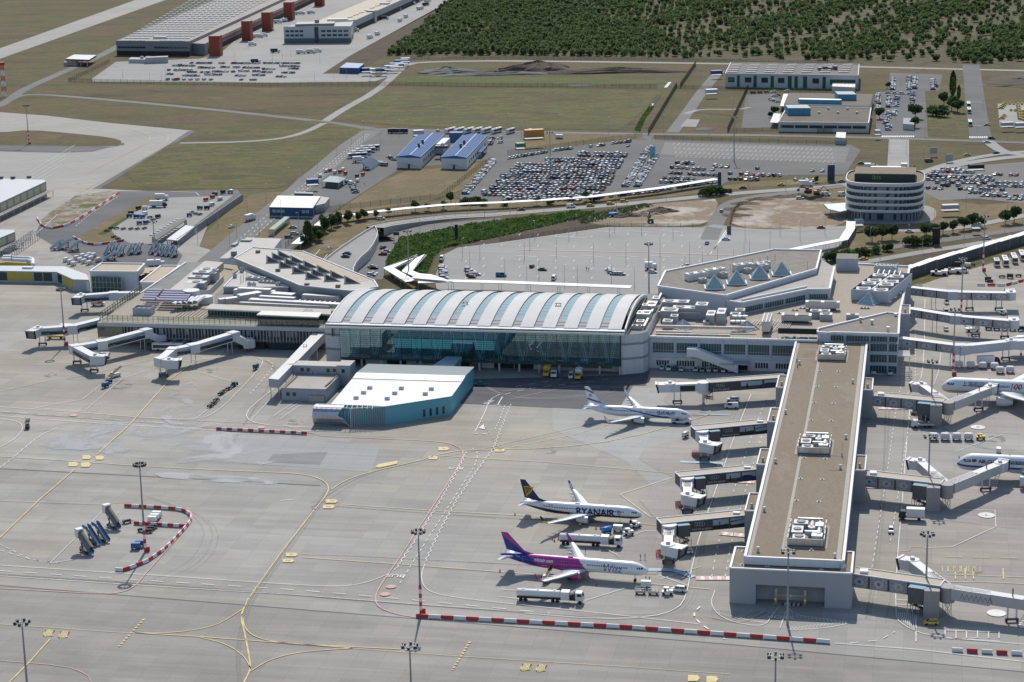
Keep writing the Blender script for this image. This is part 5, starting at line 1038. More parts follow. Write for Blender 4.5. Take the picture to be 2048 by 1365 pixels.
def advert(o,p,q,w,h,kind,flip=False):
 P,Q=(p,q) if (q-p).x>0 else (q,p);d=(Q-P).normalized();nr=Vector((d.y,-d.x,0));nr.z=0;nr.normalize()
 lay_=lambda t0,t1,z0,z1,off:face(P,Q,w,h,t0,t1,z0,z1,-1,off)
 ad=MB();ad.poly(lay_(.0,.99,.06,.9,.05),0)
 L=(Q-P).length;O=P+nr*(w/2+.12)-Z_(h);upv=Z_(1)
 ad.poly(lay_(.36,.99,.42,.9,.07),1)
 if kind=='speed':
  wall_text('Feel the speed',h*.29,O+d*L*.015+upv*h*.26,d,upv,2,ad)
  def prof(pts,m,off=.13):ad.poly([P+nr*(w/2+off)-Z_(h)+d*L*x+upv*h*y for x,y in pts],m)
  prof([(.58,.12),(.98,.12),(.98,.2),(.93,.42),(.86,.58),(.74,.62),(.66,.5),(.59,.36)],3);prof([(.68,.46),(.75,.56),(.84,.54),(.88,.42),(.68,.42)],4,.15)
  for x in (.64,.9):
   ad.poly([P+nr*(w/2+.16)-Z_(h)+d*(L*x+cos(a)*h*.11)+upv*h*(.14+.11*sin(a)) for a in np.linspace(0,2*pi,13)[:-1]],4)
  for x in (.46,.985):prof([(x-.012,.1),(x+.012,.1),(x+.014,.5),(x+.008,.6),(x+.006,.72),(x-.006,.72),(x-.008,.6),(x-.014,.5)],4,.14)
 elif kind=='progress':
  wall_text('Feel the progress',h*.25,O+d*L*.015+upv*h*.24,d,upv,2,ad)
  def prof(pts,m,off=.13):ad.poly([P+nr*(w/2+off)-Z_(h)+d*L*x+upv*h*y for x,y in pts],m)
  prof([(.36,.08),(.98,.08),(.98,.3),(.8,.36),(.6,.46),(.5,.4),(.36,.44)],4);prof([(.66,.52),(.98,.78),(.98,.84),(.66,.62)],3);prof([(.7,.3),(.98,.42),(.98,.66),(.72,.52)],1,.14);prof([(.49,.3),(.505,.3),(.505,.7),(.49,.7)],4,.15)
 for k in range(4):
  c=O+d*(L*.06+h*(.12+.21*k))+upv*h*.68
  pts=[c+d*(h*.15*cos(a))+upv*(h*.15*sin(a)) for a in np.linspace(0,2*pi,17)]
  for a,b in zip(pts,pts[1:]):ad.bar(a,b,.13,.05,2)
 for t0 in (.355,.66):ad.poly(lay_(t0,t0+.025,.0,.95,.2),5)
 ad.obj('advert_panel',[ad_grey,ad_sky,wht,ad_blue,ad_dark,M('advert_frame',(.10,.085,.08),.6,var=0)],o)
def lacepanel(o,p,q,w,h,n_):
 P,Q=(p,q) if (q-p).x>0 else (q,p);d=(Q-P).normalized();nr=Vector((d.y,-d.x,0));nr.z=0;nr.normalize();L=(Q-P).length
 for k in range(n_):
  m=MB();m.poly(face(P,Q,w,h,(k+.02)/n_,(k+.90)/n_,.08,.92,-1,.06),0);c=P+d*L*(k+.46)/n_+nr*(w/2+.1)-Z_(h*.5)
  rx=L/n_*.26;m.poly([c+d*rx*cos(a)+Vector((0,0,h*.27*sin(a))) for a in np.linspace(0,2*pi,17)[:-1]],1)
  c2=c+nr*.05;m.poly([c2+d*.5*cos(a)+Vector((0,0,.5*sin(a))) for a in np.linspace(0,2*pi,13)[:-1]],2)
  m.poly(face(P,Q,w,h,(k+.91)/n_,(k+1)/n_,.05,.95,-1,.08),3);m.obj('lace_panel',[lace,M('lace_ground',(.46,.48,.50),.6),med[('blue','red','gold')[k%3]],M('advert_frame',(.1,.085,.08),.6)],o)
def cab(t,c,ang,z,w=4.2,l=4.6,h=3.0,open_=True):
 d=Vector((cos(ang),sin(ang),0));x=Vector((-d.y,d.x,0))
 m=MB();c=Vector((c.x,c.y,z));m.tube(c-Z_(h),c,w*.5,n=16,m=0);m.tube(c,c+Z_(.2),w*.52,n=16,m=1);m.tube(c+Z_(.2),c+Z_(.9),.7,n=10,m=1)
 e=c+d*l;a=[c-x*w/2,e-x*w/2,e+x*w/2,c+x*w/2];lo=Z_(h)
 m.add([p-lo for p in a]+a,[(3,2,1,0),(0,1,5,4),(2,3,7,6),(4,5,6,7)],0);m.add([a[1]-lo*.96-d*.1,a[2]-lo*.96-d*.1,a[2]-lo*.05-d*.1,a[1]-lo*.05-d*.1],[(0,1,2,3)],2)
 o=m.obj('cab',[jb_white,jb_roof,M('cab_interior',(.22,.22,.22),.7)],t);m=MB()
 for s in (-1,1):m.bar(a[1 if s<0 else 2]-lo*1.05,a[1 if s<0 else 2]+d*.8+lo*.04,.5,.5)
 m.bar(a[1]+d*.7,a[2]+d*.7,.9,.35,1);m.bar(a[1]-lo,a[2]-lo,.4,.3)
 for s in (-.5,.3):m.bar(e+x*s-lo*.9-d*.3,e+x*s-lo*.25-d*.3,.6,.05,1)
 m.obj('bellows',[rub,jb_white],o);return o
def undercarriage(t,p,z):
 g=Vector((p.x,p.y,0));m=MB()
 for s in (-1,1):m.bar(g+Vector((s*1.2,0,.9)),g+Vector((s*1.2,0,z)),.4,.4,0)
 m.bar(g+Vector((-1.8,0,1)),g+Vector((1.8,0,1)),.7,.7,1);m.obj('lift_column',[jb_white,hyd],t)
 for s in (-1.5,1.5):m=MB();m.wheel(g+Vector((s,0,.6)),.6,.5,(1,0,0));m.obj('wheel',rub,t)
def post(t,p,z,w=.35):m=MB();m.bar((p.x,p.y,0),(p.x,p.y,z),w);m.obj('support_leg',jb_white,t)
def stair_tower(t,p,q,z,h):
 """open steel stair under the corridor's glass lobby"""
 m=MB();d=(q-p).normalized();x=Vector((-d.y,d.x,0));
 if x.y>0:x=-x
 L=(q-p).length
 for i in range(4):
  for s in (-.0,3.2):a=p+d*L*i/3+x*s;m.bar((a.x,a.y,0),(a.x,a.y,z),.2)
 for k in range(3):
  a=p+d*(L*.05)+x*1.6;b=q-d*(L*.05)+x*1.6;
  if k%2:a,b=b,a
  m.bar(Vector((a.x,a.y,k*1.5)),Vector((b.x,b.y,(k+1)*1.5)),1.4,.25,1)
 for zz in (1.5,3.0):m.bar(Vector((p.x,p.y,zz)),Vector((q.x,q.y,zz)),.15)
 m.obj('stair',[steel,hyd],t)
def left_bridge(lab,A,B,armpx,cabdir,kind,arm_end_z=6.6,stow=True):
 z=8.3;p,q=G(*A,z),G(*B,z);t=thing('jet_bridge',lab,'jet bridge',(q.x,q.y,0),0,'jet bridges on the left of the pier')
 w=5.2;h=3.6;L=(q-p).length;lob=q+(p-q)*.34
 o=seg(t,'fixed_corridor',p,q,w,h,[ad_grey,jb_tan]);advert(o,p,lob,w,h,kind)
 d=(q-p).normalized();x=Vector((d.y,-d.x,0));
 if x.y>0:x=-x
 a,b=lob+d*1,q-d*4.5;m=MB();a2,b2=a+x*w/2,b+x*w/2;
 m.add([a2-Z_(4),b2-Z_(4),b2+x*2.4-Z_(4),a2+x*2.4-Z_(4),a2-Z_(.3),b2-Z_(.3),b2+x*2.4-Z_(.3),a2+x*2.4-Z_(.3)],[(0,3,7,4),(3,2,6,7),(2,1,5,6),(0,1,2,3)],0);m.add([a2-Z_(.3),b2-Z_(.3),b2+x*2.4-Z_(.3),a2+x*2.4-Z_(.3)],[(3,2,1,0)],1)
 m.obj('glass_lobby',[M('lobby_glass',(.09,.095,.10),.2,var=.15,stripe=[(UA,.55,.1,1.8)]),skyl],t);stair_tower(t,a2,b2,z-4,0)
 m=MB();c=p.lerp(q,.1)+Z_(.05);m.box(c,(2,1.4,.5),TH);m.obj('roof_vent',whitep,t)
 r=q-d*2.2+x*(w/2+.6);m=MB();m.tube((r.x,r.y,z-3.9),(r.x,r.y,z-.1),2.3,n=16);m.tube((r.x,r.y,0),(r.x,r.y,z-3.9),.5,n=10);m.obj('rotunda',jb_white,t)
 e=G(*armpx,arm_end_z);rz=Vector((r.x,r.y,z-.6));o=seg(t,'telescopic_arm',rz,e,2.7,2.8,[M('arm_side',(.36,.36,.37),.5,var=.1,stripe=[((0,0,1),.7,.05,.7)]),jb_roof],rim=False)
 mid=rz.lerp(e,.55);m=MB();dd=(e-rz).normalized()
 seg(t,'telescopic_arm',rz.lerp(e,.02),rz.lerp(e,.5),3.1,3.1,[MATS['arm_side'],jb_roof],rim=False)
 for s in (-1.7,1.7):m.bar(rz.lerp(e,.6)+Vector((s,0,-2)),rz.lerp(e,.6)+Vector((s,0,1.2)),.25);
 m.obj('aerial_mast',jb_white,t)
 cab(t,e,cabdir,arm_end_z+.2);undercarriage(t,rz.lerp(e,.84),arm_end_z-2.8);post(t,p.lerp(q,.5),z-h,.5) if False else None
 m=MB();g=Vector((rz.lerp(e,.5).x-3.6,rz.lerp(e,.5).y,0))
 for k in range(3):m.bar(g+Vector((0,k*1.2,.2)),g+Vector((3,k*1.2,.2)),.12,.12);m.bar(g+Vector((0,k*1.2,.2)),g+Vector((0,k*1.2,1.6)),.12);m.bar(g+Vector((3,k*1.2,.2)),g+Vector((3,k*1.2,1.6)),.12);m.bar(g+Vector((0,k*1.2,1.6)),g+Vector((3,k*1.2,1.6)),.12);m.bar(g+Vector((0,k*1.2,1)),g+Vector((3,k*1.2,1)),.1)
 rf_=m.obj('guard_rack',redf);tag(rf_,'red tubular guard rack beside the bridge'+lab.split('advert')[1].replace('pointing','that points'),'guard rack');return t
left_bridge('jet bridge with progress advert pointing at the white blue-striped jet',(1535,843),(1386,857),(1410,886),R(-35),'progress')
left_bridge('jet bridge with speed advert pointing at the navy tailed jet',(1510,935),(1355,950),(1375,990),R(-35),'speed')
left_bridge('jet bridge with progress advert pointing at the pink and blue jet',(1490,1026),(1318,1043),(1336,1090),R(-35),'progress')
z=8.3;p,q=G(1572,752,z),G(1417,763,z);t=thing('jet_bridge','jet bridge with Feel the speed advert farthest from the viewer, its cab facing left','jet bridge',(q.x,q.y,0),0,'jet bridges on the left of the pier');o=seg(t,'fixed_corridor',p,q,5,3.6,[ad_grey,jb_tan]);advert(o,p,q.lerp(p,.02),5,3.6,'speed')
r=q+(q-p).normalized()*2;m=MB();m.tube((r.x,r.y,4.2),(r.x,r.y,8.2),2.3,n=16);m.tube((r.x,r.y,0),(r.x,r.y,4.2),.5,n=10);m.obj('rotunda',jb_white,t);e=G(1340,768,7.6)
o=seg(t,'telescopic_arm',Vector((r.x,r.y,8)),e,3.1,3,[jb_white,jb_roof],rim=False);m=MB();m.poly(face(e,Vector((r.x,r.y,8)),3.1,3,.3,.75,.1,.8,-1,.08));m.obj('advert_panel',ad_dark,o);cab(t,e,R(178),7.8,4.2,4.4);undercarriage(t,e.lerp(r,.22),4.6);stair_tower(t,G(1405,790,0),G(1425,790,0),4.3,0)
def right_bridge(lab,A,B,arms,n_=3,z=8.2):
 p,q=G(*A,z),G(*B,z);t=thing('jet_bridge',lab,'jet bridge',(q.x,q.y,0),0,'jet bridges on the right of the pier');w,h=5.4,3.8;d=(q-p).normalized();x=Vector((d.y,-d.x,0));x=-x if x.y>0 else x
 o=seg(t,'fixed_corridor',p,q,w,h,[greyp,jb_tan]);lacepanel(o,p,p.lerp(q,.66),w,h,n_)
 a,b=p.lerp(q,.68)+x*w/2,p.lerp(q,.86)+x*w/2;m=MB();m.add([v for v in (a-Z_(5),b-Z_(5),b+x*3-Z_(5),a+x*3-Z_(5),a-Z_(.3),b-Z_(.3),b+x*3-Z_(.3),a+x*3-Z_(.3))],[(3,7,4,0),(2,6,7,3),(1,5,6,2),(0,1,2,3)],0);m.add([v-Z_(.3) for v in (a,b,b+x*3,a+x*3)],[(3,2,1,0)],1);m.obj('glass_lobby',[MATS['lobby_glass'],skyl],t);stair_tower(t,a,b,z-4.5,0)
 c=p.lerp(q,.93)+x*(w/2+1.6);m=MB();m.box((c.x,c.y,0),(4.2,3.4,z-.4),TH);m.obj('lift_shaft',M('lift_grey',(.33,.31,.29),.7,var=.06,stripe=[(UA,1,.05,.8)]),t)
 m=MB();m.box(p.lerp(q,.12),(2.2,2.4,.7),TH);m.obj('roof_vent',whitep,t);r=q+d*1.8+x*1.5;m=MB();m.tube((r.x,r.y,3.8),(r.x,r.y,z),2.1,n=16);m.obj('rotunda',MATS['lift_grey'],t);m=MB()
 for k in range(4):
  v=Vector((r.x+cos(k*pi/2)*1.2,r.y+sin(k*pi/2)*1.2,0));m.bar(v,v+Z_(3.8),.15);v2=Vector((r.x+cos((k+1)*pi/2)*1.2,r.y+sin((k+1)*pi/2)*1.2,0));m.bar(v,v2+Z_(1.9),.1);m.bar(v+Z_(1.9),v2+Z_(3.8),.1)
 m.obj('lattice_column',steel,t)
 for (ex,ey,ez,cd,leg) in arms:
  e=G(ex,ey,ez);s0=Vector((r.x,r.y,z));s=s0.lerp(e,.06);o=seg(t,'telescopic_arm',s,e,3.0,3.0,[M('ribbed_side',(.48,.47,.46),.5,var=.06,stripe=[((0,0,1),.5,.15,.8)]),jb_roof],rim=False);seg(t,'telescopic_arm',s,s.lerp(e,.5),3.4,3.3,[MATS['ribbed_side'],jb_roof],rim=False)
  m=MB();P_=face(s,e,3.4,3,.06,.5,.25,.3,-1,.08);
  for k in range(7):a=s.lerp(e,.08+k*.06);y=Vector((0,-1.8,0));m.bar(a+y-Z_(2.6),a+y+(e-s)*.03-Z_(1),.1);m.bar(a+y+(e-s)*.03-Z_(1),a+y+(e-s)*.06-Z_(2.6),.1)
  m.obj('cable_loop',rub,o);cab(t,e,cd,ez,3.8,3.2)
  if leg:
   g=s.lerp(e,leg);undercarriage(t,g,ez-3.2);m=MB();k=s.lerp(e,min(leg+.22,.97));b0=Vector((g.x+1.5,g.y-1.5,0))
   for sd in (-.6,.6):m.bar(Vector((k.x+sd,k.y-1.8,ez-2.8)),Vector((b0.x+sd,b0.y-1,0.2)),.14)
   for i in range(9):v=Vector((k.x,k.y-1.8,ez-2.8)).lerp(Vector((b0.x,b0.y-1,.2)),i/8);m.bar(v-Vector((.6,0,0)),v+Vector((.6,0,0)),.3,.08)
   m.obj('service_stair',steel,t);m=MB();v=s.lerp(e,leg);m.bar(v,v+Z_(2.2),.3,.3);m.obj('beacon_post',MATS['dark_cabinet'],t)
 return t
right_bridge('double armed jet bridge with lace print panels reaching the red striped airliner',(1745,788),(1888,801),((1980,773,7.6,R(60),.72),(1843,768,7.4,R(150),0)))
right_bridge('double armed jet bridge with lace print panels reaching the blue striped airliner',(1728,946),(1885,964),((2000,926,7.6,R(60),.72),(1840,921,7.4,R(150),0)))
right_bridge('double armed jet bridge with lace print panels in front, its long arm pointing right',(1707,1142),(1885,1167),((2060,1198,7.4,R(0),.78),(1825,1120,7.4,R(140),0)))
def simple_bridge(lab,pts,cabdir,legs,grp,mats,w=3.6,h=3.4,lace_=0,cablen=5.5,z=8.0,ads=(),cz=None):
 P=[G(x,y,zz) for x,y,zz in pts];t=thing('jet_bridge',lab,'jet bridge',(P[-1].x,P[-1].y,0),0,grp)
 for i,(a,b) in enumerate(zip(P,P[1:])):
  o=seg(t,'corridor',a,b,w,h,mats,rim=False)
  if i>0:m=MB();m.box((a.x,a.y,a.z-h-.1),(w*1.15,w*1.15,h+.3),heading(a,b));m.obj('joint_collar',mats[0],t)
  if lace_ and i<lace_:lacepanel(o,a,b,w,h,3)
  if ads and i in ads:
   a_,b_=(a,b) if b.x>a.x else (b,a);m=MB();m.poly(face(a_,b_,w,h,.06,.94,.12,.85,-1,.05),0);m.poly(face(a_,b_,w,h,.06,.94,.5,.85,-1,.08),1)
   F2=lambda pts,mi,off:m.poly([face(a_,b_,w,h,x,x,y,y,-1,off)[0] for x,y in pts],mi)
   F2([(.56,.2),(.88,.22),(.86,.4),(.78,.55),(.68,.52),(.58,.4)],2,.12);F2([(.1,.5),(.5,.55),(.9,.7),(.9,.78),(.5,.6),(.1,.58)],0,.11);wall_text('Feel the speed',h*.17,face(a_,b_,w,h,.09,.09,.28,.28,-1,.13)[0],(b_-a_).normalized(),Z_(1),3,m)
   m.obj('advert_panel',[ad_dark,ad_sky,ad_blue,wht],o)
 e=P[-1];cab(t,e,cabdir,(cz or e.z)+.1,w*1.15,cablen,h)
 for (i,f,kind) in legs:
  a=P[i].lerp(P[i+1],f)
  if kind=='w':undercarriage(t,a,a.z-h)
  else:
   for s in (-1,1):post(t,a+Vector((s*.9,0,0)),a.z-h,.25)
 return t
MW=[jb_white,jb_roof]
simple_bridge('white jet bridge with side adverts, rearmost of four at the left terminal',[(286,584,8.6),(227,585,8.2),(162,590,7.8)],R(-100),((0,.95,'p'),(1,.92,'w')),'jet bridges at the left terminal',MW,ads=(1,))
simple_bridge('white jet bridge with side adverts, second nearest the left edge, cab facing viewer',[(222,632,8.6),(145,651,8.2),(76,656,7.8)],R(-110),((0,.95,'p'),(1,.9,'w')),'jet bridges at the left terminal',MW,ads=(0,1))
simple_bridge('left one of two bent white jet bridges before the glass fin facade',[(325,673,5.2),(318,671,5.2),(292,659,8.6),(203,682,8.2),(150,691,7.6),(190,712,7.2)],R(5),((2,.1,'p'),(3,.02,'p'),(4,.05,'w'),(4,.9,'w')),'jet bridges at the left terminal',MW,ads=(2,3,4),cablen=4)
simple_bridge('right one of two bent white jet bridges before the glass fin facade',[(503,681,5.2),(496,679,5.2),(466,665,8.6),(386,689,8.2),(345,697,8),(322,716,7.8),(338,720,7.8)],R(0),((2,.1,'p'),(3,.02,'p'),(4,.9,'w'),(5,.2,'w')),'jet bridges at the left terminal',MW,ads=(2,3),cablen=4)
LW=[M('pale_lace_side',(.50,.52,.54),.55,var=.05),jb_roof]
simple_bridge('lace printed jet bridge, rearmost of three on the right terminal end wall',[(1823,574,8.6),(1905,583,8.4),(2022,585,8.0)],R(80),((0,.55,'p'),(1,.3,'w'),(1,.8,'w')),'lace printed bridges at the right terminal',LW,w=3.8,lace_=2,z=8.4)
simple_bridge('lace printed jet bridge, middle of three on the right terminal end wall',[(1819,616,8.6),(1912,631,8.4),(2028,641,8.0)],R(80),((0,.55,'p'),(1,.35,'w'),(1,.85,'w')),'lace printed bridges at the right terminal',LW,w=3.8,lace_=2)
simple_bridge('lace printed jet bridge with white telescopic arm at the right terminal end wall',[(1800,675,8.8),(1918,690,8.4),(1926,691,8.2),(2022,681,7.8)],R(0),((0,.9,'p'),(1,.9,'p'),(2,.9,'w')),'lace printed bridges at the right terminal',LW,w=3.8,lace_=1)
# ================================================================ OTHER BUILDINGS
def bld(name,label,cat,px,z,wall,roofm,edge_=None,z0=0):
 P=gp(px,z);t=thing(name,label,cat,(P[0].x,P[0].y,0));m=MB();m.prism([(p.x,p.y) for p in P],z0,z,0,1);m.obj('wall',[wall,roofm],t)
 if edge_:
  m=MB()
  for i in range(len(P)):m.bar(P[i]+Z_(.15),P[(i+1)%len(P)]+Z_(.15),.6,.6)
  m.obj('roof_edge',edge_,t)
 return t,P
def wins(t,a,b,n_,z0,z1,mat,fill=.8,lo=0,hi=1,name='window',off=.08):
 for k in range(n_):
  m=MB();s=(hi-lo)/n_;m.poly(onwall(a,b,lo+s*(k+.5-fill/2),lo+s*(k+.5+fill/2),z0,z1,off));m.obj(name,mat,t)
hgrey=M('warehouse_grey',(.21,.22,.235),.6,var=.05,stripe=[((0,0,1),1.2,.06,.9)]);redt=M('red_cladding',(.27,.06,.035),.6,var=.05);wroof=M('warehouse_roof',(.33,.30,.26),.9,var=.12,scale=.04,stripe=[(VA,12,.02,.85)])
T,P=bld('cargo_warehouse','huge grey cargo warehouse with rows of roof skylights and red dock towers','warehouse',[(232,83),(378,84),(585,-10),(760,-90),(540,-90),(431,0),(277,63)],13,hgrey,wroof,M('dark_edge',(.16,.17,.18),.6,var=0))
a,b=P[0],P[1];m=MB();m.poly(onwall(a,b,.0,1,.1,4.2,.1));m.obj('dark_plinth',dark,T);wins(T,a,b,9,6.6,8.4,bglass,.92,.02,.40);wins(T,a,b,9,6.6,8.4,bglass,.92,.52,.98)
A=G(243,82.5,13);B=G(372,83,13);C=G(690,-70,13);D=G(500,-70,13);nsk=0;rest=MB()
for i in range(46):
 for j in range(13):
  t_=i/45;p0=A.lerp(D,t_);p1=B.lerp(C,t_);q=p0.lerp(p1,(j+.5*(i%2)*0+.3)/13)
  if i<2 and j in(5,6,7):continue
  if nsk<98:m=MB();m.box((q.x,q.y,13),(4.2,2.2,.9),heading(a,b));m.obj('roof_skylight',MATS['vent_casing'],T);nsk+=1
  else:rest.box((q.x,q.y,13),(4.2,2.2,.9),heading(a,b))
o=rest.obj('roof_skylight',MATS['vent_casing'],T);o['kind']='stuff'
m=MB();m.box(G(321,78,13),(13,4,2.2),heading(a,b));m.obj('roof_box',M('pale_box',(.6,.6,.52),.6),T)
m=MB();m.prism(pxy([(378,86.5),(409,88),(620,-10),(800,-100),(585,-12)],10.5),0,10.5,0,1);m.obj('dock_wing',[hgrey,wroof],T)
fa,fb=G(409,88,10.5),G(650,-24,10.5);m=MB();m.poly(onwall(fa,fb,.02,.98,5.6,8.4,.15),0);m.poly(onwall(fa,fb,.02,.98,8.4,9.6,.15),1);m.poly(onwall(fa,fb,.02,.98,.2,4.4,.15),2);m.obj('dock_front',[M('dock_red',(.30,.07,.05),.6),M('dock_pale',(.42,.44,.46),.6),dark],T)
for (x0,x1,yb,z) in ((419,440,113,18.5),(484,501,82,19),(524,542,63,19),(568,585,41,19),(629,645,13,19)):
 a,b=G(x0,yb),G(x1,yb);d=b-a;n_=Vector((-d.y,d.x,0)).normalized()*9;m=MB();m.prism([(v.x,v.y) for v in (a,b,b+n_,a+n_)],0,z);m.obj('stair_tower',redt,T)
offw=M('office_white',(.48,.49,.50),.6,var=.04);offd=M('office_plinth',(.12,.13,.15),.5,var=.1)
T,P=bld('office_building','white three storey office block with dark ground floor beside the cargo yard','office',[(567,54.5),(701,53.5),(706,43.5),(588,48.5)],15.5,offw,lfelt,offw)
a,b=P[0],P[1];m=MB();m.poly(onwall(a,b,.0,1,.1,4.6,.1));m.poly(onwall(b,P[2],0,1,.1,4.6,.1));m.obj('dark_plinth',offd,T)
for z0 in (6.4,10.4):
 for lo,hi,n_ in ((.02,.30,4),(.55,.97,5)):wins(T,a,b,n_,z0,z0+2.0,bglass,.78,lo,hi)
wins(T,a,b,8,.8,3.6,bglass,.5,.5,.98);m=MB();m.poly(onwall(a,b,.46,.52,1,16,.2));m.obj('stair_glazing',bglass,T)
m=MB();m.prism(pxy([(590,49),(668,47),(670,43),(595,44)],18),15.5,18,0,1);m.box(G(634,46,18),(4,4,3),0);m.obj('penthouse',[hgrey,lfelt],T)
T,P=bld('cargo_warehouse','long pale cargo shed with tan roof stretching away behind the white office','warehouse',[(626,46),(703,44),(840,-16),(1000,-90),(880,-90),(770,-14)],11,M('shed_grey',(.36,.38,.39),.6,var=.05),M('tan_shed_roof',(.52,.46,.37),.9,var=.08,scale=.05),None)
a,b=P[1],P[2];m=MB();m.poly(onwall(a,b,.05,.98,.2,5,.15),0);m.poly(onwall(a,b,.02,.98,5.6,8.6,.12),1);m.obj('dock_front',[dark,M('dock_blue_grey',(.26,.31,.34),.5)],T)
for (x0,x1,yb) in ((696,706,66),(733,750,46),(760,777,30),(784,800,14),(806,820,2)):
 c,d_=G(x0,yb),G(x1,yb);dd=d_-c;n_=Vector((-dd.y,dd.x,0)).normalized()*8;m=MB();m.prism([(v.x,v.y) for v in (c,d_,d_+n_,c+n_)],0,12.5);m.obj('stair_tower',MATS['shed_grey'],T)
for k in range(9):m=MB();m.box(G(690+k*11,40-k*4.6,11),(9,1.5,.5),R(62));m.obj('roof_vent',M('rust_vent',(.28,.22,.18),.8),T)
m=MB();m.box(G(675,46,11),(20,7,4),0);m.obj('roof_box',MATS['pale_box'],T)
def canopy(name,label,cat,px,z,th,mat,postm,n_=3,edge_=None):
 P=gp(px,z);t=thing(name,label,cat,(P[0].x,P[0].y,0));m=MB();m.prism([(p.x,p.y) for p in P],z-th,z,1 if edge_ else 0,0,True);m.obj('roof',[mat,edge_ or mat],t)
 for (a,b) in ((P[0],P[1]),(P[3],P[2])):
  for k in range(n_):q=a.lerp(b,(k+.3)/(n_-.4) if n_>1 else .5);m=MB();m.bar((q.x,q.y,0),(q.x,q.y,z-th),.35);m.obj('post',postm,t)
 return t
t=canopy('fuel_station','red edged flat fuel station canopy beside the perimeter road','fuel station',[(131,118),(178,120),(193,110.5),(148,109.5)],6.2,1.6,M('canopy_pale',(.50,.55,.58),.5),steel,4,redt);m=MB();m.box(G(142,131),(12,5,3.2),0);m.obj('kiosk',MATS['shed_grey'],t)
t,P=bld('service_shed','low white shed with grey end block in front of the cargo warehouse','shed',[(257,118.5),(303,119.5),(306,116),(262,115)],3.6,offw,lfelt);m=MB();m.box(G(314,126),(20,9,5.4),R(8));m.obj('end_block',MATS['concrete_wall'],t)
for k in (284,297):m=MB();m.box(G(k,117.5,3.6),(3,2,2),0);m.obj('roof_vent',mech,t)
blue_w=M('blue_wall',(.035,.085,.19),.6,var=.06);blue_r=M('blue_roof',(.035,.105,.25),.75,var=.06,spec=.15,stripe=[(VA,1.0,.05,.85)]);cont=M('container_blue',(.06,.13,.25),.6,var=.08)
bld('site_cabin','wide blue site cabin with pale blue roof, largest of the cabin cluster','cabin',[(679,135.5),(717,136.5),(728,127.5),(693,125.5)],5,blue_w,M('pale_blue_roof',(.16,.27,.42),.6,var=.08))
for i,(x,y,w,d,c,lab) in enumerate(((734,144,9,6,cont,'small blue cabin just right of the largest cabin'),(752,145,10,6,MATS['pale_box'],'beige cabin beside the small blue cabins'),(763,145,10,6,cont,'blue cabin at the right end of the front cabins'),(783,139,12,6,offw,'white cabin, nearest of the row by the road'),(793,134,12,6,MATS['pale_blue_roof'],'pale blue cabin, second in the row by the road'),(803,128,12,6,cont,'darker blue cabin, third in the row by the road'),(811,124,8,6,offw,'white cabin at the far end of the row by the road'))):
 m=MB();m.box(G(x,y),(w,d,3.4),R(15),0);m.box(G(x,y,3.4),(w*.97,d*.97,.12),R(15),1);tag(m.obj('site_cabin',[c,MATS['pale_blue_roof'] if c is cont else lfelt]),lab,'cabin','cabins of the building site')
wh=M('hall_white',(.60,.62,.63),.6,var=.04,stripe=[((0,0,1),1.2,.03,.9),(UA,6,.012,.85)])
for i,(lab,px) in enumerate((('left one of two white halls with bright blue roofs',[(793.6,313.5),(841,315),(889,270),(836,270)]),('right one of two white halls with bright blue roofs',[(882,315),(933,316.5),(975,271),(926,271)]))):
 t,P=bld('blue_roofed_hall',lab,'hall',px,7.2,wh,blue_r);m=MB()
 rp=[P[0].lerp(P[1],.56)+Z_(1.2),P[3].lerp(P[2],.56)+Z_(1.2)];e=[p+Z_(.15) for p in P]
 m.poly([e[0],rp[0],rp[1],e[3]],0);m.poly([rp[0],e[1],e[2],rp[1]],0);m.poly([e[0],e[1],rp[0]],1)
 for a,b in ((e[0],e[1]),(e[1],e[2]),(e[0],e[3])):m.bar(a-Z_(.3),b-Z_(.3),.3,.8,1)
 m.obj('roof',[blue_r,M('blue_trim',(.04,.13,.32),.5,var=0)],t);m=MB();m.bar(rp[0]+Z_(.1),rp[1]+Z_(.1),.5,.12);m.bar(rp[0].lerp(rp[1],.4)-(P[1]-P[0])*.2,rp[0].lerp(rp[1],.4)+(P[1]-P[0])*.25+Z_(-.4),.4,.3);m.obj('ridge_strip',M('pale_ridge',(.35,.45,.6),.5),t)
 for k in (.36,.52):m=MB();c=rp[0].lerp(rp[1],k)-(P[1]-P[0])*.1*(1 if i else -.2);m.box(c,(1.6,1.6,2.4),0);m.obj('roof_fan',MATS['dark_cabinet'],t)
 wins(t,P[1],P[2],9,2.4,4.2,bglass,.5,.08,.9);m=MB();m.poly(onwall(P[0],P[1],.46,.54,.1,2.6));m.obj('door',bglass,t);m=MB();a=P[0].lerp(P[1],.5);nr=Vector((0,-1,0))
 m.bar((a.x,a.y-1,3.2),(a.x+8,a.y-1.6,.2),1.1,.15);m.bar((a.x-3,a.y-1,3.2),(a.x,a.y-1,3.2),1.1,.15);m.obj('outside_stair',steel,t)
m=MB();m.box(G(876,302),(12,26,6.4),R(-8));m.box(G(883,296,6.4),(8,5,1.5),R(-8),1);m.tube(G(885,290,6),G(885,290,9),1.2,n=10);tag(m.obj('plant_link',[wh,MATS['dark_cabinet']]),'white windowless plant block linking the two blue roofed halls','plant block')
m=MB();m.box(G(913,283),(9,6,6.2),R(-8));tag(m.obj('container',cont),'tall blue container behind the gap between the blue roofed halls','container')
t=canopy('lean_to','blue lean-to shelter at the right flank of the right blue hall','shelter',[(952,304),(963,305),(974,293),(966,292)],4,.4,blue_r,steel,3)
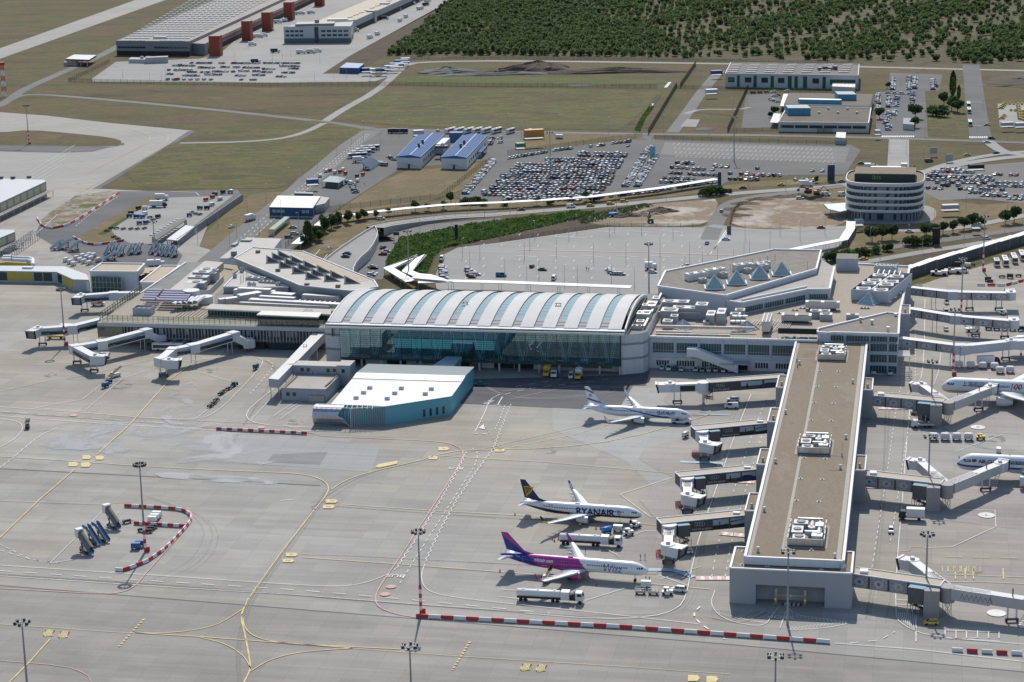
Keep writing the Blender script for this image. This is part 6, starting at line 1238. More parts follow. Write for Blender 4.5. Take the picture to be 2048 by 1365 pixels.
T,P=bld('blue_workshop','blue walled workshop with bright cream roof near the service road','workshop',[(538.5,414.5),(625.6,416.3),(641,393),(555,391.5)],5.6,blue_w,M('cream_sheet_roof',(.74,.69,.58),.6,var=.05,stripe=[(VA,1.5,.03,.93)]),None)
wins(T,P[0],P[1],3,2.6,4.2,M('pale_window',(.34,.38,.42),.3,var=.1),.85,.06,.36);wins(T,P[0],P[1],2,2.6,4.2,MATS['pale_window'],.8,.74,.92);m=MB();m.poly(onwall(P[0],P[1],0,1,.1,.8,.1));m.obj('plinth',concr,T);m=MB();m.box(G(617,431),(6,3,4),0);m.obj('door_box',whitep,T)
m=MB();m.prism(pxy([(629,412),(650,407),(659,396),(641,393)],4.6),0,4.6,0,1);m.obj('side_annex',[MATS['concrete_wall'],lfelt],T);m=MB();m.prism(pxy([(589,387),(626,388),(626,384.5),(590,384)],3.6),0,3.6,0);m.obj('rear_lean_to',offd,T)
canopy('green_shelter','long narrow green roofed shelter below the blue workshop','shelter',[(537,459),(548.7,459.5),(579.5,434),(569,433.5)],3.6,.35,M('green_roof_sheet',(.14,.27,.20),.6,var=.06),steel,6)
t=thing('filling_shed','small open shed with pale green hipped roof among parked equipment','shed',G(668,364));P=gp([(644,363),(678,366),(692,356.5),(659,353.5)],3.6);ap=(P[0]+P[1]+P[2]+P[3])/4+Z_(2.2);m=MB();a1,a2=ap.lerp((P[0]+P[3])/2+Z_(2),.45),ap.lerp((P[1]+P[2])/2+Z_(2),.45)
m.poly([P[0],P[1],a2,a1]);m.poly([P[1],P[2],a2]);m.poly([P[2],P[3],a1,a2]);m.poly([P[3],P[0],a1]);m.obj('roof',M('pale_green_roof',(.34,.42,.40),.6,var=.05),t);m=MB();m.prism([(p.x,p.y) for p in [P[0].lerp(ap,.25),P[1].lerp(ap,.25),P[2].lerp(ap,.25),P[3].lerp(ap,.25)]],0,2.4);m.obj('wall',offd,t)
for p in P:m=MB();m.bar((p.x,p.y,0),(p.x,p.y,3.6),.3);m.obj('post',steel,t)
for x,y,c,lab,w in ((625,370,cont,'tall blue container beside the service road',7),(837,271,offw,'white box container behind the left blue hall',7),(1041,297,M('container_green',(.10,.25,.15),.6),'green container beside the dry mown field',6),(1068,277,M('container_orange',(.50,.24,.07),.6),'large orange container by the perimeter road',13),(1423,188,MATS['canopy_pale'],'small pale hut with pink roof on the grass by the farm road',9),(1433,150,cont,'blue container beside the pale concrete track',9)):
 m=MB();m.box(G(x,y),(w,5,3.6 if w<13 else 6),R(12),0);m.box(G(x,y,3.6 if w<13 else 6),(w*.96,4.7,.1),R(12),1);tag(m.obj('container',[c,M('container_top',(.42,.40,.38),.7)]),lab,'container')
m=MB();m.tube(G(1112,273,1.6),G(1126,273.5,1.6),1.5,n=12);tag(m.obj('storage_tank',whitep),'white horizontal cylinder tank on the dry grass','tank')
T,P=bld('industrial_building','long white industrial building with dark green panels and grey skylit roof','building',[(1450.6,148),(1716.5,152),(1718,129.5),(1461.7,126)],10.5,offw,M('grey_industrial_roof',(.165,.158,.148),.9,var=.1,scale=.08,stripe=[(UA,9,.02,.8)]),offw)
a,b=P[0],P[1];gp_=M('dark_green_panel',(.025,.09,.06),.5,var=.1)
for lo,hi in ((.09,.11),(.215,.24),(.345,.37),(.475,.505),(.525,.55),(.59,.62),(.735,.76)):m=MB();m.poly(onwall(a,b,lo,hi,.3,9.4));m.obj('green_panel',gp_,T)
m=MB();m.poly(onwall(a,b,.79,.98,3.6,7.4));m.obj('green_panel',gp_,T)
for lo in (.02,.15,.275,.40,.66):m=MB();m.poly(onwall(a,b,lo,lo+.05,4,8));m.obj('window',bglass,T)
for i in range(7):
 for j in range(5):
  x=1473+i*37;q=G(x-j*2.0,131+j*3.6,10.5);m=MB();m.box((q.x,q.y,10.5),(8,2,.8),0);m.obj('roof_skylight',M('pinkish_skylight',(.62,.54,.48),.6),T)
m=MB();q=G(1655,140,10.5)
for k in range(4):m.box(q+Vector((k*4-6,0,0)),(3,6,2+k%2),0)
m.obj('roof_plant',MATS['dark_cabinet'],T);m=MB();m.prism(pxy([(1517,164),(1642,166),(1643,162),(1518,161)],4.4),3.8,4.4,0);m.obj('dock_canopy',MATS['pale_box'],T)
bld('storage_shed','small shed with pink white striped roof beside the green panelled building','shed',[(1664,173),(1710,175),(1711,166),(1666,164.5)],5,offw,M('striped_roof',(.66,.58,.53),.6,stripe=[(UA,3,.3,.8)]))
T,P=bld('office_building','low brown roofed office with turquoise roof boxes and ribbon windows','office',[(1556.6,245),(1737,247),(1742,217),(1575,214)],6.4,M('office_cream',(.50,.50,.47),.7,var=.05),M('brown_felt',(.15,.125,.10),.95,var=.15,scale=.1),coping)
wins(T,P[0],P[1],6,2.6,4.6,bglass,.92,.02,.98);m=MB();m.prism(pxy([(1568,208),(1740,212),(1746,188.5),(1577,186.5)],7),0,7,0,1);m.obj('rear_block',[MATS['office_cream'],M('brown_felt2',(.17,.145,.12),.95,var=.12)],T);tq=M('turquoise_box',(.07,.24,.36),.4,var=.08,stripe=[(UA,3,.06,.75)])
m=MB();a,b=G(1597,206,7),G(1682,208,7);m.rings([[p+Vector((0,3.8*cos(t),3.4*sin(t))) for t in np.linspace(0,pi,9)] for p in (a,b)],0);m.obj('barrel_skylight',tq,T)
for (x0,x1,y,h) in ((1576,1621,231,5),(1676,1713,203,5)):m=MB();a,b=G(x0,y,6.4),G(x1,y,6.4);m.prism([(a.x,a.y),(b.x,b.y),(b.x,b.y+16),(a.x,a.y+16)],6.4,6.4+h,0,1);m.obj('turquoise_block',[tq,M('turquoise_top',(.22,.30,.34),.6)],T)
for k in range(7):m=MB();m.box(G(1600+k*19,222-8*(k%2)+6,6.4),(1.6,1.4,1.4),0);m.obj('roof_fan',mech,T)
m=MB();m.prism(pxy([(1540,245),(1556,246),(1562,228),(1548,227)],3.8),3.4,3.8,0);m.prism(pxy([(1560,212),(1570,213),(1577,188),(1567,188)],4),3.6,4,0);m.obj('side_canopy',MATS['canopy_pale'],T)
bld('gate_hut','white gate hut with pink striped roof at the perimeter gate','hut',[(1671,275),(1691,276.5),(1692,265),(1673,264.5)],4.5,offw,MATS['striped_roof'])
bld('guard_hut','small pale grey house half hidden by trees in the office car park','hut',[(1806,248),(1828,249.5),(1830,237),(1807,236)],4,offw,M('grey_pitched',(.30,.31,.32),.8))
for x,y,lab,w in ((2014,254,'white cabin with dome at the taxi rank',8),(2042,255,'right hand white cabin at the taxi rank',8),(1900,421,'grey equipment cabin on the lawn right of the hotel',9),(1755,270,'little white booth beside the zebra crossing',3.5),(1952,340,'dark open kiosk at the head of the rental car park',9),(1718,451,'white booth beside the walkway in front of the hotel',4),(1952,497-40,'grey cabin beside the curved road',4)):
 m=MB();m.box(G(x,y),(w,4,3.2),R(6),0);m.box(G(x,y,3.2),(w*1.04,4.2,.2),R(6),1);tag(m.obj('cabin',[offw if 'dark' not in lab else dark,lfelt]),lab,'cabin')
T=thing('hotel','white oval hotel with five banded floors and slanted dark windows','hotel',G(1771,440));zt=20.6
c=(G(1692,350,zt)+G(1850,350,zt))/2;hx_=(G(1850,350,zt)-G(1692,350,zt)).length/2;f0=G(1771,367,zt);b0=G(1771,337,zt);hy_=(b0-f0).length/2;c=(f0+b0)/2;c.z=0;hd=heading(G(1692,350,zt),G(1850,352,zt))
def oval(sc_,z,n=56,e=3.4):
 r=[]
 for k in range(n):
  a=2*pi*k/n;ca,sa=cos(a),sin(a);x=hx_*sc_*math.copysign(abs(ca)**(2/e),ca);y=(hy_-hx_*(1-sc_))*math.copysign(abs(sa)**(2/e),sa);r.append(Vector((c.x+x*cos(hd)-y*sin(hd),c.y+x*sin(hd)+y*cos(hd),z)))
 return r
hband=M('hotel_white',(.56,.585,.62),.4,var=.03);hwall=M('hotel_recess',(.22,.215,.20),.7,var=.05);m=MB();m.rings([oval(.93,0),oval(.93,5)],0,False);m.obj('ground_floor',M('hotel_grey',(.20,.22,.24),.6,var=.06,stripe=[(UA,2,.04,.8)]),T)
m=MB();m.rings([oval(.975,4.6),oval(.975,20)],0,False);m.obj('wall',hwall,T);m=MB();m.poly(oval(.97,19.6)[::1]);m.obj('roof',gravel,T)
for k in range(5):
 z=4.6+k*3.5;h=1.45 if k<4 else 1.7;m=MB();m.rings([oval(.97,z-.1),oval(1.0,z+.1),oval(1.0,z+h),oval(.97,z+h+.1)],0,False);m.obj('floor_band',hband,T)
 if k<4:
  r=oval(.977,0,120)
  for j in range(60):
   if (r[2*j]-r[2*j-1]).length<.2:continue
   if r[2*j].y>c.y+hy_*.2:continue
   p,q=r[2*j],r[(2*j+1)%120];d=(q-p);s=d.normalized()*.9*(1 if (j+k)%2 else 0);m=MB();zz=z+h+.05
   p,q=p.lerp(q,.5)-d.normalized()*.75,p.lerp(q,.5)+d.normalized()*.75
   m.poly([(p.x-s.x/2,p.y-s.y/2,zz),(q.x-s.x/2,q.y-s.y/2,zz),(q.x+s.x/2,q.y+s.y/2,zz+1.75),(p.x+s.x/2,p.y+s.y/2,zz+1.75)]);m.obj('window',bglass,T)
hu=Vector((cos(hd),sin(hd),0));hv_=Vector((-hu.y,hu.x,0));m=MB();m.box(c-hv_*hy_*.1+Z_(19.6),(hx_*1.52,hy_*.95,4.2),hd,0);m.box(c-hv_*hy_*.1+Z_(23.8),(hx_*1.5,hy_*.92,.1),hd,1);m.obj('penthouse',[M('penthouse_black',(.035,.04,.045),.5,var=.05),gravel],T)
vs,fs=text_mesh('ibis',3.6,bold=.02,align='LEFT');m=MB();o=c-hv_*(hy_*.1+hy_*.475+.1)+hu*(-hx_*.32)+Z_(22);m.add([o+hu*x+Z_(y) for x,y in vs],fs,0);vs,fs=text_mesh('styles',2.8,align='LEFT');m.add([o+hu*(x+6)+Z_(y) for x,y in vs],fs,1)
m.obj('roof_lettering',[M('sign_green',(.10,.34,.07),.6,var=0),M('sign_dark_green',(.03,.10,.03),.6,var=0)],T);vs,fs=text_mesh('ibis',3.4,bold=.04);m=MB();o=G(1824,336,21.5);m.add([o-hu*x+Z_(y) for x,y in vs],fs,0);m.obj('rear_lettering',M('sign_back_green',(.02,.09,.05),.6,var=0),T)
for x in (1735,1808):m=MB();q=G(x,340,20);m.box(q,(3.4,4,3.6),hd);m.obj('roof_unit',whitep,T)
m=MB();q=G(1772,342,20);m.box(q,(24,5,2.2),hd,0,.9);m.obj('roof_unit',steel,T);m=MB();ent=gp([(1646,409),(1692,406),(1694,421),(1680,424),(1655,418)],4.4);m.prism([(p.x,p.y) for p in ent],4.1,4.5,0,0,True)
for k in (0,4):m.bar((ent[k].x+4,ent[k].y,0),(ent[k].x+4,ent[k].y,4.1),.3,.3,1)
m.bar(ent[0]+Vector((0,-.2,.1)),ent[4]+Vector((0,-.2,.1)),.2,.7,2);m.obj('entrance_canopy',[MATS['canopy_pale'],steel,MATS['sign_green']],T)
r=oval(.936,0,120)
for j in range(62,118,3):m=MB();p,q=r[j],r[j+1];m.poly([(p.x,p.y,.8),(q.x,q.y,.8),(q.x,q.y,3.9),(p.x,p.y,3.9)]);m.obj('window',bglass,T)
m=MB();pth=[Vector((p.x,p.y,0)) for p in oval(1.13,0,40)];ribbon(m,pth+[pth[0]],7,lay(Z3,pth));struct('pavement',m,lconc)
yw=thing('screen_wall','long grey noise screen wall along the equipment yard','wall',G(420,440));a,b=G(355,493),G(486,402);m=MB();m.bar(a+Z_(2),b+Z_(2),.3,4.0);m.obj('panels',M('screen_grey',(.20,.21,.23),.6,stripe=[(UA,4,.03,.7)]),yw);
for k in range(0,24,3):m=MB();q=a.lerp(b,k/23);m.bar(q,q+Z_(4.2),.45);m.obj('post',MATS['antenna_grey'],yw)
t=canopy('open_shelter','long narrow open shelter with a row of white roof bumps in the yard','shelter',[(304,474),(313,480),(373,439.5),(368,436)],3.8,.4,M('bitumen',(.18,.17,.16),.9),steel,8)
for k in range(9):m=MB();q=G(303,472,3.8).lerp(G(355,441,3.8),k/8);m.box(q,(2.2,1.5,.8),TH,0,.7);m.obj('roof_bump',whitep,t)
canopy('open_shelter','wide grey roofed shelter beside the screen wall in the yard','shelter',[(333,479),(355,481.5),(390,454),(371,450.5)],3.8,.5,MATS['grey_sheet_roof'],MATS['dark_cabinet'],6);m=MB();m.box(G(383,468),(5,4,3),TH);tag(m.obj('cabin',MATS['grey_sheet_roof']),'small grey cabin standing behind the yard screen wall','cabin')
canv=M('walkway_roof',(.74,.74,.74),.5,var=.03)
def walkway(lab,px,w,z=3.4,post=6,wall=None,step=0):
 P=gp(px,z);t=thing('covered_walkway',lab,'walkway',(P[0].x,P[0].y,0))
 if step:
  m=MB();
  for a,b in zip(P,P[1:]):
   n_=int((b-a).length/step)
   for k in range(n_):q0=a.lerp(b,k/n_);q1=a.lerp(b,(k+1)/n_);m.bar(q0+Z_(.0),q1+Z_(.35),w,.15)
  m.obj('roof',canv,t)
 else:m=MB();ribbon(m,P,w,z);ribbon(m,P,w-.2,z-.2);
 if not step:
  for a,b in zip(P,P[1:]):
   d=(b-a).normalized();x=Vector((-d.y,d.x,0))*w/2
   for s in (-1,1):m.bar(a+x*s-Z_(.12),b+x*s-Z_(.12),.15,.3)
  m.obj('roof',canv,t)
 n2=0
 for a,b in zip(P,P[1:]):
  L=(b-a).length;d=(b-a)/L;x=Vector((-d.y,d.x,0))*(w/2-.3)
  if wall:m=MB();xx=x if x.y<0 else -x;m.bar(Vector((a.x,a.y,z/2))+xx,Vector((b.x,b.y,z/2))+xx,.12,z-.2);m.obj('side_wall',wall,t)
  for k in range(int(L/post)+1):
   for s in (-1,1):
    if n2<90 and (not wall or s*x.y>0 or True):q=a+d*k*post+x*s;m=MB();m.bar((q.x,q.y,0),(q.x,q.y,z-.15),.18);m.obj('post',steel,t);n2+=1
 return t
walkway('long white covered walkway running from the tree row along the car parks',[(592,488),(654,437),(731,425.5),(808,417),(885,410),(940,407),(1000,405),(1090,400),(1180,393.5),(1320,376),(1433,358)],5,3.4,18)
walkway('white zigzag covered walkway folding around the sunken ramp',[(862,562),(814,542),(843,510),(777,536),(822,563)],5,3.6,8)
walkway('white covered walkway passing behind the arched hall roof',[(836,564),(905,562),(1000,564),(1262,574)],5,4,14)
walkway('white covered walkway leading from the terminal car park to the hotel',[(1546,508),(1600,496),(1687,479),(1701,457),(1702,443)],4.5,3.4,9)
walkway('brilliant white stepped walkway roof with dark wall at the right edge',[(1790,545),(1868,519),(1960,493),(2060,464),(2200,420)],4.2,4.6,12,M('dark_fence_wall',(.10,.105,.11),.8,var=.15,stripe=[(UA,3,.05,.6)]),14)
m=MB();P=gp([(822,556),(905,563),(862,549),(838,547)],5);m.prism([(p.x,p.y) for p in P],4.7,5,0,0,True);tag(m.obj('entrance_awning',canv),'broad white pointed awning behind the left end of the arched roof','awning')
m=MB();P=gp([(1560,522),(1590,514),(1625,521),(1600,524)],5);m.prism([(p.x,p.y) for p in P],4.7,5,0,0,True);tag(m.obj('entrance_awning',canv),'white peaked awning behind the pyramid roofed hall','awning')
T=thing('departures_ramp','raised concrete departures ramp with curved white parapet','ramp',G(720,500));zd=4.6
deck=[(640,532),(662,512),(700,485),(736,462),(750,455),(757,470),(742,500),(715,523),(704,545),(716,570),(740,590),(690,590)]
m=MB();m.prism(pxy(deck,zd),0,zd,0,1);m.obj('deck',[concr,park],T)
for lo,hi,nm in ((4,10,'right'),(0,4,'left')):
 P=smooth(gp(deck[lo:hi+1],zd),1);m=MB()
 for a,b in zip(P,P[1:]):m.bar(a+Z_(.5),b+Z_(.5),.35,1.1)
 m.obj('parapet',M('parapet_white',(.62,.61,.59),.8,var=.08),T)
m=MB();a,b,c_=G(756,474,0),G(778,478,0),G(745,466,4.6);m.poly([(a.x,a.y,0),(b.x,b.y,0),(c_.x+12,c_.y,1.2),(c_.x,c_.y,4.8)]);m.obj('wing_wall',MATS['parapet_white'],T)
ru=[(750,455),(775,449),(830,441),(900,434),(1000,429)];P=smooth([G(x,y,zd*max(0,1-i/3.5)) for i,(x,y) in enumerate(ru)],2)
m=MB()
for a,b in zip(P,P[1:]):
 d=(b-a);x=Vector((-d.y,d.x,0)).normalized()*5;m.add([a-x,b-x,b+x,a+x,Vector((a.x-x.x,a.y-x.y,0)),Vector((b.x-x.x,b.y-x.y,0)),Vector((b.x+x.x,b.y+x.y,0)),Vector((a.x+x.x,a.y+x.y,0))],[(0,1,2,3),(4,5,1,0),(3,2,6,7)],0)
m.obj('ramp',[park],T);m=MB()
for a,b in zip(P,P[1:]):
 d=(b-a);x=Vector((-d.y,d.x,0)).normalized()*5
 for s in (-1,1):m.bar(a+x*s+Z_(.8),b+x*s+Z_(.8),.15,.25)
m.obj('guard_rail',steel,T)
def sign(lab,px,w,h,z0,mat,txt=None,rz=0,tm=None,sz=1.2):
 g=G(*px);t=thing('sign_board',lab,'sign',g);m=MB();m.box((g.x,g.y,z0),(w,.5,h),rz);m.obj('board',mat,t);
 if z0>.3:
  for s in (-.4,.4):m=MB();q=g+Vector((cos(rz),sin(rz),0))*w*s;m.bar(q,(q.x,q.y,z0),.2);m.obj('post',steel,t)
 if txt:
  d=Vector((cos(rz),sin(rz),0));m=MB()
  for i,l_ in enumerate(txt):vs,fs=text_mesh(l_,sz);m.add([g+d*x+Vector((0,-.35,z0+h*.62-i*sz*1.6+y)) for x,y in vs],fs)
  m.obj('lettering',tm,t)
 return t
navy=M('sign_navy',(.035,.06,.09),.5,var=.05);blk=M('sign_black',(.02,.02,.022),.5,var=.05)
sign('tall dark blue advertising pylon left of the hotel',(1662,363),4.2,9.5,.2,navy);sign('dark blue advertising pylon at the end of the long white walkway',(1439,376),2,9,.2,navy)
sign('black advertising pylon with red lettering by the highway',(1872,491),3.8,8.6,.2,blk,['exit'],0,M('sign_red',(.32,.03,.03),.6,var=0),1.4)
sign('black advertising pylon on the ivy slope',(913,478),1.6,7.4,.2,blk);sign('grey blank board at the car park entrance ramp',(1458,468),2.2,4,.2,MATS['dark_cabinet'])
sign('grey back of a road sign right of the road junction',(1867,314),4.6,4,2,MATS['antenna_grey'],None,R(8));sign('grey back of a billboard beside the curved road',(1898,326),4.6,4.4,1,MATS['antenna_grey'],None,R(8))
sign('blue advertising board in the middle of the long stay car park',(1305,317),3.6,6.4,1.2,M('poster_blue',(.20,.42,.55),.5,var=.3,scale=.6));sign('small overhead road sign on the ramp approach',(793,484),3,1.8,3.4,navy)
m=MB();ribbon(m,gp([(1276,256),(1287,235),(1305,210),(1318,190)]),4,lay(Z4,gp([(1276,256),(1318,190)])));struct('ditch',m,soil);wt=M('ditch_water',(.30,.36,.38),.12,var=.05,spec=.8)
m=MB();ribbon(m,gp([(1282,243),(1292,226),(1306,208)]),1.8,lay(Z4+.02,gp([(1282,243),(1306,208)])));ribbon(m,gp([(1331,176),(1340,165)]),2.6,Z4+.04);struct('water',m,wt)
sheet('pond_mat',[(1125,172),(1150,169),(1180,170),(1187,173),(1150,175)],Z4,dark,1);sheet('pond_mat',[(1383,262),(1400,255),(1425,256),(1427,261)],Z4,dark,1)
sheet('pavement',[(1360,254),(1374,239),(1400,240),(1392,255)],Z4,lconc);
sheet('crossing_paint',[(1415,534),(1455,526),(1465,529),(1425,537)],Z4+.02,M('pale_blue_paint',(.38,.55,.66),.6,var=.08))
def heap(lab,px,rx,ry,h,mat,seed,rz=0):
 rr=np.random.default_rng(seed);g=G(*px);N=26;K=9;rings_=[]
 for k in range(K):
  f=k/(K-1);r=[]
  for i in range(N):
   a=2*pi*i/N;j=1+.15*sin(3*a+seed)+.1*sin(5*a+2*seed)+.05*rr.normal();x,y=rx*(1-f)*cos(a)*j,ry*(1-f)*sin(a)*j;r.append((g.x+x*cos(rz)-y*sin(rz),g.y+x*sin(rz)+y*cos(rz),max(0,h*(f**.7)*(1+.08*rr.normal()))))
  rings_.append(r)
 m=MB();m.rings(rings_,0,False,False);tag(m.obj('soil_heap',mat),lab,'soil heap')
dsoil=M('dark_soil',(.095,.078,.06),1,var=.35,scale=.5);gsoil=M('grey_gravel_heap',(.18,.172,.16),1,var=.25,scale=.5);bs=M('brown_soil',(.12,.09,.065),1,var=.3,scale=.5)
heap('long low dark soil bank on the far meadow',(1235,145),68,11,4,dsoil,3,R(-3));heap('tall brown soil heap behind the fresh meadow, left of the long bank',(1075,139),30,16,7,bs,5);heap('grey gravel heap behind the fresh meadow',(893,145),26,13,4.5,gsoil,8);heap('long grey gravel heap behind the fresh meadow, in front of the brown heap',(990,150),50,8,3,gsoil,9)
heap('dark soil field mound at the far right by the bus road',(2040,165),26,42,3,dsoil,11);heap('small brown soil heap in front of the hotel',(1731,459),9,6,2.2,bs,12);heap('pale sand heap on the building site by the slope',(1290,430),8,5,2,sand,13);heap('brown soil heap on the building site by the slope',(1322,424),9,6,2.6,bs,14);heap('dark soil heap at the left edge of the building site',(1250,432),9,6,2.4,bs,15)
for i in range(9):
 a=pi*(.55+i*.13);heap('low dark soil bund on the rim of the sandy pit, %s from its left tip'%nth(i+1),(1580+112*cos(a+1.2),425+31*sin(a+1.2)),9,5,1.0,bs,20+i)
# ================================================================ AIRLINERS
import bmesh
def livery(name,base,layers,rough=.28):
 """paint: half-spaces in the aircraft's own frame pick the colour"""
 m=bpy.data.materials.new(name);n,l,b=nodes(m);b.inputs['Roughness'].default_value=rough;b.inputs['Specular IOR Level'].default_value=.5
 tc=n.new('ShaderNodeTexCoord');cur=None
 for hs,colr in layers:
  f=None
  for (a,bb,c,d) in hs:
   dp=n.new('ShaderNodeVectorMath');dp.operation='DOT_PRODUCT';dp.inputs[1].default_value=(a,bb,c);l.new(tc.outputs['Object'],dp.inputs[0])
   g=n.new('ShaderNodeMath');g.operation='GREATER_THAN';g.inputs[1].default_value=d;l.new(dp.outputs['Value'],g.inputs[0])
   if f is None:f=g.outputs[0]
   else:mu=n.new('ShaderNodeMath');mu.operation='MULTIPLY';l.new(f,mu.inputs[0]);l.new(g.outputs[0],mu.inputs[1]);f=mu.outputs[0]
  mx=n.new('ShaderNodeMix');mx.data_type='RGBA';l.new(f,mx.inputs[0])
  if cur is None:mx.inputs[6].default_value=base+(1,)
  else:l.new(cur,mx.inputs[6])
  mx.inputs[7].default_value=colr+(1,);cur=mx.outputs[2]
 if cur:l.new(cur,b.inputs['Base Color'])
 else:b.inputs['Base Color'].default_value=base+(1,)
 return m
pw=(.76,.77,.78);wing_g=M('wing_grey',(.60,.62,.63),.35,.1,var=.04,scale=.3,stripe=[((1,0,0),3.1,.02,.85)]);wdark=M('cabin_window',(.02,.025,.035),.2,var=0);tyre=M('tyre',(.025,.025,.025),.9,var=0);eng_lip=M('engine_lip',(.65,.66,.67),.2,.8,var=0);fan_=M('engine_fan',(.05,.05,.055),.5,var=0);doorl=M('door_outline',(.42,.44,.46),.5,var=0)
def airliner(label,nose,tailp,Lg,r,zc,body,fin,eng,wl,wx,wl_mat=None,door_m=None,big=False,tailz=None,group=None,win=True,gate=None,finh=7.2):
 n3,t3=G(nose[0],nose[1],zc-.3),G(tailp[0],tailp[1],tailz if tailz is not None else zc+.6);rz=heading(t3,n3);d=Vector((cos(rz),sin(rz),0))
 T=thing('airliner',label,'airliner',(n3.x,n3.y,0),rz,group);T['r']=r
 k=Lg/39.5;prof=[(0,.02,-.30),(-.18,.19,-.31),(-.6,.41,-.28),(-1.3,.62,-.23),(-2.2,.79,-.16),(-3.4,.92,-.07),(-5,1.0,0),(-Lg*.30,1,0),(-Lg*.45,1,0),(-Lg*.62,1,0),(-Lg*.70,.985,.01),(-Lg*.78,.88,.10),(-Lg*.86,.66,.26),(-Lg*.93,.42,.42),(-Lg*.975,.24,.52),(-Lg,.08,.56)]
 def rad(x):
  for (a,ra,za),(b_,rb,zb) in zip(prof,prof[1:]):
   if a>=x>=b_:t=(a-x)/(a-b_);return r*(ra+(rb-ra)*t),zc+r*(za+(zb-za)*t)
  return r,zc
 xs=sorted(set([p[0] for p in prof]+list(np.linspace(-5,-Lg*.62,14))),reverse=True);N=24;rg=[]
 for x in xs:
  rr,z0=rad(x);rg.append([(x,rr*cos(2*pi*i/N),z0+rr*1.03*sin(2*pi*i/N)) for i in range(N)])
 m=MB();m.rings(rg[::-1],0);m.rings([[(x,ww*r*cos(a),zc-r*.62+hh*r*sin(a)) for a in np.linspace(0,2*pi,15)[:-1]] for x,ww,hh in ((wx+3.2*k,.2,.1),(wx+1*k,.8,.45),(wx-2*k,1.0,.52),(wx-7*k,1.0,.52),(wx-9*k,.7,.4),(wx-11*k,.15,.1))][::-1],0)
 F=m.obj('fuselage',body,T,world=0)
 for s in (-1,1):
  side='starboard' if s<0 else 'port'
  def sec(x,y,z,c,t):# aerofoil ring
   return [(x,s*y,z),(x-c*.18,s*y,z+t),(x-c*.5,s*y,z+t*.95),(x-c,s*y,z+.02),(x-c*.5,s*y,z-t*.5),(x-c*.15,s*y,z-t*.6)]
  S=[sec(*q) for q in wl[:4]];m=MB();m.rings(S if s>0 else [x_[::-1] for x_ in S],0,True,True);w=m.obj('wing',wing_g,T,world=0);m=MB()
  m.rings([sec(*q) for q in wl[3:]] if s>0 else [sec(*q)[::-1] for q in wl[3:]],0,True,True);m.obj('winglet',wl_mat[0 if s<0 else 1] if wl_mat else body,w,world=0)
  for q in (.32,.55,.75):
   x0=wl[1][0]+(wl[3][0]-wl[1][0])*q-(wl[1][3]+(wl[3][3]-wl[1][3])*q)*.8;y0=wl[1][1]+(wl[3][1]-wl[1][1])*q;z0=wl[1][2]+(wl[3][2]-wl[1][2])*q;m=MB();m.rings([[(x0+dx,s*y0+.22*k*ww*cos(a),z0-.25+.3*k*ww*sin(a)) for a in np.linspace(0,2*pi,9)[:-1]] for dx,ww in ((1.4*k,.1),(.6*k,1),(-.8*k,.9),(-2*k,.1))][::-1],0);m.obj('flap_fairing',wing_g,w,world=0)
  ex,ey,ez,er,el=wx-1.4*k*(1 if not big else .6),(4.85 if not big else 9.6),(zc-r*.92 if not big else zc-r*.95),(1.08 if not big else 1.75)*(1 if not big else 1),(3.9 if not big else 6.0)
  m=MB();R_=lambda x,q:[(x,s*ey+q*cos(a),ez+q*sin(a)) for a in np.linspace(0,2*pi,19)[:-1]]
  m.rings([R_(ex-el,er*.62),R_(ex-el*.7,er*.92),R_(ex-el*.35,er*1.04),R_(ex-.15,er*.98)],0,False);m.rings([R_(ex-.15,er*.98),R_(ex,er*.9),R_(ex-.1,er*.82)],1,False);m.rings([R_(ex-.1,er*.82),R_(ex-.8,er*.78)],2,True);m.rings([R_(ex-el*1.25,er*.25),R_(ex-el*.95,er*.5)],2,True)
  m.add([(ex-.7,s*ey-.12,ez+er*.9),(ex-.7,s*ey+.12,ez+er*.9),(ex-el*1.05,s*ey-.12,ez+er*.7),(ex-el*1.05,s*ey+.12,ez+er*.7),(ex-1.6,s*ey,wl[1][2]+.35),(ex-el*1.05,s*ey,wl[1][2]+.1)],[(0,1,4),(0,4,5,2),(1,3,5,4)],0)
  m.obj('engine',[eng[0],eng_lip,fan_]+([eng[1]] if len(eng)>1 else []),T,world=0)
  a=Lg;S=[sec(-a*.895,.5,zc+r*.52,a*.085,.13),sec(-a*.95,a*.155,zc+r*.52+.9,a*.036,.06)];m=MB();m.rings(S if s>0 else [x_[::-1] for x_ in S],0);m.obj('tailplane',M('tailplane_white',(.56,.58,.60),.4,var=.03),T,world=0)
  m=MB();gx=wx-4.6*k*(1 if not big else .9);gy=2.9 if not big else 5
  m.tube((gx,s*gy,.5),(gx,s*gy,zc-r*.7),.16);
  for q in ((-.4,.4) if not big else (-.5,.5)):
   for xo in ((0,) if not big else (-.8,.8)):m.wheel((gx+xo,s*gy+q,.55*(1 if not big else 1.15)),.55*(1 if not big else 1.15),.35,(0,1,0),1)
  m.obj('main_gear',[steel,tyre],T,world=0)
